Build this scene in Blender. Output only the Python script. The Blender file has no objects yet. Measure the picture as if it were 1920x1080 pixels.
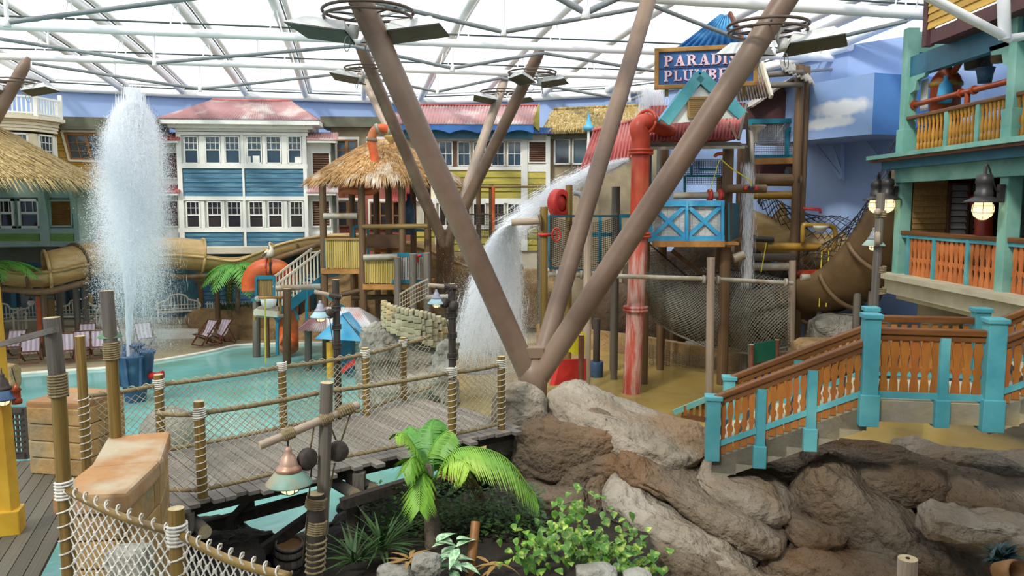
import bpy, bmesh, math, random
from mathutils import Vector, Matrix, Euler, noise
R = random.Random(7)
rad = math.radians
scene = bpy.context.scene
COL = scene.collection
# ------------------------------------------------------------------ camera
F_PX, PITCH, EYE = 1500.0, rad(5.9), 5.5
cd = bpy.data.cameras.new('camera'); cam = bpy.data.objects.new('camera', cd); COL.objects.link(cam)
cd.sensor_width = 36; cd.lens = F_PX / 1920 * 36; cd.clip_end = 400; cd.clip_start = .1
cam.location = (0, 0, EYE); cam.rotation_euler = (math.pi / 2 - PITCH, 0, 0)
scene.camera = cam
# ------------------------------------------------------------------ world, sun, exposure
w = bpy.data.worlds.new('sky'); scene.world = w; w.use_nodes = True
nt = w.node_tree; nt.nodes.clear()
tc = nt.nodes.new('ShaderNodeTexCoord'); nz = nt.nodes.new('ShaderNodeTexNoise'); rp = nt.nodes.new('ShaderNodeValToRGB')
bg = nt.nodes.new('ShaderNodeBackground'); wo = nt.nodes.new('ShaderNodeOutputWorld')
nz.inputs['Scale'].default_value = 2.2; nz.inputs['Detail'].default_value = 5
rp.color_ramp.elements[0].position = .35; rp.color_ramp.elements[0].color = (.86, .92, 1.0, 1)
rp.color_ramp.elements[1].position = .6; rp.color_ramp.elements[1].color = (1.0, 1.0, .98, 1)
nt.links.new(tc.outputs['Generated'], nz.inputs['Vector']); nt.links.new(nz.outputs['Fac'], rp.inputs['Fac'])
nt.links.new(rp.outputs['Color'], bg.inputs['Color']); nt.links.new(bg.outputs[0], wo.inputs['Surface'])
bg.inputs['Strength'].default_value = 1.35
sd = bpy.data.lights.new('sun', 'SUN'); sun = bpy.data.objects.new('sun', sd); COL.objects.link(sun)
sd.energy = 2.0; sd.angle = rad(6); sd.color = (1, .94, .84)
sun.rotation_euler = Vector((.42, .62, -.66)).to_track_quat('-Z', 'Y').to_euler()
vs = scene.view_settings
vs.view_transform = 'Standard'; vs.look = 'None'; vs.exposure = .45; vs.gamma = 1; vs.use_curve_mapping = False

# ------------------------------------------------------------------ pixel -> place helpers
SP, CP = math.sin(PITCH), math.cos(PITCH)
def ray(px, py):
    u = (px - 960) / F_PX; v = (540 - py) / F_PX
    return Vector((u, CP + v * SP, -SP + v * CP))
EYEV = Vector((0, 0, EYE))
def P(px, py, D):                     # the point of that pixel at distance D (world Y)
    d = ray(px, py); return EYEV + d * (D / d.y)
def G(px, py, z=0.0):                 # the point of that pixel on the level z
    d = ray(px, py); return EYEV + d * ((z - EYE) / d.z)
def VP(px, py, A, B):                 # the point of that pixel on the upright plane through A and B
    d = ray(px, py); n = Vector((B[1] - A[1], -(B[0] - A[0]), 0))
    return EYEV + d * (n.dot(Vector((A[0], A[1], 0)) - EYEV * 1.0) / n.dot(d))
def V(*a): return Vector(a)

# ------------------------------------------------------------------ object helpers
W = {}
T = [Matrix.Identity(4)]
class at:
    def __init__(s, loc=(0, 0, 0), rz=0, rot=None, M=None):
        s.M = M if M is not None else Matrix.Translation(loc) @ (Euler(rot) if rot else Euler((0, 0, rz))).to_matrix().to_4x4()
    def __enter__(s): T.append(T[-1] @ s.M)
    def __exit__(s, *a): T.pop()
def put(o, M, p=None):
    COL.objects.link(o)
    if p is not None:
        o.parent = p; o.matrix_parent_inverse = W[p.name].inverted()
    o.matrix_basis = M; W[o.name] = M.copy()
    return o
def tag(o, label=None, cat=None, group=None, kind=None):
    if label: o['label'] = label
    if cat: o['category'] = cat
    if group: o['group'] = group
    if kind: o['kind'] = kind
    return o
def thing(name, label, cat, loc=(0, 0, 0), group=None, kind=None):
    o = bpy.data.objects.new(name, None); o.empty_display_size = .2
    put(o, T[-1] @ Matrix.Translation(loc)); return tag(o, label, cat, group, kind)
def setting(name, label=None, loc=(0, 0, 0)):
    o = bpy.data.objects.new(name, None); put(o, T[-1] @ Matrix.Translation(loc)); o['kind'] = 'structure'
    if label: o['label'] = label
    return o
MC = {}
def getmesh(key, fn):
    if key not in MC: MC[key] = fn()
    return MC[key]
def mk(name, verts, faces, mat, p=None, smooth=False, M=None):
    me = bpy.data.meshes.new(name); me.from_pydata([tuple(v) for v in verts], [], faces)
    me.materials.append(MAT[mat])
    if smooth: me.polygons.foreach_set('use_smooth', [True] * len(me.polygons))
    me.update()
    return put(bpy.data.objects.new(name, me), M if M is not None else T[-1].copy(), p)
def inst(name, me, M, p): return put(bpy.data.objects.new(name, me), M, p)
CUBEV = [(x, y, z) for x in (-.5, .5) for y in (-.5, .5) for z in (-.5, .5)]
CUBEF = [(0, 1, 3, 2), (4, 6, 7, 5), (0, 4, 5, 1), (2, 3, 7, 6), (0, 2, 6, 4), (1, 5, 7, 3)]
def cubemesh(mat):
    def f():
        me = bpy.data.meshes.new('box_' + mat); me.from_pydata(CUBEV, [], CUBEF); me.materials.append(MAT[mat]); return me
    return getmesh(('cube', mat), f)
def dm(s): return Matrix.Diagonal((max(abs(s[0]), 1e-4), max(abs(s[1]), 1e-4), max(abs(s[2]), 1e-4), 1))
def box(name, mat, p, c, s, r=(0, 0, 0), bev=0):
    M = T[-1] @ Matrix.Translation(c) @ Euler(r).to_matrix().to_4x4()
    if not bev: return inst(name, cubemesh(mat), M @ dm(s), p)
    def f():
        bm = bmesh.new(); bmesh.ops.create_cube(bm, size=1)
        bmesh.ops.scale(bm, vec=s, verts=bm.verts)
        bmesh.ops.bevel(bm, geom=bm.edges[:], offset=bev, segments=2, affect='EDGES', profile=.6)
        me = bpy.data.meshes.new(name); bm.to_mesh(me); bm.free(); me.materials.append(MAT[mat]); return me
    return inst(name, getmesh(('bb', mat, tuple(round(q, 3) for q in s), bev), f), M, p)
def xform(a, b):
    a = Vector(a); b = Vector(b); d = b - a; L = d.length; d = d / max(L, 1e-6)
    up = Vector((0, 0, 1)) if abs(d.z) < .98 else Vector((0, 1, 0))
    y = up.cross(d).normalized(); z = d.cross(y)
    M = Matrix((d, y, z)).transposed().to_4x4(); M.translation = (a + b) / 2
    return M, L
def bar(name, mat, p, a, b, wd, h, bev=0):          # a squared timber between two points: wd across, h upright
    M, L = xform(a, b)
    if bev:
        with at(M=M): return box(name, mat, p, (0, 0, 0), (L, wd, h), bev=bev)
    return inst(name, cubemesh(mat), T[-1] @ M @ dm((L, wd, h)), p)
def cylmesh(mat, n, cap=None):
    def f():
        v = [(math.cos(2 * math.pi * i / n), math.sin(2 * math.pi * i / n), z) for z in (-.5, .5) for i in range(n)]
        fc = [(i, (i + 1) % n, n + (i + 1) % n, n + i) for i in range(n)] + [tuple(range(n))[::-1], tuple(range(n, 2 * n))]
        me = bpy.data.meshes.new('rod_' + mat); me.from_pydata(v, [], fc); me.materials.append(MAT[mat])
        for q in me.polygons[:n]: q.use_smooth = True
        if cap:
            me.materials.append(MAT[cap])
            for q in me.polygons[n:]: q.material_index = 1
        return me
    return getmesh(('cyl', mat, n, cap), f)
def tube(name, mat, p, a, b, r, n=10, cap=None):
    M, L = xform(a, b)
    M = M @ Matrix.Rotation(math.pi / 2, 4, 'Y')
    return inst(name, cylmesh(mat, n, cap), T[-1] @ M @ dm((r, r, L)), p)
def sweep_vf(pts, r, n=8, closed=False, caps=True):
    pts = [Vector(q) for q in pts]; m = len(pts); vs_, fs = [], []
    rr = r if isinstance(r, (list, tuple)) else [r] * m
    t = (pts[1] - pts[0]).normalized(); nrm = t.orthogonal().normalized()
    for i in range(m):
        if closed: t2 = (pts[(i + 1) % m] - pts[i - 1]).normalized()
        else: t2 = (pts[min(i + 1, m - 1)] - pts[max(i - 1, 0)]).normalized()
        nrm = (nrm - t2 * nrm.dot(t2));
        nrm = nrm.normalized() if nrm.length > 1e-6 else t2.orthogonal().normalized()
        bn = t2.cross(nrm)
        for k in range(n):
            a = 2 * math.pi * k / n; vs_.append(pts[i] + (nrm * math.cos(a) + bn * math.sin(a)) * rr[i])
    for i in range(m if closed else m - 1):
        for k in range(n):
            j = (i + 1) % m; fs.append((i * n + k, i * n + (k + 1) % n, j * n + (k + 1) % n, j * n + k))
    if caps and not closed: fs += [tuple(range(n))[::-1], tuple(range((m - 1) * n, m * n))]
    return vs_, fs
def pipe(name, mat, p, pts, r, n=10, closed=False): 
    v, f = sweep_vf(pts, r, n, closed); return mk(name, v, f, mat, p, smooth=n > 5)
def smoothpath(pts, k=6, closed=False):              # Catmull-Rom through the points
    pts = [Vector(q) for q in pts]; out = []; m = len(pts)
    for i in range(m if closed else m - 1):
        if closed: a, b, c, d = pts[i - 1], pts[i], pts[(i + 1) % m], pts[(i + 2) % m]
        else: a, b, c, d = pts[max(i - 1, 0)], pts[i], pts[i + 1], pts[min(i + 2, m - 1)]
        for j in range(k):
            t = j / k
            out.append(.5 * ((2 * b) + (c - a) * t + (2 * a - 5 * b + 4 * c - d) * t * t + (3 * b - a - 3 * c + d) * t ** 3))
    if not closed: out.append(pts[-1])
    return out
def lathe(name, mat, p, prof, n=16, c=(0, 0, 0), key=None):
    def f():
        v, fc = [], []
        for (r_, z) in prof: v += [(r_ * math.cos(2 * math.pi * i / n), r_ * math.sin(2 * math.pi * i / n), z) for i in range(n)]
        for j in range(len(prof) - 1):
            for i in range(n): fc.append((j * n + i, j * n + (i + 1) % n, (j + 1) * n + (i + 1) % n, (j + 1) * n + i))
        me = bpy.data.meshes.new(name); me.from_pydata(v, [], fc); me.materials.append(MAT[mat])
        me.polygons.foreach_set('use_smooth', [True] * len(me.polygons)); return me
    return inst(name, getmesh((key, mat, n, tuple(prof)), f), T[-1] @ Matrix.Translation(c), p)
def prism(name, mat, p, poly, y0, y1, M=None):       # outline in local x,z pushed from y0 to y1
    n = len(poly); v = [(x, y0, z) for x, z in poly] + [(x, y1, z) for x, z in poly]
    f = [tuple(range(n)), tuple(range(n, 2 * n))[::-1]] + [(i, i + n, (i + 1) % n + n, (i + 1) % n) for i in range(n)]
    return mk(name, v, f, mat, p, M=T[-1] @ M if M is not None else None)
class MB:                                            # collects many small shapes into ONE mesh
    def __init__(s): s.v, s.f = [], []
    def add(s, v, f): o = len(s.v); s.v += [tuple(q) for q in v]; s.f += [tuple(i + o for i in q) for q in f]
    def bar(s, a, b, wd, h):
        M, L = xform(a, b); s.add([M @ Vector((x * L, y * wd, z * h)) for x, y, z in CUBEV], CUBEF)
    def box(s, c, d): s.add([(c[0] + x * d[0], c[1] + y * d[1], c[2] + z * d[2]) for x, y, z in CUBEV], CUBEF)
    def path(s, pts, r, n=4): v, f = sweep_vf(pts, r, n, caps=False); s.add(v, f)
    def out(s, name, mat, p=None, smooth=False, kind=None):
        o = mk(name, s.v, s.f, mat, p, smooth)
        if kind: o['kind'] = kind
        return o
def ns(v, s=1.0, o=0.0): return noise.noise(Vector((v[0] * s + o, v[1] * s - o, v[2] * s + 2 * o)))

# ------------------------------------------------------------------ materials
MAT = {}
def lin(h):
    h = h.lstrip('#'); out = []
    for i in (0, 2, 4):
        c = int(h[i:i + 2], 16) / 255; out.append(c / 12.92 if c <= .04045 else ((c + .055) / 1.055) ** 2.4)
    return out
def mat(name, c1, c2=None, rough=.6, scale=2.0, bump=0.0, bscale=None, st=(1, 1, 1), coord='pos', rnd=0.0, metal=0.0, lo=.35, hi=.65, c3=None, c3s=.6, spec=None, emit=0, alpha=None, trans=0):
    m = bpy.data.materials.new(name); m.use_nodes = True; t = m.node_tree; N = t.nodes; L = t.links
    b = N['Principled BSDF']; b.inputs['Roughness'].default_value = rough; b.inputs['Metallic'].default_value = metal
    if spec is not None: b.inputs['Specular IOR Level'].default_value = spec
    A = lin(c1); b.inputs['Base Color'].default_value = (*A, 1); MAT[name] = m
    src = None; vec = None
    if c2 or bump:
        if coord == 'pos': g = N.new('ShaderNodeNewGeometry'); vec = g.outputs['Position']
        else: g = N.new('ShaderNodeTexCoord'); vec = g.outputs['Object']
        mp = N.new('ShaderNodeMapping'); mp.inputs['Scale'].default_value = st; L.new(vec, mp.inputs['Vector']); vec = mp.outputs[0]
        if coord == 'obj':                          # shift by object so that copies differ
            oi = N.new('ShaderNodeObjectInfo'); ml = N.new('ShaderNodeMath'); ml.operation = 'MULTIPLY'; ml.inputs[1].default_value = 57
            L.new(oi.outputs['Random'], ml.inputs[0]); va = N.new('ShaderNodeVectorMath'); L.new(vec, va.inputs[0]); L.new(ml.outputs[0], va.inputs[1]); vec = va.outputs[0]
    if c2:
        z = N.new('ShaderNodeTexNoise'); z.inputs['Scale'].default_value = scale; z.inputs['Detail'].default_value = 6; z.inputs['Roughness'].default_value = .62
        L.new(vec, z.inputs['Vector']); r_ = N.new('ShaderNodeValToRGB'); L.new(z.outputs['Fac'], r_.inputs['Fac'])
        r_.color_ramp.elements[0].position = lo; r_.color_ramp.elements[1].position = hi
        r_.color_ramp.elements[0].color = (*A, 1); r_.color_ramp.elements[1].color = (*lin(c2), 1); src = r_.outputs['Color']
        if c3:
            z2 = N.new('ShaderNodeTexNoise'); z2.inputs['Scale'].default_value = scale * c3s; z2.inputs['Detail'].default_value = 5; L.new(vec, z2.inputs['Vector'])
            r2 = N.new('ShaderNodeValToRGB'); r2.color_ramp.elements[0].position = .5; r2.color_ramp.elements[1].position = .66
            L.new(z2.outputs['Fac'], r2.inputs['Fac']); mx = N.new('ShaderNodeMixRGB'); L.new(r2.outputs['Color'], mx.inputs['Fac'])
            L.new(src, mx.inputs[1]); mx.inputs[2].default_value = (*lin(c3), 1); src = mx.outputs[0]
    if rnd:
        oi = N.new('ShaderNodeObjectInfo'); mr = N.new('ShaderNodeMapRange'); mr.inputs['To Min'].default_value = 1 - rnd; mr.inputs['To Max'].default_value = 1 + rnd
        L.new(oi.outputs['Random'], mr.inputs['Value']); mx = N.new('ShaderNodeVectorMath'); mx.operation = 'SCALE'
        if src: L.new(src, mx.inputs[0])
        else: mx.inputs[0].default_value = A
        L.new(mr.outputs[0], mx.inputs['Scale']); src = mx.outputs[0]
    if src: L.new(src, b.inputs['Base Color'])
    if bump:
        z = N.new('ShaderNodeTexNoise'); z.inputs['Scale'].default_value = bscale or scale * 2; z.inputs['Detail'].default_value = 5
        L.new(vec, z.inputs['Vector']); bp = N.new('ShaderNodeBump'); bp.inputs['Strength'].default_value = bump; bp.inputs['Distance'].default_value = .12 if name.startswith('rock') else .05
        L.new(z.outputs['Fac'], bp.inputs['Height']); L.new(bp.outputs[0], b.inputs['Normal'])
    if emit:
        b.inputs['Emission Color'].default_value = (*A, 1); b.inputs['Emission Strength'].default_value = emit
    if trans: b.inputs['Transmission Weight'].default_value = trans
    if alpha is not None: b.inputs['Alpha'].default_value = alpha
    return m
LEN = (.6, 9, 9)      # grain along a timber's own length
ZL = (9, 9, .5)
mat('steel_white', '#fbfcfb', '#f0f3f3', .35, .8)
mat('steel_grey', '#8e9495', '#6f7678', .35, 1.2)
mat('cable_dark', '#3c4648', rough=.4)
mat('column_brown', '#7a6250', '#65503f', .45, 1.1, c3='#86705c')
mat('column_pale', '#b7a594', '#9c8873', .45, 1.0)
mat('heater_metal', '#dfe1dd', '#bfc2bd', .4, 3)
mat('heater_face', '#56584d', '#3f423a', .5, 3)
mat('dark_metal', '#2b2b2c', '#3a3836', .45, 4)
mat('wall_blue', '#8fabd9', '#a0b8df', .7, .25)
mat('bulkhead_blue', '#87a6d6', '#98b4de', .7, .3)
mat('bulkhead_side', '#4f83c6', '#5a8ecd', .7, .4)
mat('cloud_white', '#eef0ee', '#c3d0e2', .8, 1.2)
mat('white_paint', '#eef0ea', '#dfe2da', .55, 1.5, rnd=.03)
mat('cream_paint', '#e9e3cd', '#d8d0b4', .6, 1.2, rnd=.04)
mat('blue_board', '#3a7490', '#2e617b', .55, 1.6, coord='obj', st=(3, 3, 3), rnd=.1, c3='#5c8f9f')
mat('blue_trim', '#2c62a8', '#3a75b8', .5, 1.5)
mat('yellow_board', '#bbac48', '#a8983d', .6, 1.6, coord='obj', st=(3, 3, 3), rnd=.12, c3='#8f9440')
mat('ring_brown', '#5a4a3e', '#473a30', .5, 4)
mat('ochre_board', '#d1a946', '#b98e35', .6, 1.6, coord='obj', st=(3, 3, 3), rnd=.14)
mat('green_board', '#7fa04f', '#5f8a3f', .6, 1.6, coord='obj', st=(3, 3, 3), rnd=.1)
mat('grey_green', '#a8bdb0', '#8fa89d', .6, 1.5)
mat('roof_pink', '#b98f8e', '#a67b7b', .55, .8, c3='#d5c9c3', c3s=1.2)
mat('roof_red', '#b0524c', '#9c4440', .5, 1.0, c3='#c58078')
mat('roof_blue', '#2a7ab5', '#1e62a0', .5, 1.5, c3='#5aa4d0')
mat('roof_silver', '#b9b4ab', '#8f8a80', .45, 2, c3='#7c5a40')
mat('roof_white', '#e6e6e4', '#d2cfcc', .55, 1.5, c3='#c79a96')
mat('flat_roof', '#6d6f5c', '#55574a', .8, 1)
mat('louver_brown', '#6a4a35', '#54392a', .6, 3, rnd=.1)
mat('brown_frame', '#9a6a35', '#7d5226', .5, 3)
mat('plaster_tan', '#a89a7c', '#8c8068', .8, 1.2)
mat('red_clap', '#9c5a4a', '#86493d', .7, 1.5)
mat('glass', '#2c3e48', '#38505c', .06, .5, spec=.9)
mat('glass_warm', '#3a2f22', '#251f18', .08, .8, spec=.6)
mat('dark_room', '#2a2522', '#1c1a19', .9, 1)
mat('shop_teal', '#4a7f88', '#33636f', .6, 1.2, c3='#263f48')
mat('thatch', '#cbb173', '#8e7440', .9, 1.6, st=(4, 4, 1), bump=.6, bscale=14, c3='#6f5a34')
mat('thatch_tan', '#d9a765', '#a87a42', .9, 1.6, st=(4, 4, 1), bump=.6, bscale=14, c3='#8a6a44')
mat('straw', '#dcc78d', '#7d6538', .9, 9, c3='#a98f55', c3s=.2)
mat('straw_tan', '#e9bf82', '#9a6d3a', .9, 9, c3='#e9dcc4', c3s=.12)
mat('floor_sand', '#a99a78', '#c3b38f', .45, .5, bump=.05, bscale=6)
mat('pool_teal', '#6fb0aa', '#88c0b9', .12, .35, bump=.06, bscale=5, c3='#74a89a', c3s=1.5)
mat('pool_tan', '#a98f4e', '#bba568', .14, .3, bump=.06, bscale=5, c3='#8f7a3e', c3s=2)
mat('pool_deep', '#3fbcc6', '#58ccd2', .12, .5, bump=.05, bscale=5)
mat('edge_white', '#eceade', '#dcd8c8', .5, 2)
mat('rock', '#6a5b48', '#8c7f6c', .9, 1.4, bump=1.0, bscale=9, c3='#75593c', c3s=.5)
mat('rock_pale', '#857965', '#aaa08f', .9, .9, bump=1.0, bscale=7, c3='#8d7458', c3s=.6)
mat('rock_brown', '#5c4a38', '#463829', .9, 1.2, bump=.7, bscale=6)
mat('rock_tan', '#b59567', '#94774f', .85, 1.2, bump=.7, bscale=6, c3='#7d6646')
mat('rock_grey', '#989587', '#7a776a', .9, 1.6, bump=.9, bscale=8, c3='#b1aea2')
mat('lamp_pale', '#a3c6cc', '#90b5bd', .5, 5)
mat('lamp_lilac', '#a3a3b3', '#8a8a98', .5, 5)
mat('rock_dark', '#4a443b', '#332f29', .9, 1.5, bump=.8, bscale=6)
mat('stone_tan', '#bd9a63', '#a07f4c', .8, 2.2, bump=.5, bscale=9, rnd=.14, c3='#8d8467')
mat('stone_cap', '#b98a58', '#9c7246', .75, 2, bump=.35, bscale=9, c3='#b5a78c', rnd=.06)
mat('stone_wallgrey', '#bdb698', '#9c9674', .85, 4, bump=.5, bscale=11, rnd=.16, c3='#c0a878')
mat('mortar', '#6b6250', '#57503f', .95, 4)
mat('plank_grey', '#989288', '#726b61', .7, 2.4, coord='obj', st=LEN, rnd=.2, bump=.25, bscale=6)
mat('plank_white', '#c9c8c2', '#a5a49d', .7, 2.4, coord='obj', st=LEN, rnd=.16)
mat('plank_dark', '#6c6656', '#544f42', .65, 2.4, coord='obj', st=LEN, rnd=.2, bump=.25, bscale=6)
mat('post_bamboo', '#94793c', '#775d2b', .4, 1.8, coord='obj', st=(2, 2, 1.2), rnd=.08, c3='#66532c')
mat('post_yellow', '#e2b839', '#c99a25', .45, 2, c3='#b58a2c')
mat('post_grey', '#7c7468', '#5d564c', .6, 2, coord='obj', st=(2, 2, .6), rnd=.1)
mat('post_pale', '#b8a692', '#9c8974', .6, 2.5, coord='obj', st=(2, 2, .6), rnd=.06)
mat('post_brown', '#7c6040', '#5f4730', .55, 2.2, coord='obj', st=(2, 2, .6), rnd=.1)
mat('log_end', '#cdbb93', '#b09a70', .8, 12)
mat('timber_dark', '#4c433a', '#352e28', .75, 2.4, coord='obj', st=ZL, rnd=.1)
mat('rope', '#c8bfa6', '#a89b7d', .9, 30)
mat('rope_white', '#e6e3d8', '#cdc8b8', .9, 30)
mat('rope_brown', '#9a8a66', '#7f7050', .9, 30)
mat('net_grey', '#8f8d80', '#74736a', .9, 20)
mat('net_black', '#2c2d30', rough=.9)
mat('mesh_pale', '#b9b4a4', rough=.8)
mat('teal_paint', '#51a0a9', '#418f9a', .55, 2.5, c3='#68b2b6', c3s=.5)
mat('sea_green', '#7fb5a6', '#6aa294', .55, 1.5, c3='#8fc0b0')
mat('sea_dark', '#2f7288', '#25607a', .5, 2)
mat('teal_dark', '#1f7d93', '#176a80', .45, 2)
mat('sky_paint', '#46a9d6', '#2f90c2', .5, 2, c3='#6fc0e0')
mat('baluster', '#ab6c28', '#935a1d', .5, 3, coord='obj', st=(2, 2, .6), rnd=.1, c3='#9c5826')
mat('baluster_gold', '#c98f35', '#ad7524', .42, 3, rnd=.1)
mat('baluster_red', '#cf7d45', '#b8652f', .5, 3, rnd=.1)
mat('rail_brown', '#7d5228', '#60391a', .38, 2, coord='obj', st=LEN)
mat('fascia_brown', '#7a4a35', '#633928', .5, 2)
mat('maroon', '#5a3434', '#482828', .6, 2)
mat('concrete', '#97917f', '#7d7866', .85, 1.6, bump=.3, bscale=10, c3='#a99a72')
mat('tread_black', '#2a2a2c', rough=.6)
mat('cream_beam', '#cfc9ae', '#b9b297', .7, 1.3)
mat('pipe_red', '#c0452a', '#a8361f', .42, 1.6, st=(2, 2, .6), c3='#d0693f')
mat('pipe_red_worn', '#b5533f', '#c9a79c', .55, 1.6, st=(3, 3, .5), c3='#a83a28', lo=.42, hi=.58)
mat('pipe_orange', '#dd6a33', '#c65424', .4, 2, c3='#e28a56')
mat('pipe_copper', '#b0522c', '#97401f', .35, 2, metal=.3)
mat('pipe_grey', '#b9b3a6', '#98917f', .45, 2, c3='#8b7350')
mat('pipe_brown', '#75583c', '#5c432c', .5, 2, c3='#876b48')
mat('pipe_gold', '#b08a35', '#94701f', .4, 2, c3='#7c5a22')
mat('wood_floor_edge', '#c08a4a', '#a67338', .55, 3)
mat('slide_tan', '#cdb079', '#b89559', .5, 1.2, st=(1, 1, 4), c3='#a08050')
mat('slide_dark', '#7c6446', '#665036', .6, 1.2)
mat('slat_bamboo', '#c2ab5a', '#a58d40', .6, 2, coord='obj', st=ZL, rnd=.22)
mat('slat_brown', '#a1804a', '#866838', .6, 2, coord='obj', st=ZL, rnd=.2)
mat('red_paint', '#cf3a30', '#b52c25', .4, 3)
mat('yellow_paint', '#e3d526', rough=.45)
mat('green_panel', '#1f6a52', rough=.4)
mat('blue_panel', '#2f80cf', rough=.4)
mat('navy', '#1f2a5a', rough=.4)
mat('pump_blue', '#3c5c7e', '#2e4866', .5, 3, c3='#55738f')
mat('canvas_white', '#ece4e6', '#dcd2d8', .8, 3)
mat('canvas_mauve', '#c9aebb', rough=.8)
mat('wood_red', '#7a4a34', '#623826', .6, 3)
mat('bench_white', '#dcd6c2', '#c8c0a6', .7, 3)
mat('copper_cap', '#b98a6e', '#9d6d52', .4, 5, metal=.25, c3='#c9a68e')
mat('verdigris', '#8fb3a0', '#7aa08f', .5, 5, c3='#a9a083')
mat('lamp_glow', '#ffe0a8', rough=.3, emit=1.1)
mat('bulb_warm', '#fff0d0', rough=.3, emit=2.0)
mat('green_enamel', '#5d8a62', '#4b7652', .45, 4)
mat('barrel_wood', '#9a8f80', '#776d60', .7, 2, coord='obj', st=ZL, rnd=.12)
mat('palm_leaf', '#84b53c', '#67a02d', .5, 3, rnd=.15, c3='#a3c647')
mat('palm_dark', '#5f9a3a', '#43822f', .5, 3, rnd=.15)
mat('palm_dry', '#a8854a', '#8a6a38', .8, 3)
mat('trunk', '#8a7c6a', '#6d604f', .9, 6, bump=.6, bscale=16)
mat('ivy_leaf', '#5f942d', '#41761f', .42, 14, rnd=.3, c3='#b9cd58', c3s=.8)
mat('pale_leaf', '#cfe6c4', '#6fae72', .45, 16, lo=.4, hi=.6)
mat('dark_leaf', '#44652f', '#2f4d22', .5, 5, rnd=.25)
mat('deep_leaf', '#2f4a48', '#213a3a', .5, 5, rnd=.25)
mat('soil', '#3a3228', '#2a241d', .95, 4, bump=.5)
mat('sign_blue', '#2f66a0', '#24588f', .5, 3, c3='#3f7ab2')
mat('sign_pink', '#f0c3cf', '#e4d3dc', .5, 4)
mat('sign_wine', '#7a2a3a', rough=.5)
mat('sign_wood', '#b0803c', '#8f6328', .5, 4)
mat('yellow_rope', '#d9cf3a', rough=.7)
mat('carton', '#d0b070', '#bd9b5c', .7, 3)
mat('terracotta', '#a2794c', '#87613a', .7, 3)

def film():
    m = bpy.data.materials.new('film'); m.use_nodes = True; t = m.node_tree; N = t.nodes; N.clear()
    o = N.new('ShaderNodeOutputMaterial'); a = N.new('ShaderNodeBsdfTransparent'); b = N.new('ShaderNodeBsdfTranslucent'); x = N.new('ShaderNodeMixShader')
    b.inputs[0].default_value = (.95, .97, 1, 1); a.inputs[0].default_value = (.97, .98, 1, 1)
    g = N.new('ShaderNodeNewGeometry'); mp = N.new('ShaderNodeMapping'); mp.inputs['Scale'].default_value = (.5, 2.2, 1); z = N.new('ShaderNodeTexNoise'); z.inputs['Scale'].default_value = 1.1; z.inputs['Detail'].default_value = 6
    r = N.new('ShaderNodeMapRange'); r.inputs['From Min'].default_value = .3; r.inputs['From Max'].default_value = .7; r.inputs['To Min'].default_value = .06; r.inputs['To Max'].default_value = .2
    t.links.new(g.outputs['Position'], mp.inputs[0]); t.links.new(mp.outputs[0], z.inputs['Vector']); t.links.new(z.outputs['Fac'], r.inputs['Value']); t.links.new(r.outputs[0], x.inputs[0])
    t.links.new(a.outputs[0], x.inputs[1]); t.links.new(b.outputs[0], x.inputs[2]); t.links.new(x.outputs[0], o.inputs[0]); MAT['film'] = m
film()

def spray_mat():
    m = bpy.data.materials.new('spray'); m.use_nodes = True; t = m.node_tree; N = t.nodes; N.clear()
    o = N.new('ShaderNodeOutputMaterial'); a = N.new('ShaderNodeBsdfDiffuse'); b = N.new('ShaderNodeBsdfTranslucent'); x = N.new('ShaderNodeMixShader')
    a.inputs[0].default_value = b.inputs[0].default_value = (.96, .98, 1, 1); x.inputs[0].default_value = .5
    t.links.new(a.outputs[0], x.inputs[1]); t.links.new(b.outputs[0], x.inputs[2]); t.links.new(x.outputs[0], o.inputs[0]); MAT['spray'] = m
spray_mat()
# ================================================================== the setting: floor, water, walls, glazed roof
fl = mk('floor', [(-34, -6, -.06), (20, -6, -.06), (20, 45, -.06), (-34, 45, -.06)], [(0, 1, 2, 3)], 'floor_sand'); fl['kind'] = 'structure'
edge_px = [(-60, 712), (45, 702), (150, 695), (215, 690), (330, 672), (400, 659), (445, 649), (520, 646), (600, 644), (700, 640)]
edge = smoothpath([G(*q) for q in edge_px], 5)
poly = [(e.x, e.y, 0) for e in edge] + [(-4.2, 30, 0), (-3.0, 26, 0), (-2.0, 19, 0), (-1.2, 14, 0), (-.6, 6, 0), (-12, 4, 0), (-22, 14, 0)]
pw = mk('pool_water', poly, [tuple(range(len(poly)))[::-1]], 'pool_teal'); pw['kind'] = 'structure'; pw['label'] = 'milky turquoise water of the shallow left pool'
pipe('pool_edge', 'edge_white', None, [(e.x, e.y, .02) for e in edge], .07, 6)['kind'] = 'structure'
poly = [(-.6, 6, 0), (-1.2, 14, 0), (-2.0, 19, 0), (-3.0, 26, 0), (-1.5, 31, 0), (3, 32.5, 0), (8.5, 30.5, 0), (12, 24, 0), (13.5, 14, 0), (12, 6, 0)]
pw = mk('pool_water', poly, [tuple(range(len(poly)))[::-1]], 'pool_tan'); pw['kind'] = 'structure'; pw['label'] = 'shallow tan water around the play structure'
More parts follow.
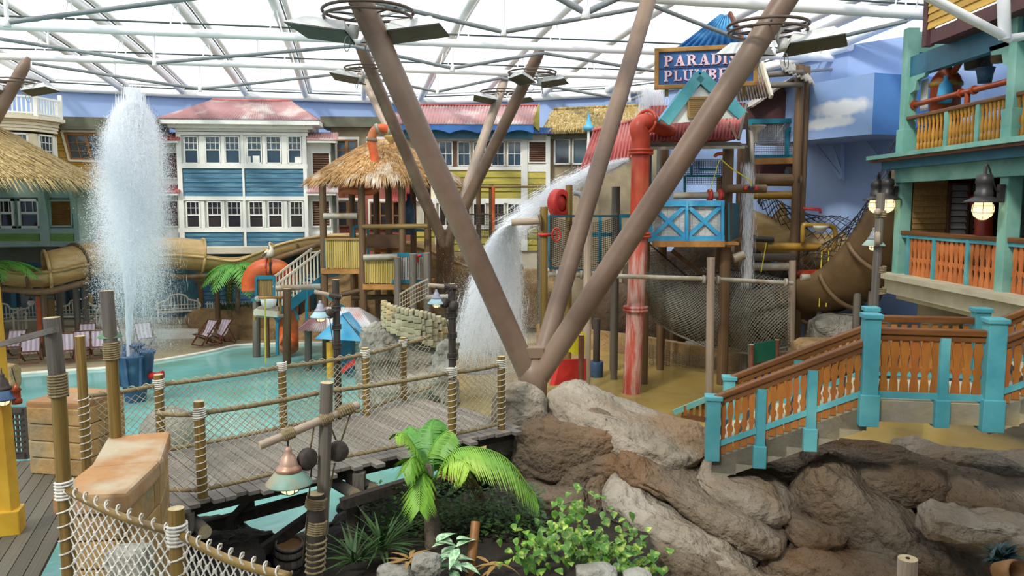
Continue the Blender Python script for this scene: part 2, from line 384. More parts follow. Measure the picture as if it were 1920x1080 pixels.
# walls
EZ = 10.9
eav = [(-60, 157), (92, 162), (229, 169), (344, 175), (461, 178), (573, 182), (682, 186), (787, 189), (902, 185), (1016, 180), (1135, 174), (1330, 152)]
WP = [G(a, b, EZ) for a, b in eav]
WP = [V(-30, 22, EZ)] + WP + [V(11.4, 27.8, EZ), V(14.2, 24.5, EZ), V(15.5, 8, EZ)]
def wallstrip(name, pts, z0, z1, m):
    v, f = [], []
    for q in pts: v += [(q.x, q.y, z0), (q.x, q.y, z1)]
    for i in range(len(pts) - 1): f.append((2 * i, 2 * i + 2, 2 * i + 3, 2 * i + 1))
    o = mk(name, v, f, m); o['kind'] = 'structure'; return o
wallstrip('wall_left', WP[:3], -.06, EZ, 'wall_blue')
wallstrip('wall_back', WP[2:12], -.06, EZ, 'wall_blue')
wallstrip('wall_right', WP[11:], -.06, EZ, 'wall_blue')
wallstrip('wall_front', [V(15.5, 8, 0), V(15.5, -6, 0), V(-30, -6, 0), V(-30, 22, 0)], -.06, EZ, 'wall_blue')
# eave beam
ev = setting('trim_1', 'white tubular eave beam along the top of the blue walls')
for a, b in zip(WP[:-3], WP[1:-2]):
    d = V(0, -.18, -.08)
    tube('eave_tube', 'steel_white', ev, a + d, b + d, .15, 10)
    tube('gutter_tube', 'steel_white', ev, a + d + V(0, -.05, .42), b + d + V(0, -.05, .42), .09, 8)
    tube('gutter_line', 'cable_dark', ev, a + d + V(0, -.1, .24), b + d + V(0, -.1, .24), .035, 6)
# blue bulkhead with painted clouds on the right
k0, k1, k2 = V(8.6, 28.6, 0), P(1637, 200, 24.3), V(14.5, 25.6, 0)
k1.z = 0
bh = setting('wall_bulkhead', 'projecting blue painted bulkhead with white clouds')
zb, zt = 7.62, 9.42
def bulk(n, a, b, m):
    return mk(n, [(a.x, a.y, zb), (b.x, b.y, zb), (b.x, b.y, zt), (a.x, a.y, zt)], [(0, 1, 2, 3)], m, bh)
bulk('bulkhead_side', k1, k2, 'bulkhead_side')
kb = V(13, 31, 0)
for z, n in ((zb, 'bulkhead_soffit'), (zt, 'bulkhead_top')):
    mk(n, [(q.x, q.y, z) for q in (k0, k1, k2, kb)], [(0, 1, 2, 3)], 'wall_blue', bh)
def painted_clouds(spots):                       # soft clouds painted on the bulkhead
    m = MAT['bulkhead_blue'].copy(); m.name = 'bulkhead_mural'; MAT['bulkhead_mural'] = m; N, L = m.node_tree.nodes, m.node_tree.links; b = N['Principled BSDF']
    src = b.inputs['Base Color'].links[0].from_socket; g = N.new('ShaderNodeNewGeometry'); nz_ = N.new('ShaderNodeTexNoise'); nz_.inputs['Scale'].default_value = 2.2; nz_.inputs['Detail'].default_value = 5; L.new(g.outputs['Position'], nz_.inputs['Vector'])
    for (px, py, rx, rz_) in spots:
        c = VP(px, py, k0, k1); mp = N.new('ShaderNodeMapping'); mp.vector_type = 'TEXTURE'; mp.inputs['Location'].default_value = c; mp.inputs['Scale'].default_value = (rx, 9, rz_); L.new(g.outputs['Position'], mp.inputs[0])
        ln = N.new('ShaderNodeVectorMath'); ln.operation = 'LENGTH'; L.new(mp.outputs[0], ln.inputs[0]); ad = N.new('ShaderNodeMath'); ad.operation = 'ADD'; L.new(ln.outputs['Value'], ad.inputs[0]); L.new(nz_.outputs['Fac'], ad.inputs[1])
        mr = N.new('ShaderNodeMapRange'); mr.inputs['From Min'].default_value = 1.15; mr.inputs['From Max'].default_value = 1.6; mr.inputs['To Min'].default_value = .85; mr.inputs['To Max'].default_value = 0; L.new(ad.outputs[0], mr.inputs['Value'])
        mx = N.new('ShaderNodeMixRGB'); L.new(mr.outputs[0], mx.inputs['Fac']); L.new(src, mx.inputs[1]); mx.inputs[2].default_value = (.85, .87, .86, 1); src = mx.outputs[0]
    L.new(src, b.inputs['Base Color'])
painted_clouds([(1575, 203, .55, .3), (1552, 230, .5, .2)])
bulk('bulkhead_face', k0, k1, 'bulkhead_mural')
for a, b in (((1560, 272), (1580, 330)), ((1530, 272), (1578, 335)), ((1580, 268), (1580, 338)), ((1620, 262), (1655, 305))):
    A, B = V(9.3, 29.5, 0), V(13, 25.6, 0)
    bar('brace', 'wall_blue', bh, VP(*a, A, B), VP(*b, A, B), .08, .1)
# ------------------------------------------------------------------ roof
ANG = rad(11.3); EX, EN = V(math.cos(ANG), math.sin(ANG), 0), V(-math.sin(ANG), math.cos(ANG), 0)
roof = setting('ceiling', 'arched transparent film roof on white tubular ribs and trusses')
def ribz(t): return EZ + .05 + .55 * math.sin(math.pi * min(t / 34, 1))
ribs = []
r0 = [G(-60, 157, EZ), G(-160, 152, EZ)]
starts = [G(a, b, EZ) for a, b in eav[1:-1]]
starts = [starts[0] - EX * 8.7, starts[0] - EX * 5.8, starts[0] - EX * 2.9] + starts + [G(1265, 160, EZ), V(9.2, 31, EZ), V(11.2, 28, EZ), V(13.6, 25.2, EZ)]
for i, s in enumerate(starts):
    ln = (s - V(0, -5, 0)).dot(EN); pts = []
    for j in range(17):
        t = ln * j / 16; q = s - EN * t; pts.append(V(q.x, q.y, ribz(t)))
    ribs.append(pts)
    rb = setting('ceiling_rib', 'white tubular roof rib') if False else None
    o = pipe('roof_rib', 'steel_white', roof, pts, .15, 10)
    off = EX * .27 + V(0, 0, .22)
    pipe('rib_rail', 'steel_white', o, [q + off for q in pts], .1, 8)
    pipe('rib_gasket', 'cable_dark', o, [q + off * .55 + V(0, 0, .03) for q in pts], .03, 5)
for i in range(len(ribs) - 1):
    A, B = ribs[i], ribs[i + 1]; v, f = [], []
    for j in range(17):
        for k in range(7):
            u = k / 6; q = A[j].lerp(B[min(j, 16)], u); v.append(q + V(0, 0, .3 + .75 * math.sin(math.pi * u) * min(1, j / 2.5) ** .6 + .03 * ns(q, 1.5)))
    for j in range(16):
        for k in range(6): f.append((j * 7 + k, j * 7 + k + 1, j * 7 + k + 8, j * 7 + k + 7))
    mk('film_panel', v, f, 'film', roof, True)
def truss(label, pA, pB, r, apex, sup, z=10.6, extra=(), cable=True, mids=(), drop=1.25):
    t = setting('ceiling_truss', label)
    A, B = (G(*q, z) if len(q) == 2 else V(*q) for q in (pA, pB))
    tube('top_tube', 'steel_white', t, A, B, r, 12)
    d = (B - A).normalized()
    if cable: tube('power_cable', 'cable_dark', t, A + V(0, .25, .32), B + V(0, .25, .32), .03, 6)
    ap = [VP(*q, A, B) for q in apex]; sp = [VP(*q, A, B) for q in sup]
    allp = sorted([(q.x, q, 'a') for q in ap] + [(q.x, q, 's') for q in sp], key=lambda e: e[0])
    def ontube(q): return A + (B - A) * ((q.x - A.x) / (B.x - A.x))
    for q in ap:
        tube('strut', 'steel_white', t, q, ontube(q), .045, 8); tube('node', 'steel_white', t, q - V(0, 0, .09), q + V(0, 0, .09), .08, 8)
    for (x0, q0, k0_), (x1, q1, k1_) in zip(allp, allp[1:]):
        tube('chord', 'steel_grey', t, q0 if k0_ == 'a' else ontube(q0) - V(0, 0, .2), q1 if k1_ == 'a' else ontube(q1) - V(0, 0, .2), .055, 8)
    for (px, y0, y1) in mids: tube('strut', 'steel_white', t, VP(px, y0, A, B), VP(px, y1, A, B), .035, 8)
    # V hangers to the ribs
    for pts in ribs:
        for q0, q1 in zip(pts, pts[1:]):
            n = V(d.y, -d.x, 0); s0 = (q0 - A).dot(n); s1 = (q1 - A).dot(n)
            if s0 * s1 < 0:
                c = q0.lerp(q1, s0 / (s0 - s1)); 
                if A.x < c.x < B.x:
                    h = ontube(c)
                    for sg in (-1, 1): tube('hanger', 'steel_white', t, c, h + d * .22 * sg, .022, 6)
    return A, B
TR2 = truss('third roof truss, white tube nearest the back wall', (-300, 96), (1262, 147), .12, [(375, 167), (820, 172), (1180, 188)], [(60, 108), (650, 122), (938, 140), (1262, 147)], mids=((215, 113, 143), (526, 120, 153)))
TR1 = truss('second roof truss, white tube ending at the right wall bracket', (-200, 40), (1640, 112), .13, [(290, 118), (848, 128), (1330, 150)], [(-100, 44), (660, 73), (1018, 88), (1640, 112)], mids=((90, 52, 92), (482, 64, 104)))
TR3 = truss('first roof truss, thick white tube ending above the green post', (-13.5, 16.4, 10.6), (1746, 28), .15, [(13, 42), (944, 60), (1450, 98)], [(560, -60), (1225, -20), (1700, 30)], cable=True)
TR4 = truss('nearest roof truss with a dark chord at the top edge', (-13, 10.5, 10.6), (12, 15.4, 10.6), .15, [(1098, 24), (120, -40)], [(640, -190), (1500, -140)], cable=False)
# bracket of the second truss at the right wall
q = TR1[1]
bk = setting('ceiling_bracket', 'white triangular truss bracket fixed to the blue wall')
for a, b in (((1605, 85), (1613, 110)), ((1613, 110), (1632, 86)), ((1632, 86), (1640, 112)), ((1634, 116), (1642, 138)), ((1640, 84), (1642, 138))):
    tube('bracket_bar', 'steel_white', bk, P(*a, q.y - .05), P(*b, q.y - .05), .05, 8)
# corner tube pair beside the right building
ct = setting('ceiling_brace', 'pair of white tubes meeting the corner of the green building')
for o in (0, 9): tube('brace_tube', 'steel_white', ct, P(1722 + o, -14 + o * .1, 14.6), P(1889 + o * .6, 72 + o * .2, 15.0), .075, 10)
tube('brace_tube', 'steel_white', ct, P(1892, 72, 15.0), P(1990, 58, 15.2), .075, 10)
tube('brace_post', 'steel_white', ct, P(1880, -60, 15.0), P(1884, 74, 15.0), .11, 10)

# unseen canopy beside the camera, added to shade the foreground rock
shade_roof = setting('ceiling_shade_canopy', 'boarded canopy of the viewing gallery')
box('canopy', 'plank_dark', shade_roof, (7.2, -.8, 8.6), (16.4, 10.4, .25)); box('shade_canopy_beam', 'timber_dark', shade_roof, (7.2, 4.2, 8.35), (16.4, .3, .4))
# ================================================================== themed house fronts along the back
class Fac:                                           # an upright front through two ground points; local x along it, y into it
    def __init__(s, A, B):
        s.A, s.B = Vector((*A, 0)), Vector((*B, 0)); u = (s.B - s.A).normalized(); s.u = u
        s.M = Matrix(((u.x, -u.y, 0, s.A.x), (u.y, u.x, 0, s.A.y), (0, 0, 1, 0), (0, 0, 0, 1)))
    def sz(s, px, py): q = VP(px, py, s.A, s.B); return (q - s.A).dot(s.u), q.z
    def rect(s, x0, y0, x1, y1):
        my, mx = (y0 + y1) / 2, (x0 + x1) / 2
        return s.sz(x0, my)[0], s.sz(x1, my)[0], s.sz(mx, y1)[1], s.sz(mx, y0)[1]
def slab(n, m, p, r, y0, y1, bev=0): return box(n, m, p, ((r[0] + r[1]) / 2, (y0 + y1) / 2, (r[2] + r[3]) / 2), (r[1] - r[0], abs(y1 - y0), r[3] - r[2]), bev=bev)
def boards(m, p, r, h, y=0, tilt=.16, n='board'):
    k = max(1, round((r[3] - r[2]) / h)); h = (r[3] - r[2]) / k
    for i in range(k):
        box(n, m, p, ((r[0] + r[1]) / 2, y - .02, r[2] + h * (i + .5)), (r[1] - r[0], .03, h * 1.03), (-tilt, 0, 0))
def window(p, r, cols=3, rows=2, split=.5, fm='white_paint', gm='glass', y=0, fw=.05, low=(1, 1), lean=0):
    s0, s1, z0, z1 = r; w_, h = s1 - s0, z1 - z0; mb = MB()
    for c, d in ((((s0 + s1) / 2, z1 - fw / 2), (w_, fw)), (((s0 + s1) / 2, z0 + fw / 2), (w_, fw)), ((s0 + fw / 2, (z0 + z1) / 2), (fw, h)), ((s1 - fw / 2, (z0 + z1) / 2), (fw, h))):
        mb.box((c[0], y - .03, c[1]), (d[0], .1, d[1]))
    o = mb.out('window', fm, p)
    zs = z0 + h * split if split else z0
    parts = [(zs, z1, cols, rows)] + ([(z0, zs, *low)] if split else [])
    for (a, b, c_, r_) in parts:
        box('pane', gm, o, ((s0 + s1) / 2, y + .0, (a + b) / 2), (w_ - fw, .015, b - a - fw * .5))
        mm = MB()
        for i in range(1, c_): mm.box((s0 + w_ * i / c_, y - .02, (a + b) / 2), (.022, .025, b - a))
        for j in range(1, r_): mm.box(((s0 + s1) / 2, y - .02, a + (b - a) * j / r_), (w_, .025, .022))
        if a > z0: mm.box(((s0 + s1) / 2, y - .03, a), (w_, .05, fw))
        if mm.v: mm.out('muntin', fm, o)
    return o
def louver(p, r, m='louver_brown', n=11, y=0, fm='white_paint', fw=.06):
    s0, s1, z0, z1 = r; mb = MB()
    for c, d in ((((s0 + s1) / 2, z1), (s1 - s0 + fw, fw)), (((s0 + s1) / 2, z0), (s1 - s0 + fw, fw)), ((s0, (z0 + z1) / 2), (fw, z1 - z0)), ((s1, (z0 + z1) / 2), (fw, z1 - z0))):
        mb.box((c[0], y - .04, c[1]), (d[0], .1, d[1]))
    o = mb.out('shutter', fm, p)
    box('shutter_back', 'dark_room', o, ((s0 + s1) / 2, y + .02, (z0 + z1) / 2), (s1 - s0, .02, z1 - z0))
    for i in range(n): box('slat', m, o, ((s0 + s1) / 2, y - .02, z0 + (z1 - z0) * (i + .5) / n), (s1 - s0, .02, (z1 - z0) / n * 1.05), (-.6, 0, 0))
    return o
def corr(n, m, p, a, b, c, d, waves, amp=.035, th=.03):   # corrugated sheet: eave a->b, ridge d->c
    a, b, c, d = map(Vector, (a, b, c, d)); nm = (b - a).cross(d - a).normalized(); v, f = [], []
    if nm.z < 0: nm = -nm
    k = waves * 4
    for i in range(k + 1):
        u = i / k; o = nm * (amp * math.sin(2 * math.pi * waves * u))
        lo, hi = a.lerp(b, u) + o, d.lerp(c, u) + o; v += [lo, hi, lo - nm * th, hi - nm * th]
    for i in range(k):
        q = 4 * i; f += [(q, q + 4, q + 5, q + 1), (q + 2, q + 3, q + 7, q + 6), (q, q + 2, q + 6, q + 4), (q + 1, q + 5, q + 7, q + 3)]
    return mk(n, v, f, m, p, True)

# ---- blue and white house with the pink hipped roof
f = Fac((-15.3, 36.4), (-8.6, 37.1))
with at(M=f.M):
    R_ = f.rect
    h = thing('blue_house', 'white trimmed house with blue boards and pink hipped roof', 'building', (3, 0, -.06))
    x0, x1, _, zt = R_(335, 248, 577, 470)
    body = slab('wall', 'white_paint', h, (x0, x1, -.06, zt), .06, 2.2)
    for a, b in ((335, 344), (456, 460), (570, 577)):
        r = R_(a, 248, b, 470); slab('corner_post', 'white_paint', h, (r[0], r[1], .2, zt), -.1, .08)
    for a, b in ((248, 254), (307, 316), (368, 376), (427, 435)):
        r = R_(335, a, 577, b); slab('band', 'white_paint', h, r, -.09, .08)
    for (a, b) in ((344.5, 456), (460, 570)):
        for (c, d, k) in ((316, 368, .2), (435, 470, .2)):
            r = R_(a, c, b, d); boards('blue_board', body, r, k)
    for (a, b) in ((345.6, 372.5), (385, 414), (422, 450.3), (463, 491.4), (499, 527.6), (539.7, 565.8)):
        window(h, R_(a, 255, b, 307), split=.5)
        window(h, R_(a + 4, 377, b + 4.3, 427), split=.48, gm='glass_warm')
    for a, b in ((372.5, 385), (414, 422), (450.3, 463), (491.4, 499), (527.6, 539.7), (565.8, 571)):
        for c, d in ((255, 307), (377, 427)):
            slab('mullion', 'white_paint', h, R_(a + .7, c, b - .7, d), -.05, .05)
    # sheets of paper stuck inside the upper panes
    for (a, b, c, d) in ((464, 470, 293, 305), (474, 487, 292, 306), (553, 566, 294, 306)):
        slab('paper_sheet', 'white_paint', h, R_(a, c, b, d), -.012, -.008)
    # hipped roof
    e0, e1 = f.sz(304, 221)[0], f.sz(603, 231)[0]; ze = f.sz(450, 226)[1]; zr = f.sz(460, 197)[1] + .35
    ra, rb_ = f.sz(385, 196)[0], f.sz(537, 200)[0]
    yo, yr = -.75, 1.2
    corr('roof_sheet', 'roof_pink', h, (e0, yo, ze), (e1, yo, ze), (rb_, yr, zr), (ra, yr, zr), 60, .025)
    corr('roof_sheet', 'roof_pink', h, (e0, 2.4, ze), (e0, yo, ze), (ra, yr, zr), (ra, yr + .05, zr), 20, .025)
    corr('roof_sheet', 'roof_pink', h, (e1, yo, ze), (e1, 2.4, ze), (rb_, yr + .05, zr), (rb_, yr, zr), 20, .025)
    tube('ridge_cap', 'roof_red', h, (ra, yr, zr + .02), (rb_, yr, zr + .02), .06, 8)
    for (dz, h_, y_, ins) in ((-.03, .2, yo + .05, .02), (-.22, .16, yo + .3, .35), (-.38, .12, yo + .55, .6)):
        box('fascia', 'white_paint', h, ((e0 + e1) / 2, y_ + 1, ze + dz - h_ / 2), (e1 - e0 - 2 * ins, 2, h_))
    for k in range(5): box('bracket', 'cream_paint', h, (e0 + .7 + (e1 - e0 - 1.4) * k / 4, yo + .35, ze - .2), (.07, .5, .14))
    # wings with shutters
    for (a, b, lx0, lx1) in ((577, 630, 584, 618), (296, 335, 301, 332)):
        rr = R_(a, 262, b, 470); slab('wing_wall', 'white_paint', h, (rr[0], rr[1], -.06, rr[3]), .3, 2)
        for c, d in ((285, 334), (376, 425)): louver(h, R_(lx0, c, lx1, d), y=.26)
        for c, d in ((247, 263), (345, 361)):
            r = R_(a, c, b + 1, d)
            corr('wing_roof', 'roof_red' if a < 400 else 'roof_pink', h, (r[0] - .02, -.35, r[2]), (r[1] + .1, -.35, r[2]), (r[1] + .05, .35, r[3]), (r[0] - .02, .35, r[3]), 12, .02)
            box('wing_fascia', 'white_paint', h, ((r[0] + r[1]) / 2, 0, r[2] - .07), (r[1] - r[0], .6, .12))
        r = R_(lx0, 435, lx1, 468); boards('white_paint', h, r, .12, .28)
    for k in range(2): slab('wing_post', 'white_paint', h, R_(622 + k * 0, 262, 630, 470), .1, .3)

# ---- link building with brown windows behind the thatched tower
f = Fac((-8.4, 38.2), (-4.0, 38.5))
with at(M=f.M):
    R_ = f.rect
    h = thing('link_house', 'red brown house part with wooden windows between blue and yellow houses', 'building', (2, 0, -.06))
    r = R_(622, 236, 830, 470); slab('wall', 'red_clap', h, (r[0], r[1], -.06, r[3]), 0, 1.5)
    slab('flat_roof', 'flat_roof', h, R_(604, 221, 800, 240), -.5, 1.5)
    slab('upper_wall', 'plaster_tan', h, R_(622, 240, 830, 330), -.06, .02)
    for a, b, c, d in ((631, 671, 262, 302), (690, 728, 262, 302), (632, 674, 376, 425), (694, 730, 378, 430), (736, 766, 378, 430)):
        window(h, R_(a, c, (a + b) / 2, d), 1, 1, .5, 'brown_frame', 'glass' if c < 300 else 'glass_warm', -.08, .07)
        window(h, R_((a + b) / 2, c, b, d), 1, 1, .5, 'brown_frame', 'glass' if c < 300 else 'glass_warm', -.08, .07)
        r = R_(a - 3, c - 5, b + 3, c); slab('lintel', 'white_paint', h, r, -.14, 0)
        for q in (a - 3, b): slab('jamb', 'white_paint', h, R_(q, c - 3, q + 3, d), -.13, 0)
    r = R_(738, 200, 775, 240); slab('parapet', 'blue_trim', h, r, -.6, -.2); 
    r = R_(732, 360, 790, 378); corr('porch_roof', 'roof_red', h, (r[0], -.9, r[2]), (r[1], -.9, r[2]), (r[1], 0, r[3]), (r[0], 0, r[3]), 14, .02)

# ---- yellow boarded house with scalloped blue fascia
f = Fac((-4.6, 37.7), (1.9, 37.9))
with at(M=f.M):
    R_ = f.rect
    h = thing('yellow_house', 'yellow boarded house with faded red roof and scalloped blue fascia', 'building', (3, 0, -.06))
    r = R_(778, 250, 1031, 470); body = slab('wall', 'cream_paint', h, (r[0], r[1], -.06, r[3]), .06, 2.4)
    sA, sB = f.sz(782, 236)[0], f.sz(998, 236)[0]; ze, zr = f.sz(900, 236)[1], f.sz(900, 204)[1] + .25
    corr('roof_sheet', 'roof_pink', h, (sA - 1, -.9, ze), (sB, -.9, ze), (sB + .3, .8, zr), (sA - 1, .8, zr), 46, .025)
    tube('ridge_cap', 'roof_red', h, (sA - 1, .8, zr + .02), (sB + .3, .8, zr + .02), .05, 8)
    prism('gable', 'yellow_board', h, [(0, ze), (.35, zr), (.35, ze - .3)], -.6, .8, Matrix.Translation((sB - .05, 0, 0)))
    # scalloped fascia
    pts = [(sA - 1, ze - .02), (sA - 1, ze - .25)]; n = 5; L = sB - sA + 1
    for i in range(n):
        for k in range(9):
            a = math.pi * k / 8; u = (i + (k / 8)) / n
            pts.append((sA - 1 + L * u, ze - .42 + (.16 * math.sin(a)) * (1 if k not in (0, 8) else 0) - (.0)))
        if i < n - 1: pts.append((sA - 1 + L * (i + 1) / n, ze - .42))
    pts += [(sB, ze - .25), (sB, ze - .02)]
    prism('scalloped_fascia', 'blue_trim', h, pts, -.85, -.78)
    slab('blue_frieze', 'sea_dark', h, (sA - 1, sB, ze - .62, ze - .05), -.45, -.4)
    r = R_(997, 241, 1042, 252); slab('side_fascia', 'blue_trim', h, r, -.5, 1)
    for a, b in ((257, 264), (313, 319), (372, 381), (424, 430)): slab('band', 'white_paint', h, R_(778, a, 988, b), -.08, .08)
    for a, b in ((977, 989), (1023, 1031), (815, 818)): slab('corner_post', 'white_paint', h, R_(a, 255, b, 470), -.1, .08)
    for a, b in ((793, 817), (823, 849), (858, 882), (887, 911), (921, 946), (951, 978)):
        window(h, R_(a, 265, b, 312), 2, 2, 0)
        window(h, R_(a, 381, b, 424), 2, 1, 0, gm='glass_warm')
    for a in (850, 913): slab('mullion', 'louver_brown', h, R_(a, 265, a + 6, 312), -.04, .05)
    boards('yellow_board', body, R_(815, 319, 977, 372), .3, 0); boards('yellow_board', body, R_(989, 322, 1023, 378), .3, 0)
    boards('yellow_board', body, R_(778, 430, 977, 470), .3, 0); boards('yellow_board', body, R_(989, 424, 1023, 470), .3, 0)
    louver(h, R_(991, 265, 1024, 305), n=10); louver(h, R_(990, 386, 1023, 422), 'white_paint', n=10)
    slab('band', 'white_paint', h, R_(986, 308, 1030, 322), -.06, .06)

# ---- thatch roofed house right of it
f = Fac((1.9, 38.2), (7.4, 36.0))
with at(M=f.M):
    R_ = f.rect
    h = thing('thatched_house', 'plaster house with a long low thatched roof beside the yellow house', 'building', (2, 0, -.06))
    r = R_(1031, 246, 1230, 470); slab('wall', 'plaster_tan', h, (r[0], r[1], -.06, r[3]), 0, 1.2)
    for a, b in ((1040, 1071), (1074, 1104)): window(h, R_(a, 259, b, 309), 1, 1, 0, y=-.05, fw=.08)
    s0, s1 = f.sz(1029, 245)[0], f.sz(1240, 245)[0]; ze, zr = f.sz(1090, 244)[1], f.sz(1090, 210)[1]
    mb = MB(); mb.add([(s0 - .1, -.8, ze), (s1, -.8, ze), (s1, .4, zr + .2), (s0 + .15, .4, zr + .2), (s0 - .1, -.7, ze - .2), (s1, -.7, ze - .2), (s1, .5, zr - .2), (s0 + .15, .5, zr - .2)], [(0, 1, 2, 3), (4, 7, 6, 5), (0, 4, 5, 1), (0, 3, 7, 4), (2, 6, 7, 3), (1, 5, 6, 2)])
    mb.out('thatch_roof', 'thatch', h)
    mb = MB()
    for i in range(2500):
        x = R.uniform(s0, s1); t_ = R.random(); y0, z0_ = -.8 + 1.2 * t_, ze + (zr + .2 - ze) * t_; l = R.uniform(.15, .4)
        mb.add([(x, y0 - .02, z0_ + .03), (x + .03, y0 - .02, z0_ + .03), (x + R.uniform(-.05, .05), y0 - l * .55 - .05, z0_ - l * .75)], [(0, 1, 2)])
    mb.out('thatch_straw', 'straw', h, kind='stuff')
    tube('ridge_roll', 'thatch', h, (s0 + .1, .42, zr + .24), (s1, .42, zr + .24), .07, 8)
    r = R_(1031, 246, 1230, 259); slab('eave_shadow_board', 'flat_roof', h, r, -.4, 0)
q = P(1104, 207, 36.4)
t = thing('blue_finial', 'small pale blue cone finial on a white pole before the thatched roof', 'finial', (q.x, q.y, 6))
with at((q.x, q.y, 0)):
    tube('pole', 'white_paint', t, (0, 0, 6), (0, 0, q.z - .8), .06, 8)
    lathe('cone', 'sky_paint', t, [(0, .02), (.05, -.25), (.13, -.62), (.26, -.72), (.24, -.86), (.08, -.92), (0, -.95)], 16, (0, 0, q.z))

# ---- yellow shingled house with slanting windows
f = Fac((-20.6, 34.6), (-15.4, 35.8))
with at(M=f.M):
    R_ = f.rect
    h = thing('shingle_house', 'ochre boarded house with slanting orange framed windows and dark flat roof', 'building', (2.5, 0, -.06))
    r = R_(60, 240, 297, 470); body = slab('wall', 'plaster_tan', h, (r[0], r[1], r[2] - .1, r[3]), .08, 2.2)
    slab('flat_roof', 'flat_roof', h, R_(104, 222, 300, 245), -.4, 2.2)
    boards('ochre_board', body, R_(60, 245, 297, 345), .28, 0)
    boards('plaster_tan', body, R_(60, 350, 297, 470), .28, 0)
    def slant(pts, nx, nm):
        m = [f.sz(*q) for q in pts]          # tl tr br bl
        mb = MB(); fw = .1
        for a, b in zip(m, m[1:] + m[:1]): mb.bar((a[0], -.1, a[1]), (b[0], -.1, b[1]), .1, fw)
        for i in range(1, nx):
            u = i / nx; a = (m[0][0] + (m[1][0] - m[0][0]) * u, m[0][1]); b = (m[3][0] + (m[2][0] - m[3][0]) * u, m[3][1]); mb.bar((a[0], -.1, a[1]), (b[0], -.1, b[1]), .1, fw)
        o = mb.out(nm, 'brown_frame', h)
        mk('pane', [(q[0], -.06, q[1]) for q in m], [(0, 1, 2, 3)], 'glass' if pts[0][1] < 300 else 'glass_warm', o)
        mm = MB()
        for i in range(2 * nx):
            if i % 2 == 0: continue
            u = i / (2 * nx); mm.bar((m[0][0] + (m[1][0] - m[0][0]) * u, -.09, m[0][1]), (m[3][0] + (m[2][0] - m[3][0]) * u, -.09, m[3][1]), .03, .03)
        for j in (1, 2):
            u = j / 3; mm.bar((m[0][0] + (m[3][0] - m[0][0]) * u, -.09, m[0][1] + (m[3][1] - m[0][1]) * u), (m[1][0] + (m[2][0] - m[1][0]) * u, -.09, m[1][1] + (m[2][1] - m[1][1]) * u), .03, .03)
        mm.out('muntin', 'brown_frame', o)
    slant([(124, 252), (236, 254), (248, 302), (134, 298)], 3, 'window'); slant([(158, 376), (232, 378), (226, 424), (150, 420)], 3, 'window')
    for a, b in (((117, 246), (132, 301)), ((117, 246), (240, 248)), ((132, 301), (250, 304)), ((150, 374), (143, 428))):
        qa, qb = f.sz(*a), f.sz(*b); bar('window_trim', 'cream_paint', h, (qa[0], -.1, qa[1]), (qb[0], -.1, qb[1]), .1, .1)

# ---- white round balcony turret at the left
c = P(25, 300, 33.5); c.z = 0
t = thing('balcony_turret', 'cream eight sided turret with a white balustrade on top', 'building', (c.x, c.y, -.06))
with at(c, rz=.25):
    ZR = lambda y: P(60, y, 32.6).z
    r0 = 1.75
    def octo(n, m, prof):
        pts = []
        return lathe(n, m, t, prof, 8)
    o = octo('wall', 'cream_paint', [(r0 - .15, ZR(455)), (r0 - .15, ZR(250))]); 
    for q in o.data.polygons: q.use_smooth = False
    for i in range(6):
        z = ZR(246) + i * .12
        o = octo('cornice_board', 'cream_paint', [(r0 - .16, z), (r0 - .02 + .03 * i, z + .01), (r0 - .05 + .03 * i, z + .12), (r0 - .2, z + .12)])
        for q in o.data.polygons: q.use_smooth = False
    o = octo('balcony_floor', 'cream_paint', [(0, ZR(224)), (r0 + .28, ZR(224)), (r0 + .28, ZR(218)), (0, ZR(218))])
    for q in o.data.polygons: q.use_smooth = False
    rr, za, zb_ = r0 + .12, ZR(218), ZR(182)
    for i in range(8):
        a0, a1 = (rad(45 * i), rad(45 * i + 45)); p0, p1 = V(rr * math.cos(a0), rr * math.sin(a0), 0), V(rr * math.cos(a1), rr * math.sin(a1), 0)
        if (p0 + p1).y > 1.6: continue
        box('balustrade_post', 'white_paint', t, (p0.x, p0.y, (za + zb_) / 2 + .1), (.14, .14, zb_ - za + .3))
        for z in (za + .12, zb_): bar('handrail', 'white_paint', t, p0 + V(0, 0, z), p1 + V(0, 0, z), .08, .07)
        for k in range(1, 9): box('baluster', 'white_paint', t, p0.lerp(p1, k / 9) + V(0, 0, (za + zb_) / 2), (.05, .05, zb_ - za - .1))
        am = (a0 + a1) / 2; ri = (r0 - .15) * math.cos(rad(22.5))
        with at((ri * math.cos(am), ri * math.sin(am), 0), rz=am + math.pi / 2):
            window(t, (-.42, .42, ZR(296), ZR(250)), 4, 3, 0, y=-.02, fw=.07)

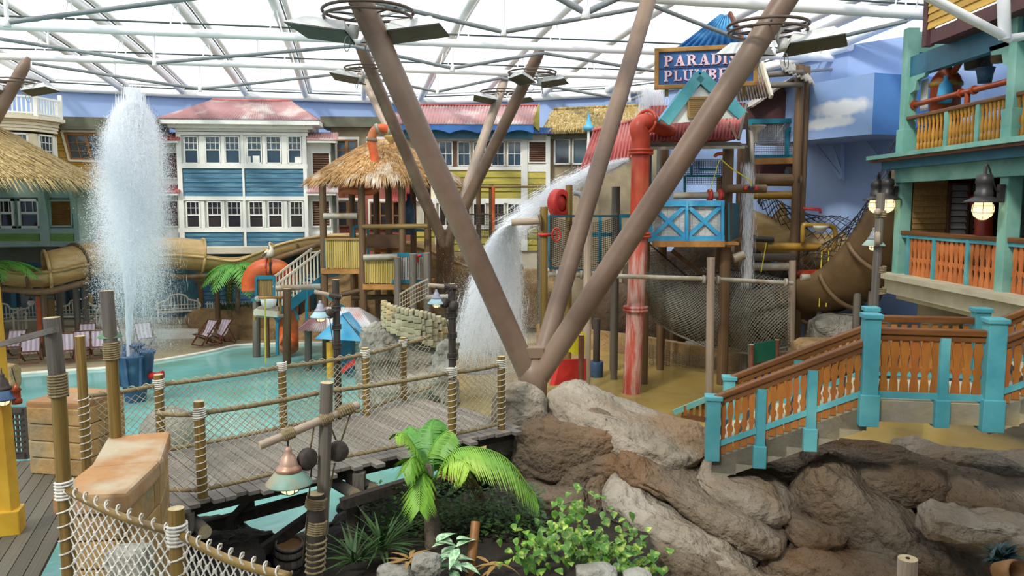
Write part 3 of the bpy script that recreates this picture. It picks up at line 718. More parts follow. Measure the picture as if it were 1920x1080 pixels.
# ---- green and grey house under the thatch at the left
f = Fac((-19.6, 30.6), (-14.2, 30.6))
with at(M=f.M):
    R_ = f.rect
    h = thing('green_house', 'grey green panelled house under the big thatched roof at left', 'building', (3, 0, 3.2))
    r = R_(-120, 345, 150, 462); slab('wall', 'grey_green', h, (r[0], r[1], r[2], r[3] + .5), .06, 1.2); [tube('pile', 'post_grey', h, (x_, .6, -.06), (x_, .6, r[2] + .05), .12) for x_ in (r[0] + .3, 2.5, r[1] - .3)]
    for a, b in ((-120, -114), (76, 94), (140, 150)): slab('corner_post', 'grey_green', h, R_(a, 345, b, 462), -.12, .08)
    for a, b in ((428, 438), (452, 462), (356, 370)): slab('band', 'grey_green', h, R_(-120, a, 150, b), -.08, .08)
    for a, b in ((-40, -8), (-2, 28), (36, 76)): window(h, R_(a, 373, b, 428), 3, 1, .52, gm='glass_warm', fw=.09)
    for a, b in ((-120, 76), (96, 140)): slab('green_panel', 'green_board', h, R_(a, 438, b, 452), -.03, .05); boards('green_board', h, R_(a, 438, b, 452), .14, -.04)
    louver(h, R_(96, 376, 136, 424), 'brown_frame', n=13, fm='grey_green')
    for a in (90, 142): 
        qa = f.sz(a, 350); box('bracket', 'grey_green', h, (qa[0], -.2, qa[1] - .5), (.12, .3, 1.0), (.2, 0, 0))
# big thatched roof at the left edge
def thatch_cone(t, c, R0, R1, z0, z1, n, m='thatch', ms='straw', strands=9000, ell=1.0, hang=.5, power=1.0, nn=40, key='thatch_roof'):
    v, fc = [], []; K = 10
    def pt(a, u):
        r_ = R0 + (R1 - R0) * u; z = z0 + (z1 - z0) * (1 - (1 - u) ** power if power != 1 else u)
        wob = 1 + .03 * ns((math.cos(a) * 2, math.sin(a) * 2, u * 3), 1.3)
        return V(c.x + r_ * wob * math.cos(a) * ell, c.y + r_ * wob * math.sin(a), z)
    for k in range(K + 1):
        for i in range(nn): v.append(pt(2 * math.pi * i / nn, k / K))
    for k in range(K):
        for i in range(nn): fc.append((k * nn + i, k * nn + (i + 1) % nn, (k + 1) * nn + (i + 1) % nn, (k + 1) * nn + i))
    o = len(v)
    for i in range(nn): q = v[i]; v.append(V(c.x + (q.x - c.x) * .82, c.y + (q.y - c.y) * .82, z0 + .05))
    for i in range(nn): fc.append((i, o + i, o + (i + 1) % nn, (i + 1) % nn))
    mk(key, v, fc, m, t, True)
    mb = MB()
    for i in range(strands):
        a = R.uniform(0, 2 * math.pi); u = R.random() ** 1.5 * .98; q = pt(a, u); dn = (pt(a, max(u - .1, 0)) - pt(a, min(u + .1, 1))).normalized()
        l = R.uniform(.25, .6) * (hang / .5); tang = V(-math.sin(a), math.cos(a), 0) * R.uniform(.012, .028)
        out = V(math.cos(a), math.sin(a), .5) * R.uniform(.02, .07)
        if u < .06: dn = (dn + V(0, 0, -.5)).normalized()
        e = q + dn * l + out + tang * R.uniform(-3, 3)
        mb.add([q + out * .4 - tang, q + out * .4 + tang, e], [(0, 1, 2)])
    mb.out('thatch_straw', ms, t, kind='stuff')
hc = V(-20.4, 27.6, 0)
t = thing('thatched_hut', 'large conical straw thatched roof on dark posts at the left edge', 'hut', hc)
zE = P(150, 345, 27.6).z
thatch_cone(t, hc, 6.0, .6, zE + .05, zE + 3.1, 40, strands=14000, hang=.6)
for a in (60, 95, 130):
    q = hc + V(math.cos(rad(a)) * 4.7, math.sin(rad(a)) * 4.7, 0); tube('post', 'post_grey', t, q, q + V(0, 0, zE + .4), .12, 10)

# ---- ground level shop fronts below the houses
f = Fac((-22, 35.2), (-8.2, 36.6))
with at(M=f.M):
    R_ = f.rect
    h = thing('shop_front', 'teal and blue boarded ground floor shop front below the houses', 'building', (5, 0, -.06))
    r = R_(0, 466, 640, 590); slab('wall', 'shop_teal', h, (r[0] - 3, r[1], -.06, r[3]), .1, .3)
    slab('ledge', 'cream_paint', h, R_(190, 462, 640, 474), -.8, .2); slab('ledge', 'flat_roof', h, R_(-80, 462, 190, 490), -.8, .2)
    for a, b in ((30, 62), (70, 140), (380, 424), (436, 500), (508, 560)):
        r = R_(a, 530, b, 585)
        if a > 300: boards('blue_board', h, r, .2, .05)
        else: slab('window', 'glass', h, r, .04, .1)
    for a in (22, 63, 142, 372, 426, 502, 563): slab('post', 'post_brown' if a > 300 else 'sea_dark', h, R_(a, 520, a + 9, 592), -.05, .1)
    slab('shop_beam', 'post_brown', h, R_(365, 520, 640, 530), -.08, .1)
    for k in range(3): box('light_box', 'carton', h, (f.sz(170, 560)[0], -.2, f.sz(170, 560)[1]), (.3, .2, .5)) if k == 0 else None
# ================================================================== branching columns with radiant heater rings
def column_tree(label, base, arms, foot=None, mat_='column_brown'):
    t = thing('branching_column', label, 'column', (base.x, base.y, foot.z if foot else base.z), 'branching roof columns')
    if foot: tube('trunk', mat_, t, foot, base + V(0, 0, .3), .34, 18)
    for top, r, m in arms:
        d = (top - base).normalized(); L = (top - base).length
        pipe('column_arm', m, t, [base, base.lerp(top, .02), base.lerp(top, .92), base.lerp(top, .965), top], [r, r, r, r * .9, r * .35], 18)
    return t
b1 = P(1000, 722, 14.5)
t = column_tree('large brown branching roof column rising from the front rock', b1, [(P(603, -161, 13.6), .2, 'column_brown'), (P(1577, -161, 13.6), .2, 'column_brown'), (P(1228, -40, 19.3), .18, 'column_brown')])
pipe('column_foot', 'column_brown', t, [P(997, 765, 14.4), P(997, 745, 14.42), P(1000, 700, 14.5), P(1001, 668, 14.6)], [.13, .25, .29, .22], 18)
box('junction_box', 'column_brown', t, P(1001, 660, 14.45), (.34, .25, .2), (0, 0, .1), bev=.015)
bt = P(835, 462, 29.5)
column_tree('second branching roof column behind the thatched play tower', bt, [(P(670, 72, 26.0), .2, 'column_brown'), (P(1018, 84, 27), .2, 'column_brown'), (P(672, 125, 32.2), .17, 'column_pale'), (P(950, 138, 32.0), .18, 'column_pale')], G(832, 600, 0), )
bl = P(-160, 500, 27.5)
column_tree('brown branching roof column cut off at the left edge of the picture', bl, [(P(54, 108, 27.6), .2, 'column_brown'), (P(-330, 100, 27), .2, 'column_brown')], V(bl.x, bl.y, -.05))
def heater(label, c, R0, angs, tilt=.35, L=1.15, wd=.62, ringz=.0):
    t = thing('radiant_heater', label, 'heater', c, 'radiant heaters on the columns')
    with at(c):
        for z, r_ in ((ringz, R0), (ringz - .1, R0 * .97)):
            pipe('ring', 'ring_brown', t, [(r_ * math.cos(a * math.pi / 14), r_ * math.sin(a * math.pi / 14), z) for a in range(28)], .028, 8, True)
        for k in range(6):
            a = k * math.pi / 3 + .3; tube('spoke', 'dark_metal', t, (.2 * math.cos(a), .2 * math.sin(a), ringz - .05), (R0 * math.cos(a), R0 * math.sin(a), ringz - .05), .015, 6)
        for a in angs:
            ar = rad(a)
            with at((math.cos(ar) * .26, math.sin(ar) * .26, ringz - .42), rot=(-.2 * math.cos(ar), -tilt * .45, ar)):
                h = thing('tmp', '', '') if False else None
                hd = mk('hood', [(.05, -wd / 2, 0), (L * .82, -wd / 2, 0), (L, wd / 2, 0), (.05, wd / 2, 0), (.15, -wd * .3, .2), (L * .72, -wd * .3, .2), (L * .72, wd * .3, .2), (.15, wd * .3, .2)],
                   [(4, 5, 6, 7), (0, 1, 5, 4), (1, 2, 6, 5), (2, 3, 7, 6), (3, 0, 4, 7)], 'heater_metal', t)
                mk('emitter_plate', [(.07, -wd / 2 + .01, -.015), (L * .81, -wd / 2 + .01, -.015), (L - .02, wd / 2 - .01, -.015), (.07, wd / 2 - .01, -.015)] + [(.07, -wd / 2 + .01, .01), (L * .81, -wd / 2 + .01, .01), (L - .02, wd / 2 - .01, .01), (.07, wd / 2 - .01, .01)], [(3, 2, 1, 0), (4, 5, 6, 7), (0, 1, 5, 4), (1, 2, 6, 5), (2, 3, 7, 6), (3, 0, 4, 7)], 'heater_face', hd)
                pipe('arm', 'heater_metal', hd, smoothpath([(.02, 0, .04), (-.06, 0, .2), (.05, 0, .38), (.42, 0, .42)], 3), .03, 6)
                lathe('motor', 'heater_metal', hd, [(0, -.09), (.09, -.09), (.09, .09), (0, .09)], 12, (.02, .0, .1))
                pipe('wire_loop', 'steel_grey', hd, [(.05 + .0 * a_, .1 + .13 * math.cos(a_ * math.pi / 8), -.15 + .13 * math.sin(a_ * math.pi / 8)) for a_ in range(16)], .009, 5, True)
    return t
heater('large ringed radiant heater on the left arm of the front column', P(690, 22, 13.9), .76, (172, 8, 75))
heater('large ringed radiant heater on the right arm of the front column', P(1440, 48, 13.9), .66, (-6, 100))
heater('small radiant heater on the dark left arm of the rear column', P(690, 128, 26.6), .75, (190, 150), L=1.0)
heater('small radiant heater on the dark right arm of the rear column', P(998, 136, 27.4), .8, (0, 240), L=1.0)
heater('small radiant heater on the pale right arm of the rear column', P(942, 172, 31.3), .85, (0, 200), L=1.0)
heater('small radiant heater on the column at the left edge', P(30, 152, 27.7), .75, (0, 190), L=1.1)
# ================================================================== left middle ground: slide, terrace, deck chairs, geyser
def trough(n, m, p, pts, r, a0, a1, th=.06, k=12, flat=1.0):
    pts = [Vector(q) for q in pts]; v, f = [], []; m_ = len(pts); w_ = 2 * (k + 1)
    for i, q in enumerate(pts):
        t = (pts[min(i + 1, m_ - 1)] - pts[max(i - 1, 0)]).normalized(); s = t.cross(V(0, 0, 1)).normalized(); u = s.cross(t)
        rr = r[i] if isinstance(r, list) else r
        for rad_ in (rr, rr - th):
            for j in range(k + 1):
                a = rad(a0 + (a1 - a0) * j / k); v.append(q + s * rad_ * math.cos(a) + u * rad_ * math.sin(a) * flat)
    for i in range(m_ - 1):
        o, e = i * w_, (i + 1) * w_
        for j in range(k): f += [(o + j, o + j + 1, e + j + 1, e + j), (o + k + 1 + j, e + k + 1 + j, e + k + 2 + j, o + k + 2 + j)]
        f += [(o, e, e + k + 1, o + k + 1), (o + k, o + 2 * k + 1, e + 2 * k + 1, e + k)]
    for o in (0, (m_ - 1) * w_):
        for j in range(k): f.append((o + j, o + k + 1 + j, o + k + 2 + j, o + j + 1))
    return mk(n, v, f, m, p, True)
def ring(n, m, p, pts, i, r, a0, a1, rt):
    t = (pts[min(i + 1, len(pts) - 1)] - pts[max(i - 1, 0)]).normalized(); s = t.cross(V(0, 0, 1)).normalized(); u = s.cross(t)
    return pipe(n, m, p, [pts[i] + s * r * math.cos(rad(a)) + u * r * math.sin(rad(a)) for a in [a0 + (a1 - a0) * j / 18 for j in range(19)]], rt, 6)
sp = smoothpath([P(-90, 498, 28.6), P(-20, 500, 28.8), P(40, 508, 29), P(88, 508, 29.3), P(135, 497, 30), P(190, 487, 31), P(300, 478, 32.3), P(378, 482, 33.2), P(440, 488, 33.8), P(490, 474, 34), P(540, 456, 34), P(600, 444, 34), P(665, 442, 34), P(740, 452, 34), P(820, 478, 34.6), P(900, 510, 35)], 5)
t = thing('flume_slide', 'long tan wooden flume slide curving past the house fronts', 'slide', G(200, 600))
trough('trough', 'slide_tan', t, sp, .72, 180, 360, flat=.8)
trough('covered_section', 'slide_tan', t, sp[15:26], .72, 0, 180); trough('covered_section', 'slide_tan', t, sp[28:36], .72, 0, 180)
for i in (15, 21, 25, 28, 35): ring('hoop', 'slide_dark' if i in (21,) else 'slide_tan', t, sp, i, .76, 0, 360, .06)
for i in (8, 12, 40, 46, 52, 58): ring('brace', 'slide_dark', t, sp, i, .76, 190, 350, .05)
for sgn in (1, -1):
    pth = []
    for i in range(len(sp)):
        tt = (sp[min(i + 1, len(sp) - 1)] - sp[max(i - 1, 0)]).normalized(); s = tt.cross(V(0, 0, 1)).normalized(); pth.append(sp[i] + s * .74 * sgn + V(0, 0, .02))
    pipe('rim', 'slide_tan', t, pth, .06, 6)
for i in (3, 14, 26, 37, 45, 53, 60): tube('support', 'post_brown', t, (sp[i].x, sp[i].y, -.06), sp[i] - V(0, 0, .55), .11, 10)
pipe('log_rail', 'post_brown', t, smoothpath([P(-60, 535, 28), P(30, 544, 28.2), P(85, 547, 28.4), P(130, 538, 28.8), P(166, 528, 29.2)], 4), .11, 8)
pipe('log_rail', 'post_brown', t, smoothpath([P(297, 514, 32), P(350, 519, 32.4), P(430, 512, 33), P(520, 498, 33)], 4), .1, 8)
pipe('log_rail', 'post_brown', t, [P(500, 492, 33), P(575, 466, 33), P(610, 455, 33)], .11, 8)

# terrace with steps
ts = setting('floor_terrace', 'raised terrace with three pale steps')
a, b = G(240, 636), G(366, 632)
for k in range(3):
    mk('step', [(a.x - 2, a.y + .32 * k, .15 * k - .06), (b.x, b.y + .32 * k, .15 * k - .06), (b.x, b.y + 5, .15 * k - .06), (a.x - 2, a.y + 5, .15 * k - .06),
                (a.x - 2, a.y + .32 * k, .15 * (k + 1)), (b.x, b.y + .32 * k, .15 * (k + 1)), (b.x, b.y + 5, .15 * (k + 1)), (a.x - 2, a.y + 5, .15 * (k + 1))],
       [(4, 5, 6, 7), (0, 1, 5, 4), (1, 2, 6, 5), (0, 4, 7, 3)], 'edge_white' if k < 2 else 'floor_sand', ts)
mk('bank', [(-30, 30.2, -.06), (a.x - 2, 31.6, -.06), (a.x - 2, a.y, .45), (-30, a.y - .6, .45), (-30, 37, .45), (a.x - 2, 37, .45)], [(0, 1, 2, 3), (3, 2, 5, 4)], 'floor_sand', ts)
# deck chairs
def deck_chair(label, c, rz, s=1.0):
    with at(c, rz=rz):
        t = thing('deck_chair', label, 'deck chair', (0, 0, 0), 'striped deck chairs by the pool')
        w_ = .3
        for sx in (-1, 1):
            bar('frame_rail', 'wood_red', t, (sx * w_, -.45, .06), (sx * w_, .38, .98), .035, .05)
            bar('leg', 'wood_red', t, (sx * (w_ - .04), .5, .0), (sx * (w_ - .04), -.38, .46), .035, .05)
            bar('strut', 'wood_red', t, (sx * (w_ + .03), .5, .04), (sx * (w_ + .03), .12, .68), .025, .04)
        for y, z in ((-.38, .46), (.36, .96), (-.45, .06), (.5, .02)): bar('cross_bar', 'wood_red', t, (-w_, y, z), (w_, y, z), .035, .035)
        cv = None
        for k in range(7):
            pts = smoothpath([(0, -.4, .47), (0, -.12, .33), (0, .12, .48), (0, .37, .96)], 3)
            x0, x1 = -.26 + .52 * k / 7, -.26 + .52 * (k + 1) / 7
            v, f = [], []
            for q in pts: v += [(x0, q.y, q.z + .02), (x1, q.y, q.z + .02), (x0, q.y + .012, q.z + .0), (x1, q.y + .012, q.z + .0)]
            for i in range(len(pts) - 1):
                o = 4 * i; f += [(o, o + 1, o + 5, o + 4), (o + 2, o + 6, o + 7, o + 3)]
            mk('canvas_stripe', v, f, 'canvas_white' if k % 2 == 0 else 'canvas_mauve', t, True)
DC = [((13, 676), -.25, 'at the far left, partly cut by the edge'), ((42, 686), -.1, 'second from left, in front of the white bench'), ((88, 664), .1, 'third from left, set back from the pool edge'), ((108, 684), .0, 'fourth from left, close to the pool edge'),
      ((141, 678), .1, 'left of the yellow mooring post'), ((174, 676), -.15, 'right of the yellow mooring post'), ((200, 668), .15, 'beside the tall lamp post'), ((262, 658), .2, 'standing in the mist behind the geyser'), ((150, 660), -.2, 'in the back row behind the mooring post'),
      ((378, 651), -.55, 'left one of the pair beside the boulder planter'), ((405, 649), -.5, 'right one of the pair beside the boulder planter')]
for (q, rz, w_) in DC: deck_chair('striped canvas deck chair ' + w_, G(*q) + V(0, .5, 0), rz + (.5 if q[0] < 300 else 0))
def bench(label, c, rz):
    with at(c, rz=rz):
        t = thing('garden_bench', label, 'bench', (0, 0, 0), 'white slatted garden benches')
        L = 1.7
        for k in range(5): box('seat_slat', 'bench_white', t, (0, -.2 + .1 * k, .42), (L, .08, .035))
        for sx in (-1, 1):
            for y in (-.24, .24): box('leg', 'bench_white', t, (sx * (L / 2 - .05), y, .3 if y < 0 else .45), (.07, .07, .6 if y < 0 else .9))
            pipe('arm', 'bench_white', t, smoothpath([(sx * L / 2, .24, .7), (sx * L / 2, 0, .72), (sx * L / 2, -.2, .66), (sx * L / 2, -.24, .58)], 3), .045, 6)
        prof = [(-L / 2, .75), (-L / 2 + .2, .82), (-.42, .88), (-.3, 1.05), (0, 1.12), (.3, 1.05), (.42, .88), (L / 2 - .2, .82), (L / 2, .75)]
        pipe('back_rail', 'bench_white', t, [(x, .26, z) for x, z in smoothpath([(x, 0, z) for x, z in prof], 3) and [(q.x, q.z) for q in smoothpath([(x, 0, z) for x, z in prof], 3)]], .04, 6)
        for k in range(13):
            x = -L / 2 + L * (k + .5) / 13; z1 = .8 + .3 * max(0, 1 - abs(x) / .5) ** .6
            box('back_slat', 'bench_white', t, (x, .26, (.46 + z1) / 2), (.035, .03, z1 - .46))
        for z in (.5, .66): box('back_cross_slat', 'bench_white', t, (0, .26, z), (L, .03, .035))
for (q, rz, w_) in (((146, 612), -.2, 'in the middle of the left terrace below the slide'), ((72, 618), -.15, 'left of the tall curved back bench'), ((4, 622), .5, 'at the far left edge of the terrace'), ((332, 604), .1, 'at the top of the three terrace steps')):
    bench('white curved back garden bench ' + w_, G(q[0], q[1], .45) if q[0] < 300 else P(q[0], q[1], 33.6) + V(0, .2, .02), rz + .35)
# double globe lamp
c = G(86, 640)
with at(c):
    t = thing('globe_lamp', 'wooden lamp post with two white globe lanterns before the shops', 'lamp', (0, 0, 0))
    s = c.y / F_PX; zz = lambda y: P(86, y, c.y).z
    tube('post', 'post_brown', t, (0, 0, -.06), (0, 0, zz(525)), .07, 8); tube('cross_arm', 'post_brown', t, (-33 * s, 0, zz(553)), (33 * s, 0, zz(551)), .05, 8)
    for x in (-24, 22):
        tube('hanger', 'dark_metal', t, (x * s, 0, zz(553)), (x * s, 0, zz(563)), .02, 6)
        lathe('globe', 'white_paint', t, [(0, -.12), (.1, -.09), (.13, 0), (.1, .09), (.04, .13), (0, .14)], 12, (x * s, 0, zz(568)))
        lathe('globe_cap', 'wood_red', t, [(.0, .2), (.05, .18), (.09, .1), (.07, .08)], 10, (x * s, 0, zz(568)))
    box('lantern_head', 'pump_blue', t, (0, 0, zz(540)), (.2, .2, .2))
for (px, py0, py1, m, w_) in ((75, 556, 590, 'pipe_orange', 'orange'), (97, 560, 596, 'post_bamboo', 'tan')):
    c = P(px, py1, 31); t = thing('barrel_pillar', 'short %s pillar at the shop entrance behind the globe lamp' % w_, 'pillar', (c.x, c.y, -.06))
    tube('shaft', m, t, (c.x, c.y, -.06), (c.x, c.y, P(px, py0, 31).z), .13, 12); tube('base', 'post_brown', t, (c.x, c.y, -.06), (c.x, c.y, .15), .18, 12)
# boulder planter and palms
def rockblob(n, m, p, c, s, seed, sub=4, amp=.22, rz=0, freq=1.3):
    bm = bmesh.new(); bmesh.ops.create_icosphere(bm, subdivisions=sub, radius=1)
    for q in bm.verts:
        d = q.co.copy(); k = 1 + amp * noise.fractal(d * freq + V(seed, seed * 2, -seed), 1, 2, 4) ; d *= k
        for ax in range(3): d[ax] = max(-.86, min(.86, d[ax])) 
        q.co = V(d.x * s[0], d.y * s[1], d.z * s[2])
    me = bpy.data.meshes.new(n); bm.to_mesh(me); bm.free(); me.materials.append(MAT[m]); me.polygons.foreach_set('use_smooth', [True] * len(me.polygons))
    return inst(n, me, T[-1] @ Matrix.Translation(c) @ Matrix.Rotation(rz, 4, 'Z'), p)
a = G(460, 648)
t = thing('boulder_planter', 'tan boulder planter wall behind the two deck chairs', 'rockwork', a)
for i, (px, py, rx, rz_) in enumerate(((385, 610, 26, 32), (420, 612, 30, 34), (470, 608, 38, 36), (430, 628, 24, 22), (480, 634, 40, 22), (530, 620, 36, 34), (600, 618, 45, 36), (660, 616, 30, 36), (565, 634, 40, 22))):
    c = P(px, py, 34.2 - (.7 if py > 625 else 0)); rockblob('boulder', 'rock_tan', t, c, (rx * 1.25 * c.y / F_PX, .8, rz_ * 1.15 * c.y / F_PX), i * 3.1)
with at(P(430, 574, 34.6)):
    t = thing('picket_rail', 'low white picket rail above the boulder planter', 'railing', (0, 0, -.3))
    for k in range(18): box('picket', 'white_paint', t, (-.95 + k * .11, 0, 0), (.05, .03, .38))
    for z in (-.1, .1): box('rail', 'white_paint', t, (0, .02, z), (2.1, .03, .05))
def frond(mb, base, dr, L, droop, nl=22, wl=.34, up=.4, seed=0, wid=.03):
    d = Vector(dr).normalized(); pts = []
    for j in range(11):
        u = j / 10; pts.append(Vector(base) + d * L * u + V(0, 0, up * L * u - droop * L * u * u))
    mb.path(pts, .012 if L < 1.5 else .02, 4)
    for k in range(nl):
        u = .12 + .88 * k / (nl - 1); x = u * 10; i = min(int(x), 9); q = pts[i].lerp(pts[i + 1], x - i); tt = (pts[i + 1] - pts[i]).normalized()
        s = tt.cross(V(0, 0, 1)).normalized(); ll = wl * (math.sin(math.pi * min(1, .18 + u * .82)) ** .7 + .12)
        for sg in (-1, 1):
            e = q + s * sg * ll * .85 + tt * ll * .55 + V(0, 0, -ll * .35 + R.uniform(-.03, .03)); mid = q.lerp(e, .45) + V(0, 0, ll * .08)
            n_ = tt * wid
            mb.add([q - n_ * .4, q + n_ * .4, mid + n_, mid - n_, e], [(0, 1, 2, 3), (3, 2, 4)])
def palm(label, base, top, nf, L, m='palm_dark', droop=.8, r=.09, nl=22, wl=.35, up=.45, wid=.03, seed=1, name='palm_tree'):
    t = thing(name, label, 'palm', base); rr = random.Random(seed)
    pipe('trunk', 'trunk', t, [base, base.lerp(top, .5) + V(.03, 0, 0), top], [r * 1.3, r, r * .8], 10)
    for i in range(nf):
        a = 2 * math.pi * i / nf + rr.uniform(-.3, .3); mb = MB(); frond(mb, top, (math.cos(a), math.sin(a), 0), L * rr.uniform(.8, 1.1), droop * rr.uniform(.8, 1.3), nl, wl, up * rr.uniform(.5, 1.5), wid=wid); mb.out('frond', m, t)
    return t
palm('green palm growing behind the boulder planter below the slide', P(446, 585, 33.2), P(443, 497, 33), 11, 1.6, droop=.95, nl=20, wl=.5, wid=.05)
palm('green palm leaning in at the left edge above the slide', P(-40, 640, 28), P(-18, 498, 27.5), 10, 1.5, droop=.8, nl=18, wl=.5, wid=.05, seed=5)
mb = MB()
for i in range(260):
    q = P(R.uniform(405, 475), R.uniform(574, 586), 34.2 + R.uniform(-.4, .3)); mb.add([q, q + V(.05, 0, .02), q + V(R.uniform(-.2, .2), R.uniform(-.1, .1), R.uniform(.1, .3))], [(0, 1, 2)])
tag(mb.out('planter_grass', 'dark_leaf', kind='stuff'), 'dark green low foliage on top of the boulder planter', 'foliage')
# pump with the geyser
c = G(255, 752)
with at(c):
    t = thing('fountain_pump', 'blue funnel shaped pump standing in the pool below the geyser', 'fountain', (0, 0, 0))
    lathe('body', 'pump_blue', t, [(.28, 0), (.3, .1), (.34, .45), (.42, .5), (.5, 1.25), (.53, 1.3), (.53, 1.36), (.45, 1.36), (.4, 1.2), (0, 1.15)], 8)
    for a in range(0, 360, 45): bar('rib', 'pump_blue', t, (.42 * math.cos(rad(a)), .42 * math.sin(rad(a)), .5), (.52 * math.cos(rad(a)), .52 * math.sin(rad(a)), 1.3), .07, .07)
    with at((.38, -.1, 1.1), rot=(0, .12, 0)): lathe('side_bucket', 'pump_blue', t, [(0, -.45), (.12, -.45), (.2, .3), (.23, .32), (.23, .38), (.17, .38), (.14, .2), (0, .2)], 12)
    lathe('funnel', 'pump_blue', t, [(.05, 0), (.08, .1), (.22, .22), (.22, .26), (.06, .2)], 12, (.05, .1, 1.36))
    tube('nozzle', 'pump_blue', t, (-.25, 0, 1.2), (-.25, 0, 1.62), .06, 10)
    with at((.45, -.1, .75), rot=(0, math.pi / 2, 0)): lathe('red_spout', 'red_paint', t, [(0, 0), (.1, 0), (.09, .25), (.15, .34), (.15, .38), (.08, .38), (0, .3)], 12)
t = thing('rock_dome', 'smooth pale grey dome in the pool behind the rope bridge', 'fountain', G(296, 858) + V(0, .6, 0))
q = G(296, 856) + V(0, .6, 0)
lathe('dome', 'rock_grey', t, [(.68, -.05), (.66, .3), (.6, .55), (.45, .8), (.25, .93), (0, .98)], 24, q)
import numpy as np
def drops(name, label, pts, fine=None):
    """water spray: fine falling streaks (place, direction, length, thickness) plus a cloud of tiny droplets (n x 3 places, size)"""
    v, nrm = [], np.random.default_rng(len(pts))
    A = np.array([[*q, *(d * l), th] for q, d, l, th in pts]).reshape(-1, 7)
    rd = nrm.normal(size=(len(A), 3)); sd_ = np.cross(rd, A[:, 3:6]); sd_ /= np.linalg.norm(sd_, axis=1)[:, None] + 1e-9
    vs_ = [np.stack([A[:, :3], A[:, :3] + A[:, 3:6] * .5 + sd_ * A[:, 6:7] * 1.3, A[:, :3] + A[:, 3:6], A[:, :3] + A[:, 3:6] * .5 - sd_ * A[:, 6:7] * 1.3], 1).reshape(-1, 3)]
    nq = len(A); nt_ = 0
    if fine is not None:
        Fp, sz = fine; nt_ = len(Fp); vs_.append((Fp[:, None, :] + nrm.normal(size=(nt_, 3, 3)) * sz).reshape(-1, 3))
    co = np.concatenate(vs_).astype(np.float32); me = bpy.data.meshes.new(name); me.vertices.add(len(co)); me.vertices.foreach_set('co', co.ravel())
    nl_ = nq * 4 + nt_ * 3; me.loops.add(nl_); me.loops.foreach_set('vertex_index', np.arange(nl_, dtype=np.int32))
    me.polygons.add(nq + nt_); me.polygons.foreach_set('loop_start', np.concatenate([np.arange(nq) * 4, nq * 4 + np.arange(nt_) * 3]).astype(np.int32))
    me.update(calc_edges=True); me.materials.append(MAT['spray'])
    o = put(bpy.data.objects.new(name, me), Matrix.Identity(4)); o['kind'] = 'stuff'
    return tag(o, label, 'water')
def cloud_cone(a, b, R0, curve, n, seed, wfun, edge=.55):
    r_ = np.random.default_rng(seed); u = r_.random(n * 3); u = u[r_.random(n * 3) < wfun(u)][:n]; n = len(u)
    rr = np.interp(u, [c_[0] for c_ in curve], [c_[1] for c_ in curve]) * R0; q = np.abs(np.sqrt(r_.random(n)) * (1.25 - edge) + r_.normal(0, edge * .3, n)); an = r_.random(n) * 2 * np.pi
    a, b = np.array(a), np.array(b); Pp = a + (b - a) * u[:, None]; Pp[:, 0] += rr * q * np.cos(an); Pp[:, 1] += rr * q * np.sin(an); return Pp
def lerpc(curve, u):
    for (a, b), (c_, d) in zip(curve, curve[1:]):
        if u <= c_: return b + (d - b) * (u - a) / (c_ - a)
    return curve[-1][1]
def column_spray(a, b, R0, curve, n, l=(.2, .6), th=(.004, .009), wts=None, pw=.75, fall=.5):
    a, b = Vector(a), Vector(b)
    for i in range(n):
        while True:
            u = R.random(); rr = lerpc(curve, u)
            if R.random() < (wts(u) if wts else min(1, .25 + rr)): break
        an = R.uniform(0, 2 * math.pi); r_ = R0 * rr * R.random() ** pw
        q = a.lerp(b, u) + V(math.cos(an) * r_, math.sin(an) * r_, 0)
        d = ((b - a).normalized() + V(math.cos(an), math.sin(an), 0) * .12 * R.random()).normalized()
        yield q, (d if R.random() > fall else V(R.uniform(-.05, .05), 0, -1).normalized()), R.uniform(*l), R.uniform(*th)
D0 = c.y
g0, g1 = P(240, 652, D0), P(248, 182, D0)
GC = [(0, .05), (.25, .15), (.42, .4), (.6, .72), (.78, .95), (.9, .72), (.97, .42), (1, .2)]
PL = [(0, 1.0), (.3, 1.0), (.7, .98), (.85, .8), (.95, .5), (1, .25)]
drops('water_geyser', 'tall white geyser of water shooting up from the blue pump', list(column_spray(g0, g1, .75, GC, 9000, wts=lambda u: 1 if u > .4 else .8)),
      (cloud_cone(P(246, 620, D0), P(249, 190, D0), 1.2, PL, 620000, 3, lambda u: np.clip(.04 + u * 1.7, 0, 1) ** 1.6), .0072))
drops('falling_mist', 'faint curtain of falling mist around the geyser', list(column_spray(P(268, 640, D0 + .5), P(262, 380, D0 + .5), 1.4, [(0, .9), (.5, .95), (1, .7)], 1500, (.1, .3), (.0015, .003), fall=1, pw=.6)),
      (cloud_cone(P(272, 660, D0 + .3), P(262, 400, D0 + .3), 1.25, [(0, 1), (1, .9)], 110000, 5, lambda u: .5 + 0 * u, .6), .0045))
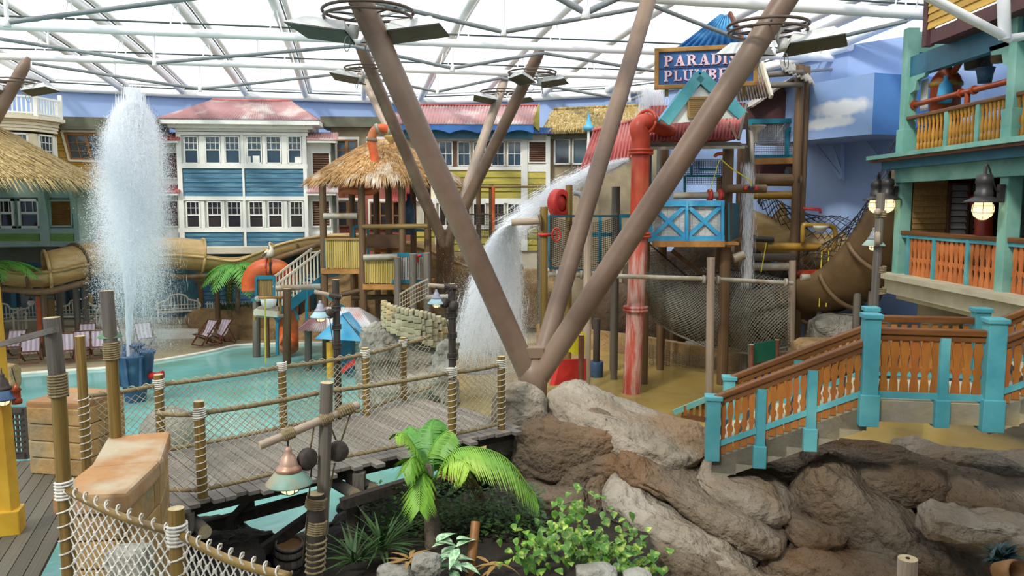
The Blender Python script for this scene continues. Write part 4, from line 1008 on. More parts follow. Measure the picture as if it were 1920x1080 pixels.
# ================================================================== thatched play tower, stair, red tube slide, small hut
def hbar(px0, py0, px1, py1, D0, D1=None): return P(px0, py0, D0), P(px1, py1, D1 or D0)
def post_px(n, m, p, px, ytop, D, r, z0=-.06, n_=12, cap='log_end'):
    q = P(px, ytop, D); return tube(n, m, p, (q.x, q.y, z0), q, r, n_, cap)
DT = 29.6
t = thing('play_tower', 'thatched wooden play tower with bamboo fences in the pool centre', 'play tower', G(700, 620))
thc = P(722, 330, 31.2)
thatch_cone(t, V(thc.x, thc.y, 0), 2.75, .3, thc.z - .15, P(722, 262, 31.2).z, 36, 'thatch_tan', 'straw_tan', 11000, ell=1.08, hang=.5, power=1.12)
lathe('thatch_cap', 'straw_tan', t, [(.5, -.2), (.35, .1), (.12, .3), (0, .33)], 14, (thc.x + .3, thc.y, P(722, 268, 31.2).z))
for (px, D) in ((604, 29.2), (659, 32.8), (677, 29.0), (705, 32.8), (728, 31), (753, 29.0), (774, 32.6), (801, 29.6)):
    post_px('post', 'post_brown', t, px, 338, D, .13)
zU, zL = P(640, 505, 29).z, P(715, 534, 29).z
def deck(n, m, pxa, pxb, D0, D1, z):
    a, b = P(pxa, 500, D0).x, P(pxb, 500, D0).x
    k = 8
    for i in range(k): box(n, m, t, ((a + b) / 2, D0 + (D1 - D0) * (i + .5) / k, z), (b - a, (D1 - D0) / k - .02, .06))
    box('deck_edge', 'wood_floor_edge', t, ((a + b) / 2, D0 - .05, z - .06), (b - a + .1, .08, .2))
deck('deck_plank', 'wood_floor_edge', 605, 678, 29.1, 32.6, zU); deck('deck_plank', 'wood_floor_edge', 683, 803, 28.9, 31.4, zL)
def slats(p, pxa, pya, pxb, pyb, D, n, m, nm='slat', D1=None, w_=.75):
    D1 = D1 or D
    for i in range(n):
        u = (i + .5) / n; px = pxa + (pxb - pxa) * u; d = D + (D1 - D) * u; a, b = P(px, pyb, d), P(px, pya, d)
        ww = (P(pxb, pya, D1) - P(pxa, pya, D)).length / n * w_
        box(nm, m, p, ((a.x + b.x) / 2, d, (a.z + b.z) / 2 + R.uniform(-.02, .02)), (ww, .04, b.z - a.z))
slats(t, 610, 449, 674, 503, 29.0, 16, 'slat_bamboo', w_=.78); slats(t, 684, 488, 743, 531, 28.8, 18, 'slat_bamboo', w_=.78)
bar('slat_rail', 'slat_brown', t, *hbar(609, 448, 676, 448, 28.95), .06, .08)
slats(t, 746, 482, 800, 527, 28.7, 18, 'white_paint', 'fence_rod', w_=.3)
for y in (478, 528): bar('fence_frame', 'teal_dark', t, *hbar(735, y, 803, y, 28.7), .06, .14)
for x in (744, 803, 677, 610): bar('fence_frame', 'teal_dark', t, *hbar(x, 480, x, 530, 28.75), .07, .07) if x > 700 else bar('fence_frame', 'teal_dark', t, *hbar(x, 450, x, 505, 29.05), .05, .05)
mkp = lambda a, b, r, m='pipe_grey', n_='cross_pipe': tube(n_, m, t, a, b, r, 10)
mkp(*hbar(607, 405, 670, 405, 29.0), .11); mkp(*hbar(680, 425, 802, 424, 28.9), .09, 'post_bamboo'); mkp(*hbar(682, 483, 746, 481, 28.7), .11)
mkp(*hbar(518, 541, 601, 537, 27.4), .1); mkp(*hbar(800, 558, 850, 556, 28), .1); mkp(*hbar(640, 552, 700, 540, 29.5), .1, 'post_brown'); mkp(*hbar(660, 558, 760, 556, 30), .1, 'post_brown')
for px, yt, D in ((745, 482, 28.5), (774, 476, 28.4), (800, 474, 28.5)): post_px('short_post', 'post_grey', t, px, yt, D, .13)
mkp(*hbar(702, 470, 760, 468, 31), .07, 'wood_floor_edge'); box('control_box', 'pipe_brown', t, P(720, 452, 30.5), (1.2, .6, .5))
for a, b in (((663, 425), (663, 470)), ((690, 425), (690, 490)), ((663, 425), (690, 425)), ((730, 430), (800, 432)), ((730, 430), (730, 470)), ((800, 432), (800, 470))): bar('blue_frame', 'teal_dark', t, P(*a, 31.5), P(*b, 31.5), .08, .1)
lathe('grey_tank', 'pump_blue', t, [(0, 0), (.22, 0), (.24, .9), (.2, 1.2), (.08, 1.35), (.08, 1.6), (0, 1.6)], 14, P(767, 440, 31.5))
# orange pipes through the thatch
op = smoothpath([P(705, 312, 29.4), P(700, 282, 29.4), P(697, 262, 29.4), P(702, 246, 29.4), P(716, 240, 29.4), P(732, 244, 29.4)], 4)
pipe('chimney_pipe', 'pipe_orange', t, op, .16, 12)
for i in (8, 14, 20): 
    d = (op[min(i + 1, len(op) - 1)] - op[i - 1]).normalized(); tube('pipe_collar', 'pipe_grey', t, op[i] - d * .06, op[i] + d * .06, .2, 12)
pipe('under_pipe', 'pipe_orange', t, smoothpath([P(640, 368, 30), P(648, 357, 30), P(690, 360, 30), P(708, 350, 30), P(713, 325, 30)], 4), .14, 10)
lathe('bird_bath_funnel', 'carton', t, [(.05, 0), (.12, .1), (.26, .22), (.26, .3), (.1, .25)], 12, P(734, 270, 29.5))
# stair with blue stringer
def stair(t, a, b, n, wd, ms, rail_h, mb_, post_m, nb, yo=0):
    a, b = Vector(a), Vector(b); d = b - a; side = V(-d.y, d.x, 0).normalized() * wd
    for sd in (V(0, 0, 0), side):
        bar('stringer', ms, t, a + sd - V(0, 0, .15), b + sd - V(0, 0, .15), .07, .34)
        bar('stair_rail', mb_, t, a + sd + V(0, 0, rail_h), b + sd + V(0, 0, rail_h), .06, .07)
        for i in range(nb): q = a.lerp(b, (i + .5) / nb) + sd; box('stair_baluster', mb_, t, q + V(0, 0, rail_h / 2), (.05, .04, rail_h))
    for i in range(n): q = a.lerp(b, (i + .5) / n) + side * .5; box('tread', 'plank_grey', t, q + V(0, 0, -.1), (.3, wd, .05), (0, 0, math.atan2(d.y, d.x)))
st = thing('pool_stair', 'blue sided stair with pale balusters climbing to the thatched tower', 'stair', G(520, 660))
stair(st, P(513, 588, 28.2), P(606, 516, 29.4), 9, .9, 'teal_dark', .95, 'bench_white', 'teal_dark', 14)
for a, b in (((612, 555), (660, 585)), ((545, 560), (560, 600))): bar('brace', 'teal_dark', st, P(*a, 28.8), P(*b, 28.8), .07, .07)
bar('support_post', 'teal_dark', st, P(575, 545, 29), P(575, 640, 29), .1, .1); bar('support_post', 'teal_dark', st, P(520, 575, 28.4), P(520, 665, 28.2), .1, .1)
# red tube slide and its start platform
t = thing('tube_slide', 'fat orange red tube slide arching beside the blue stair', 'slide', G(540, 655))
pipe('tube', 'pipe_orange', t, smoothpath([P(472, 545, 29.6), P(472, 525, 29.6), P(484, 508, 29.6), P(505, 502, 29.6), P(528, 509, 29.8), P(540, 535, 30), P(541, 600, 29.6), P(541, 652, 28.6)], 6), .36, 18)
for q in ((505, 502),): ring('clamp', 'pipe_red', t, [P(504, 502, 29.6), P(506, 502, 29.6)], 0, .38, 0, 360, .03)
pipe('clamp_rod', 'pipe_brown', t, [P(505, 488, 29.5), P(505, 455, 29.5)], .04, 6)
t = thing('start_platform', 'small brown slatted platform with blue frame before the tube slide', 'platform', G(500, 660))
slats(t, 484, 523, 512, 555, 28.3, 9, 'slat_brown', w_=.9)
for a, b in (((480, 520), (516, 520)), ((480, 558), (516, 558)), ((481, 520), (481, 558)), ((514, 520), (514, 558))): bar('frame', 'teal_dark', t, P(*a, 28.25), P(*b, 28.25), .08, .12)
a = P(498, 560, 28.7); box('floor_plate', 'teal_dark', t, a, (.75, .9, .1)); tube('leg', 'post_brown', t, (a.x, a.y, -.06), a, .1)
# water bucket gantry on posts
t = thing('bucket_gantry', 'post gantry with white tipping scoop and yellow pull ropes over pool', 'water toy', G(510, 680))
for px, yt, yb in ((481, 560, 669), (538, 541, 688)):
    b = G(px, yb); tube('post', 'post_grey' if px < 500 else 'post_brown', t, (b.x, b.y, -.06), P(px, yt, b.y), .14, 12, 'log_end')
DB = 26.8
for a, b, r, m in (((478, 592), (532, 592), .06, 'pipe_grey'), ((480, 562), (486, 558), .09, 'pipe_grey'), ((486, 558), (530, 558), .05, 'pipe_gold'), ((524, 558), (526, 595), .04, 'pipe_gold'), ((478, 585), (478, 600), .05, 'pipe_gold')): tube('pipe', m, t, P(*a, DB), P(*b, DB), r, 8)
v = []
with at(P(504, 566, DB)): 
    lathe('scoop', 'white_paint', t, [(0, -.22), (.15, -.2), (.25, -.08), (.28, .1), (.25, .1), (.2, -.05), (0, -.15)], 12)
box('scoop_tray', 'cream_paint', t, P(502, 586, DB), (.8, .5, .18), (0, .1, 0)); box('scoop_tray', 'pipe_grey', t, P(505, 578, DB + .1), (.7, .4, .12))
pipe('pull_rope', 'yellow_rope', t, [P(497, 560, 26.2), P(497, 620, 26.2), P(498, 680, 26.0)], .025, 5)
# small hut with a patchwork roof
t = thing('patchwork_hut', 'small hut with red, white and blue patchwork roof beside the rock', 'hut', G(620, 690))
ap, ri = P(612, 576, 26.4), P(672, 577, 26.6); DH = 25.6
el, em, er = P(558, 618, DH), P(612, 622, DH), P(716, 632, DH + .4); bl_, br = P(575, 600, 28), P(712, 598, 28.4)
corr('roof_sheet', 'roof_pink', t, el, em, ap, ap - V(.03, 0, 0), 12, .02); corr('roof_sheet', 'roof_pink', t, bl_, el, ap, ap + V(0, .03, 0), 10, .02)
corr('roof_sheet', 'roof_white', t, em, er, ri, ap, 18, .02); corr('roof_sheet', 'roof_white', t, er, br, ri + V(0, .02, 0), ri, 12, .02); corr('roof_sheet', 'roof_white', t, br, bl_, ap, ri, 20, .02)
g = [P(640, 590, DH - .2), P(590, 635, DH - .5), P(680, 640, DH - .3)]
mk('gable', 'sky_paint', t, g + [q + V(0, .12, 0) for q in g], [(0, 1, 2), (3, 5, 4), (0, 3, 4, 1), (0, 2, 5, 3), (1, 4, 5, 2)], 'sky_paint', None) if False else mk('gable', g + [q + V(0, .12, 0) for q in g], [(0, 1, 2), (3, 5, 4), (0, 3, 4, 1), (0, 2, 5, 3), (1, 4, 5, 2)], 'sky_paint', t)
mk('gable_roof', [P(640, 588, DH - .2), P(684, 634, DH - .4), P(690, 618, 26.5), P(656, 584, 26.5)], [(0, 1, 2, 3)], 'sky_paint', t)
for px, yb in ((578, 694), (611, 687), (655, 690)):
    b = G(px, yb); tube('post', 'post_grey' if px < 600 else 'post_brown', t, (b.x, b.y, -.06), P(px, 612, b.y), .12, 10)
slab_c = P(648, 668, 26.2); box('blue_cabinet', 'sea_dark', t, slab_c, (.55, .6, 1.2)); tube('yellow_pipe', 'post_yellow', t, P(618, 642, 25.3), P(619, 712, 25.3), .11, 10)
mk('red_chute', [P(638, 692, 25.6), P(664, 672, 25.6), P(668, 680, 25), P(642, 700, 25)], [(0, 1, 2, 3)], 'red_paint', t)
# dark rockwork behind the tower
t = thing('back_rockwork', 'dark tan rockwork under the slide behind the thatched tower', 'rockwork', G(700, 590))
for i, (px, py, rx, rz_) in enumerate(((700, 540, 60, 50), (770, 520, 60, 60), (850, 540, 70, 60), (920, 540, 60, 50), (640, 560, 40, 36), (990, 560, 60, 50))):
    c = P(px, py, 35.2); rockblob('boulder', 'rock_tan', t, c, (rx * 1.2 * c.y / F_PX, .9, rz_ * 1.3 * c.y / F_PX), i * 2.7 + 40)

t = thing('pelican_figure', 'small white pelican figure perched above the orange tube slide', 'statue', P(505, 488, 29.4))
with at(P(506, 476, 29.3), rz=-.4):
    k = .3
    pipe('body', 'bench_white', t, smoothpath([(-.9 * k, 0, -.5 * k), (-.3 * k, 0, 0), (.2 * k, 0, .2 * k), (.25 * k, 0, .7 * k), (.05 * k, 0, 1.15 * k), (.2 * k, 0, 1.4 * k)], 4), [.04, .07, .1, .13, .15, .16, .16, .15, .14, .12, .1, .08, .07, .06, .055, .05, .05, .055, .06, .055, .04], 10)
    mk('beak', [(.2 * k, -.05, 1.42 * k), (.2 * k, .05, 1.42 * k), (.95 * k, 0, .85 * k), (.2 * k, -.04, 1.2 * k), (.2 * k, .04, 1.2 * k)], [(0, 1, 2), (0, 2, 3), (1, 4, 2), (3, 2, 4), (0, 3, 4, 1)], 'pipe_gold', t)
    for sg in (-1, 1): mk('wing', [(.2 * k, sg * .12, .3 * k), (-.3 * k, sg * .2, .1 * k), (-1.0 * k, sg * .14, -.6 * k), (-.2 * k, sg * .17, -.25 * k)], [(0, 1, 2, 3)], 'post_brown', t)
    for sg in (-1, 1): tube('leg', 'pipe_gold', t, (0, sg * .05, -.1), (0, sg * .05, -.3), .018, 6)
    tube('perch', 'dark_metal', t, (0, 0, -.3), (0, 0, -.75), .05, 8)
t = thing('red_valve', 'small red valve on the blue framed tower fence', 'valve', P(782, 485, 28.5)); tube('stem', 'red_paint', t, P(782, 477, 28.55), P(782, 492, 28.55), .05, 8); tube('handle', 'red_paint', t, P(775, 482, 28.5), P(790, 478, 28.5), .05, 8)
# ================================================================== middle rock, rope bridge, foreground posts and lamps
def rockmass(name, label, mat_, blobs, vox=.07, disp=.12, dsz=.5, cat='rock', loc=None, kind=None, disp2=.0, smooth_it=2):
    bm = bmesh.new()
    for i, (c, s, ax, roll) in enumerate(blobs):
        tmp = bmesh.new(); bmesh.ops.create_icosphere(tmp, subdivisions=4, radius=1)
        x = Vector(ax).normalized(); up = V(0, 0, 1) if abs(x.z) < .95 else V(0, 1, 0); y = up.cross(x).normalized(); z = x.cross(y)
        M = Matrix((x, y, z)).transposed() @ Matrix.Rotation(roll, 3, 'X')
        for q in tmp.verts:
            d = q.co; k = 1 + .16 * noise.fractal(d * 1.4 + V(i * 7.3, i, -i), 1, 2, 4)
            d = V(*[math.copysign(abs(e) ** .52, e) for e in d]) * k * .84
            q.co = Vector(c) + M @ V(d.x * s[0], d.y * s[1], d.z * s[2])
        me = bpy.data.meshes.new('t'); tmp.to_mesh(me); tmp.free(); bm.from_mesh(me); bpy.data.meshes.remove(me)
    me = bpy.data.meshes.new(name); bm.to_mesh(me); bm.free(); me.materials.append(MAT[mat_])
    o = put(bpy.data.objects.new(name, me), Matrix.Identity(4)); 
    m = o.modifiers.new('r', 'REMESH'); m.mode = 'VOXEL'; m.voxel_size = vox; m.use_smooth_shade = True
    if smooth_it:
        m = o.modifiers.new('s', 'SMOOTH'); m.iterations = smooth_it; m.factor = .5
    for k, (a, b) in enumerate(((disp, dsz), (disp * .4, dsz * .35), (disp * .16, dsz * .12))):
        tx = bpy.data.textures.new(name + str(k), 'CLOUDS'); tx.noise_scale = b; tx.noise_depth = 3; tx.noise_type = 'HARD_NOISE' if k != 1 else 'SOFT_NOISE'
        m = o.modifiers.new('d', 'DISPLACE'); m.texture = tx; m.strength = a; m.texture_coords = 'GLOBAL'; m.mid_level = .5
    return tag(o, label, cat, kind=kind)
px2 = lambda px, D: px * D / F_PX
X_, Y_, Z_ = V(1, 0, 0), V(0, 1, 0), V(0, 0, 1)
rockmass('grey_rock', 'grey artificial rock hill in the pool behind the rope bridge', 'rock_grey', [
    (P(748, 672, 20.6), (1.25, 1.1, 1.1), V(1, 0, -.2), 0), (P(702, 705, 20.2), (.6, .8, .75), X_, 0), (P(790, 680, 20.4), (.9, 1, .8), V(1, 0, -.3), 0),
    (P(728, 655, 20.2), (.7, .9, .5), V(1, 0, -.7), .3), (P(830, 690, 18.2), (.42, .6, .85), V(1, 0, -.2), 0), (P(845, 740, 18.0), (.3, .5, .5), X_, 0), (P(760, 740, 19), (1.2, .8, .6), X_, 0), (P(770, 620, 21), (.6, .7, .5), X_, 0)], .055, .3, .6, smooth_it=0)
t = thing('stone_parapet', 'curved parapet of stacked rough stones on the grey rock', 'wall', P(780, 630, 20.2))
topl = [(718, 562), (735, 572), (760, 578), (790, 582), (815, 590), (840, 604)]; botl = [(716, 606), (735, 622), (760, 632), (790, 642), (815, 652), (842, 664)]
def lp(ps, u):
    x = u * (len(ps) - 1); i = min(int(x), len(ps) - 2); k = x - i; return ps[i][0] + (ps[i + 1][0] - ps[i][0]) * k, ps[i][1] + (ps[i + 1][1] - ps[i][1]) * k
def dpar(u): return 20.0 - .9 * math.sin(u * 2.6) + .5 * u
NC = 5
core = MB()
for i in range(14):
    u = (i + .5) / 14; a, b = P(*lp(topl, u), dpar(u) + .2), P(*lp(botl, u), dpar(u) + .2); core.box(((a.x + b.x) / 2, a.y + .05, (a.z + b.z) / 2 - .05), (.16, .3, abs(a.z - b.z) - .06))
core.out('wall_core', 'mortar', t)
for row in range(NC):
    n = 13 if row < NC - 1 else 17; off = R.uniform(0, .5)
    for i in range(n):
        u0, u1 = max(0, (i + off - .5) / n), min(1, (i + off + .5) / n)
        if u1 - u0 < .02: continue
        u = (u0 + u1) / 2
        k0, k1 = row / NC, (row + 1) / NC; (ax, ay), (bx_, by) = lp(botl, u), lp(topl, u)
        a, b = P(ax + (bx_ - ax) * k0, ay + (by - ay) * k0, dpar(u)), P(ax + (bx_ - ax) * k1, ay + (by - ay) * k1, dpar(u))
        w_ = (P(*lp(botl, u1), dpar(u1)) - P(*lp(botl, u0), dpar(u0))).length
        h = b.z - a.z
        box('stone', 'stone_wallgrey', t, (a + b) / 2 + V(0, R.uniform(-.03, .03), 0), (round(w_ * .95, 1) or .1, .3, round(max(.12, h * .97), 2)), (R.uniform(-.08, .08), R.uniform(-.1, .1), R.uniform(-.15, .15)), bev=.03)
t = thing('rope_fence', 'small pale rope fence on top of the grey rock', 'fence', P(780, 570, 21.5))
mb = MB(); q0, q1, q2 = P(750, 578, 21.6), P(780, 560, 21.6), P(803, 549, 21.8)
for k in range(5):
    z = V(0, 0, .12 * k - .1); mb.path([q0 + z, q1 + z, q2 + z], .012 if k < 4 else .03, 4)
for k in range(12): a = q0.lerp(q2, k / 11); mb.path([a + V(0, 0, -.1), a + V(0, 0, .4)], .01, 4)
mb.out('net', 'rope', t, kind='stuff')
# ------------------------------------------------------------------ nets and lashings
def net(p, fn, nu, nv, r, m='rope', diamond=True, nm='net', sag=0):
    mb = MB()
    if diamond:
        for i in range(-nv, nu + 1):
            for sg in (1, -1):
                pts = []
                for j in range(nv + 1):
                    x = i + j if sg == 1 else i + nv - j
                    if 0 <= x <= nu: pts.append(fn(x / nu, j / nv))
                if len(pts) > 1: mb.path(pts, r, 3)
    else:
        for i in range(nu + 1): mb.path([fn(i / nu, j / 12) for j in range(13)], r, 3)
        for j in range(nv + 1): mb.path([fn(i / 24, j / nv) for i in range(25)], r, 3)
    o = mb.out(nm, m, p, kind='stuff'); return o
def wrap(p, a, b, r, turns, rr=.009, m='rope_white', nm='lashing', jit=.0):
    a, b = Vector(a), Vector(b); d = (b - a).normalized(); x = d.orthogonal().normalized(); y = d.cross(x); n = int(turns * 9)
    pts = [a.lerp(b, i / n) + (x * math.cos(2 * math.pi * i / 9) + y * math.sin(2 * math.pi * i / 9)) * r + d * jit * math.sin(i) for i in range(n + 1)]
    mb = MB(); mb.path(pts, rr, 4); return mb.out(nm, m, p)
DZ = 1.85
N0, N1 = V(-4.6, 9.05, DZ), V(.25, 13.05, DZ)
ed = (N1 - N0).normalized(); en = V(-ed.y, ed.x, 0)
farp = [V(-7.0, 9.8, DZ), V(-5.02, 11.62, DZ), V(-3.71, 13.1, DZ), V(-2.5, 13.98, DZ), V(-2.1, 15.2, DZ), V(-.2, 13.5, DZ), V(.3, 13.2, DZ)]
t = thing('rope_bridge', 'weathered plank rope bridge crossing above the turquoise water', 'bridge', V(-2.5, 12, 0))
L = (N1 - N0).length; pwid = .15; k = int(L / pwid)
for i in range(k):
    s = N0 + ed * (i + .5) * pwid; ln = None
    for a, b in zip(farp, farp[1:]):
        den = (b - a).x * en.y - (b - a).y * en.x
        if abs(den) < 1e-6: continue
        w_ = s - a; u = (w_.x * en.y - w_.y * en.x) / den; q = a + (b - a) * u; l = (q - s).dot(en)
        if -.001 <= u <= 1.001 and l > .05: ln = l if ln is None else max(ln, l)
    if ln is None: continue
    over = R.choice((.02, .06, .12, .22))
    with at(M=Matrix(((en.x, -en.y, 0, 0), (en.y, en.x, 0, 0), (0, 0, 1, 0), (0, 0, 0, 1)))): pass
    bar('plank', 'plank_grey', t, s - en * over + V(0, 0, -.025), s + en * ln + V(0, 0, -.025 + R.uniform(-.006, .006)), pwid - .012, .05)
for o in (.25, 1.5): bar('bearer', 'timber_dark', t, N0 + en * o - V(0, 0, .15), N1 + en * o - V(0, 0, .15), .14, .2)
nearp = [(380, 933, 752), (848, 826, 536), (940, 805, 668)]
def bridge_post(px, yb, yt, m='post_bamboo', r=.065, lash=True):
    b = G(px, yb, DZ); q = P(px, yt, b.y); tube('post', m, t, b - V(0, 0, .02), V(b.x, b.y, q.z), r, 14, 'log_end')
    if lash: wrap(t, b + V(0, 0, .03), b + V(0, 0, 1.05), r + .004, 11, .007)
    wrap(t, b + V(0, 0, 1.02), b + V(0, 0, 1.16), r + .01, 5, .011)
    return b
nb = [bridge_post(380, 933, 752), G(612, 876, DZ), bridge_post(848, 826, 715, 'post_bamboo', .068), bridge_post(940, 805, 668)]
nb = [V(-4.42, 9.75, DZ)] + nb
fb = [G(165, 888, DZ), bridge_post(304, 858, 702), bridge_post(532, 812, 692), bridge_post(687, 778, 652), bridge_post(757, 750, 633), G(808, 735, DZ + .1)]
def rope_run(pts, z, r, sagk, m='rope_brown'):
    for a, b in zip(pts, pts[1:]):
        pp = [a.lerp(b, j / 8) + V(0, 0, z - sagk * 4 * (j / 8) * (1 - j / 8)) for j in range(9)]; pipe('hand_rope', m, t, pp, r, 8); wrap(t, pp[0], pp[-1], r + .008, max(3, int((b - a).length * 6)), .006, 'rope') if sagk < .03 else None
rope_run(nb, 1.08, .032, .02); rope_run(nb, .1, .028, .01); rope_run(fb, 1.08, .032, .02); rope_run(fb, .1, .028, .01)
for pts in (nb, fb):
    for a, b in zip(pts, pts[1:]):
        ln = (b - a).length; net(t, lambda u, v, a=a, b=b: a.lerp(b, u) + V(0, 0, .1 + .96 * v - .08 * math.sin(math.pi * u) * v), max(3, int(ln / .11)), 9, .0055, 'rope')
# under-structure
for s, in ((.55,), (.9,), (2.95,), (3.25,)):
    a = N0 + ed * s - V(0, 0, .34); tube('log', 'post_grey', t, a - en * .22, a + en * 2.2, .085, 14, 'log_end')
for s in (.72, 3.1):
    a = N0 + ed * s + en * .12; tube('pile', 'timber_dark', t, V(a.x, a.y, -.3), a - V(0, 0, .08), .1, 12); box('pile_block', 'post_grey', t, a - en * .2 + V(0, 0, -.22), (.16, .16, .24))
for a, b in (((332, 1000), (600, 928)), ((425, 1080), (600, 955)), ((430, 985), (470, 940)), ((640, 945), (800, 895))): bar('diagonal_brace', 'timber_dark', t, P(*a, 10.6), P(*b, 11.3), .12, .14)
# ------------------------------------------------------------------ lamps
def shade_lamp(t, c, s=1.0, cm='copper_cap', sm='verdigris'):
    """hanging ship lamp, c = top of its hook, s = shade width in metres"""
    k = s / .4
    with at(c):
        pr = lambda l: [(r_ * k, z * k) for r_, z in l]
        pipe('hook', 'dark_metal', t, [(0, 0, 0), (0, 0, -.08 * k)], .008 * k, 6)
        lathe('lamp_cap', cm, t, pr([(0, -.06), (.025, -.07), (.035, -.1), (.03, -.12), (.06, -.15), (.08, -.22), (.085, -.235), (.11, -.25), (.115, -.28), (.1, -.285)]), 18)
        lathe('lamp_shade', sm, t, pr([(.09, -.27), (.12, -.29), (.2, -.385), (.203, -.395), (.195, -.395), (.1, -.3)]), 24)
        o = lathe('globe', 'lamp_glow', t, pr([(.085, -.37), (.088, -.42), (.075, -.46), (.04, -.485), (0, -.49)]), 16)
        for a in range(4): pipe('cage_bar', 'dark_metal', o, [(.092 * k * math.cos(a * math.pi / 4) * q, .092 * k * math.sin(a * math.pi / 4) * q, z * k) for q, z in ((1, -.36), (1.02, -.42), (.82, -.475), (0, -.5), (-.82, -.475), (-1.02, -.42), (-1, -.36))], .005 * k, 5)
        pipe('cage_ring', 'dark_metal', o, [(.094 * k * math.cos(q * math.pi / 8), .094 * k * math.sin(q * math.pi / 8), -.42 * k) for q in range(16)], .005 * k, 5, True)
def pulley(t, c, r, rz, m='timber_dark'):
    with at(c, rz=rz):
        with at(rot=(math.pi / 2, 0, 0)): lathe('pulley_block', m, t, [(0, -.045), (r * .8, -.045), (r, -.02), (r * .9, 0), (r, .02), (r * .8, .045), (0, .045)], 20)
# nearest lamp post
D7 = 7.0; q = P(607, 716, D7)
t = thing('lamp_post', 'dark timber lamp post with rope lashed boom nearest the camera', 'lamp post', V(q.x, q.y, 1.0))
tube('post', 'post_grey', t, P(604, 1000, D7 + .03), P(613, 717, D7), .058, 16, 'log_end')
pb = P(583, 1180, D7 - .05); tube('lower_post', 'timber_dark', t, V(pb.x, pb.y, .9), P(592, 925, D7 - .05), .075, 16, 'log_end')
b0, b1 = P(487, 836, D7 - .35), P(672, 759, D7 + .15)
tube('boom', 'post_pale', t, b0, b1, .037, 14, 'log_end')
for u0, u1 in ((.22, .33), (.6, .72), (.78, .95)): wrap(t, b0.lerp(b1, u0), b0.lerp(b1, u1), .046, 7, .012, 'rope_brown')
for y0, y1 in ((932, 952), (975, 1000), (1010, 1075)): wrap(t, P(590, y1, D7 - .04), P(594, y0, D7 - .04), .085, 6, .012, 'rope_brown')
hk = b0.lerp(b1, .27) - V(0, 0, .045)
tl = thing('hanging_lamp', 'copper capped hanging lamp with pale green shade, nearest the camera', 'lamp', hk)
shade_lamp(tl, hk, .4)
tp = thing('pulley', 'round wooden pulley block left of the near lamp post', 'pulley', P(576, 860, D7 - .1)); pulley(tp, P(576, 861, D7 - .1), .1, .9)
pipe('pulley_rope', 'rope_brown', tp, [P(590, 795, D7 - .08), P(582, 840, D7 - .1)], .009, 6); pipe('pulley_rope', 'timber_dark', tp, [P(584, 880, D7 - .1), P(574, 990, D7 - .1), P(566, 1060, D7 - .12)], .008, 6)
tp = thing('pulley', 'round wooden pulley block right of the near lamp post', 'pulley', P(634, 846, D7 + .1)); pulley(tp, P(634, 846, D7 + .1), .095, .4)
for a, b in (((620, 800), (630, 825)), ((660, 768), (640, 826)), ((628, 868), (618, 920))): pipe('pulley_rope', 'rope_brown', tp, [P(*a, D7 + .1), P(*b, D7 + .1)], .009, 6)
def boom_lamp(label, px, yt, yb_z, D, boom, lamp, sw, pl, r=.06, cm='lamp_lilac', sm='lamp_pale'):
    q = P(px, yt, D); t = thing('lamp_post', 'dark lamp post ' + label, 'lamp post', V(q.x, q.y, yb_z))
    tube('post', 'timber_dark', t, V(q.x, q.y, yb_z), q, r, 14, 'log_end')
    a, b = P(*boom[0], D - .12), P(*boom[1], D - .02); tube('boom', 'post_pale', t, a, b, .035, 12, 'log_end'); wrap(t, a.lerp(b, .55), b, .042, 7, .012, 'timber_dark')
    for k in range(3): z = q.z - .45 - .32 * k; wrap(t, V(q.x, q.y, z - .09), V(q.x, q.y, z), r + .012, 4, .014, 'timber_dark')
    for (x, y, rz) in pl: pulley(t, P(x, y, D - .12), .085, rz); pipe('pulley_rope', 'timber_dark', t, [P(px, boom[1][1], D - .12), P(x, y - 16, D - .12)], .008, 5); pipe('pulley_rope', 'timber_dark', t, [P(x, y + 10, D - .12), P(px, y + 90, D - .1)], .008, 5)
    c = P(*lamp, D - .13); tl = thing('hanging_lamp', 'small pale blue shaded hanging lamp ' + label, 'lamp', c); shade_lamp(tl, c, sw, cm, sm)
boom_lamp('at the far rail of the rope bridge', 629, 524, DZ - .02, 13.45, ((589, 547), (640, 557)), (600, 557), .34, ((618, 588, .8),))
boom_lamp('standing in the near rail of the rope bridge', 847, 532, DZ - .02, 12.38, ((804, 535), (856, 539)), (818, 537), .27, ((834, 568, 1.2), (851, 574, 1.1)))
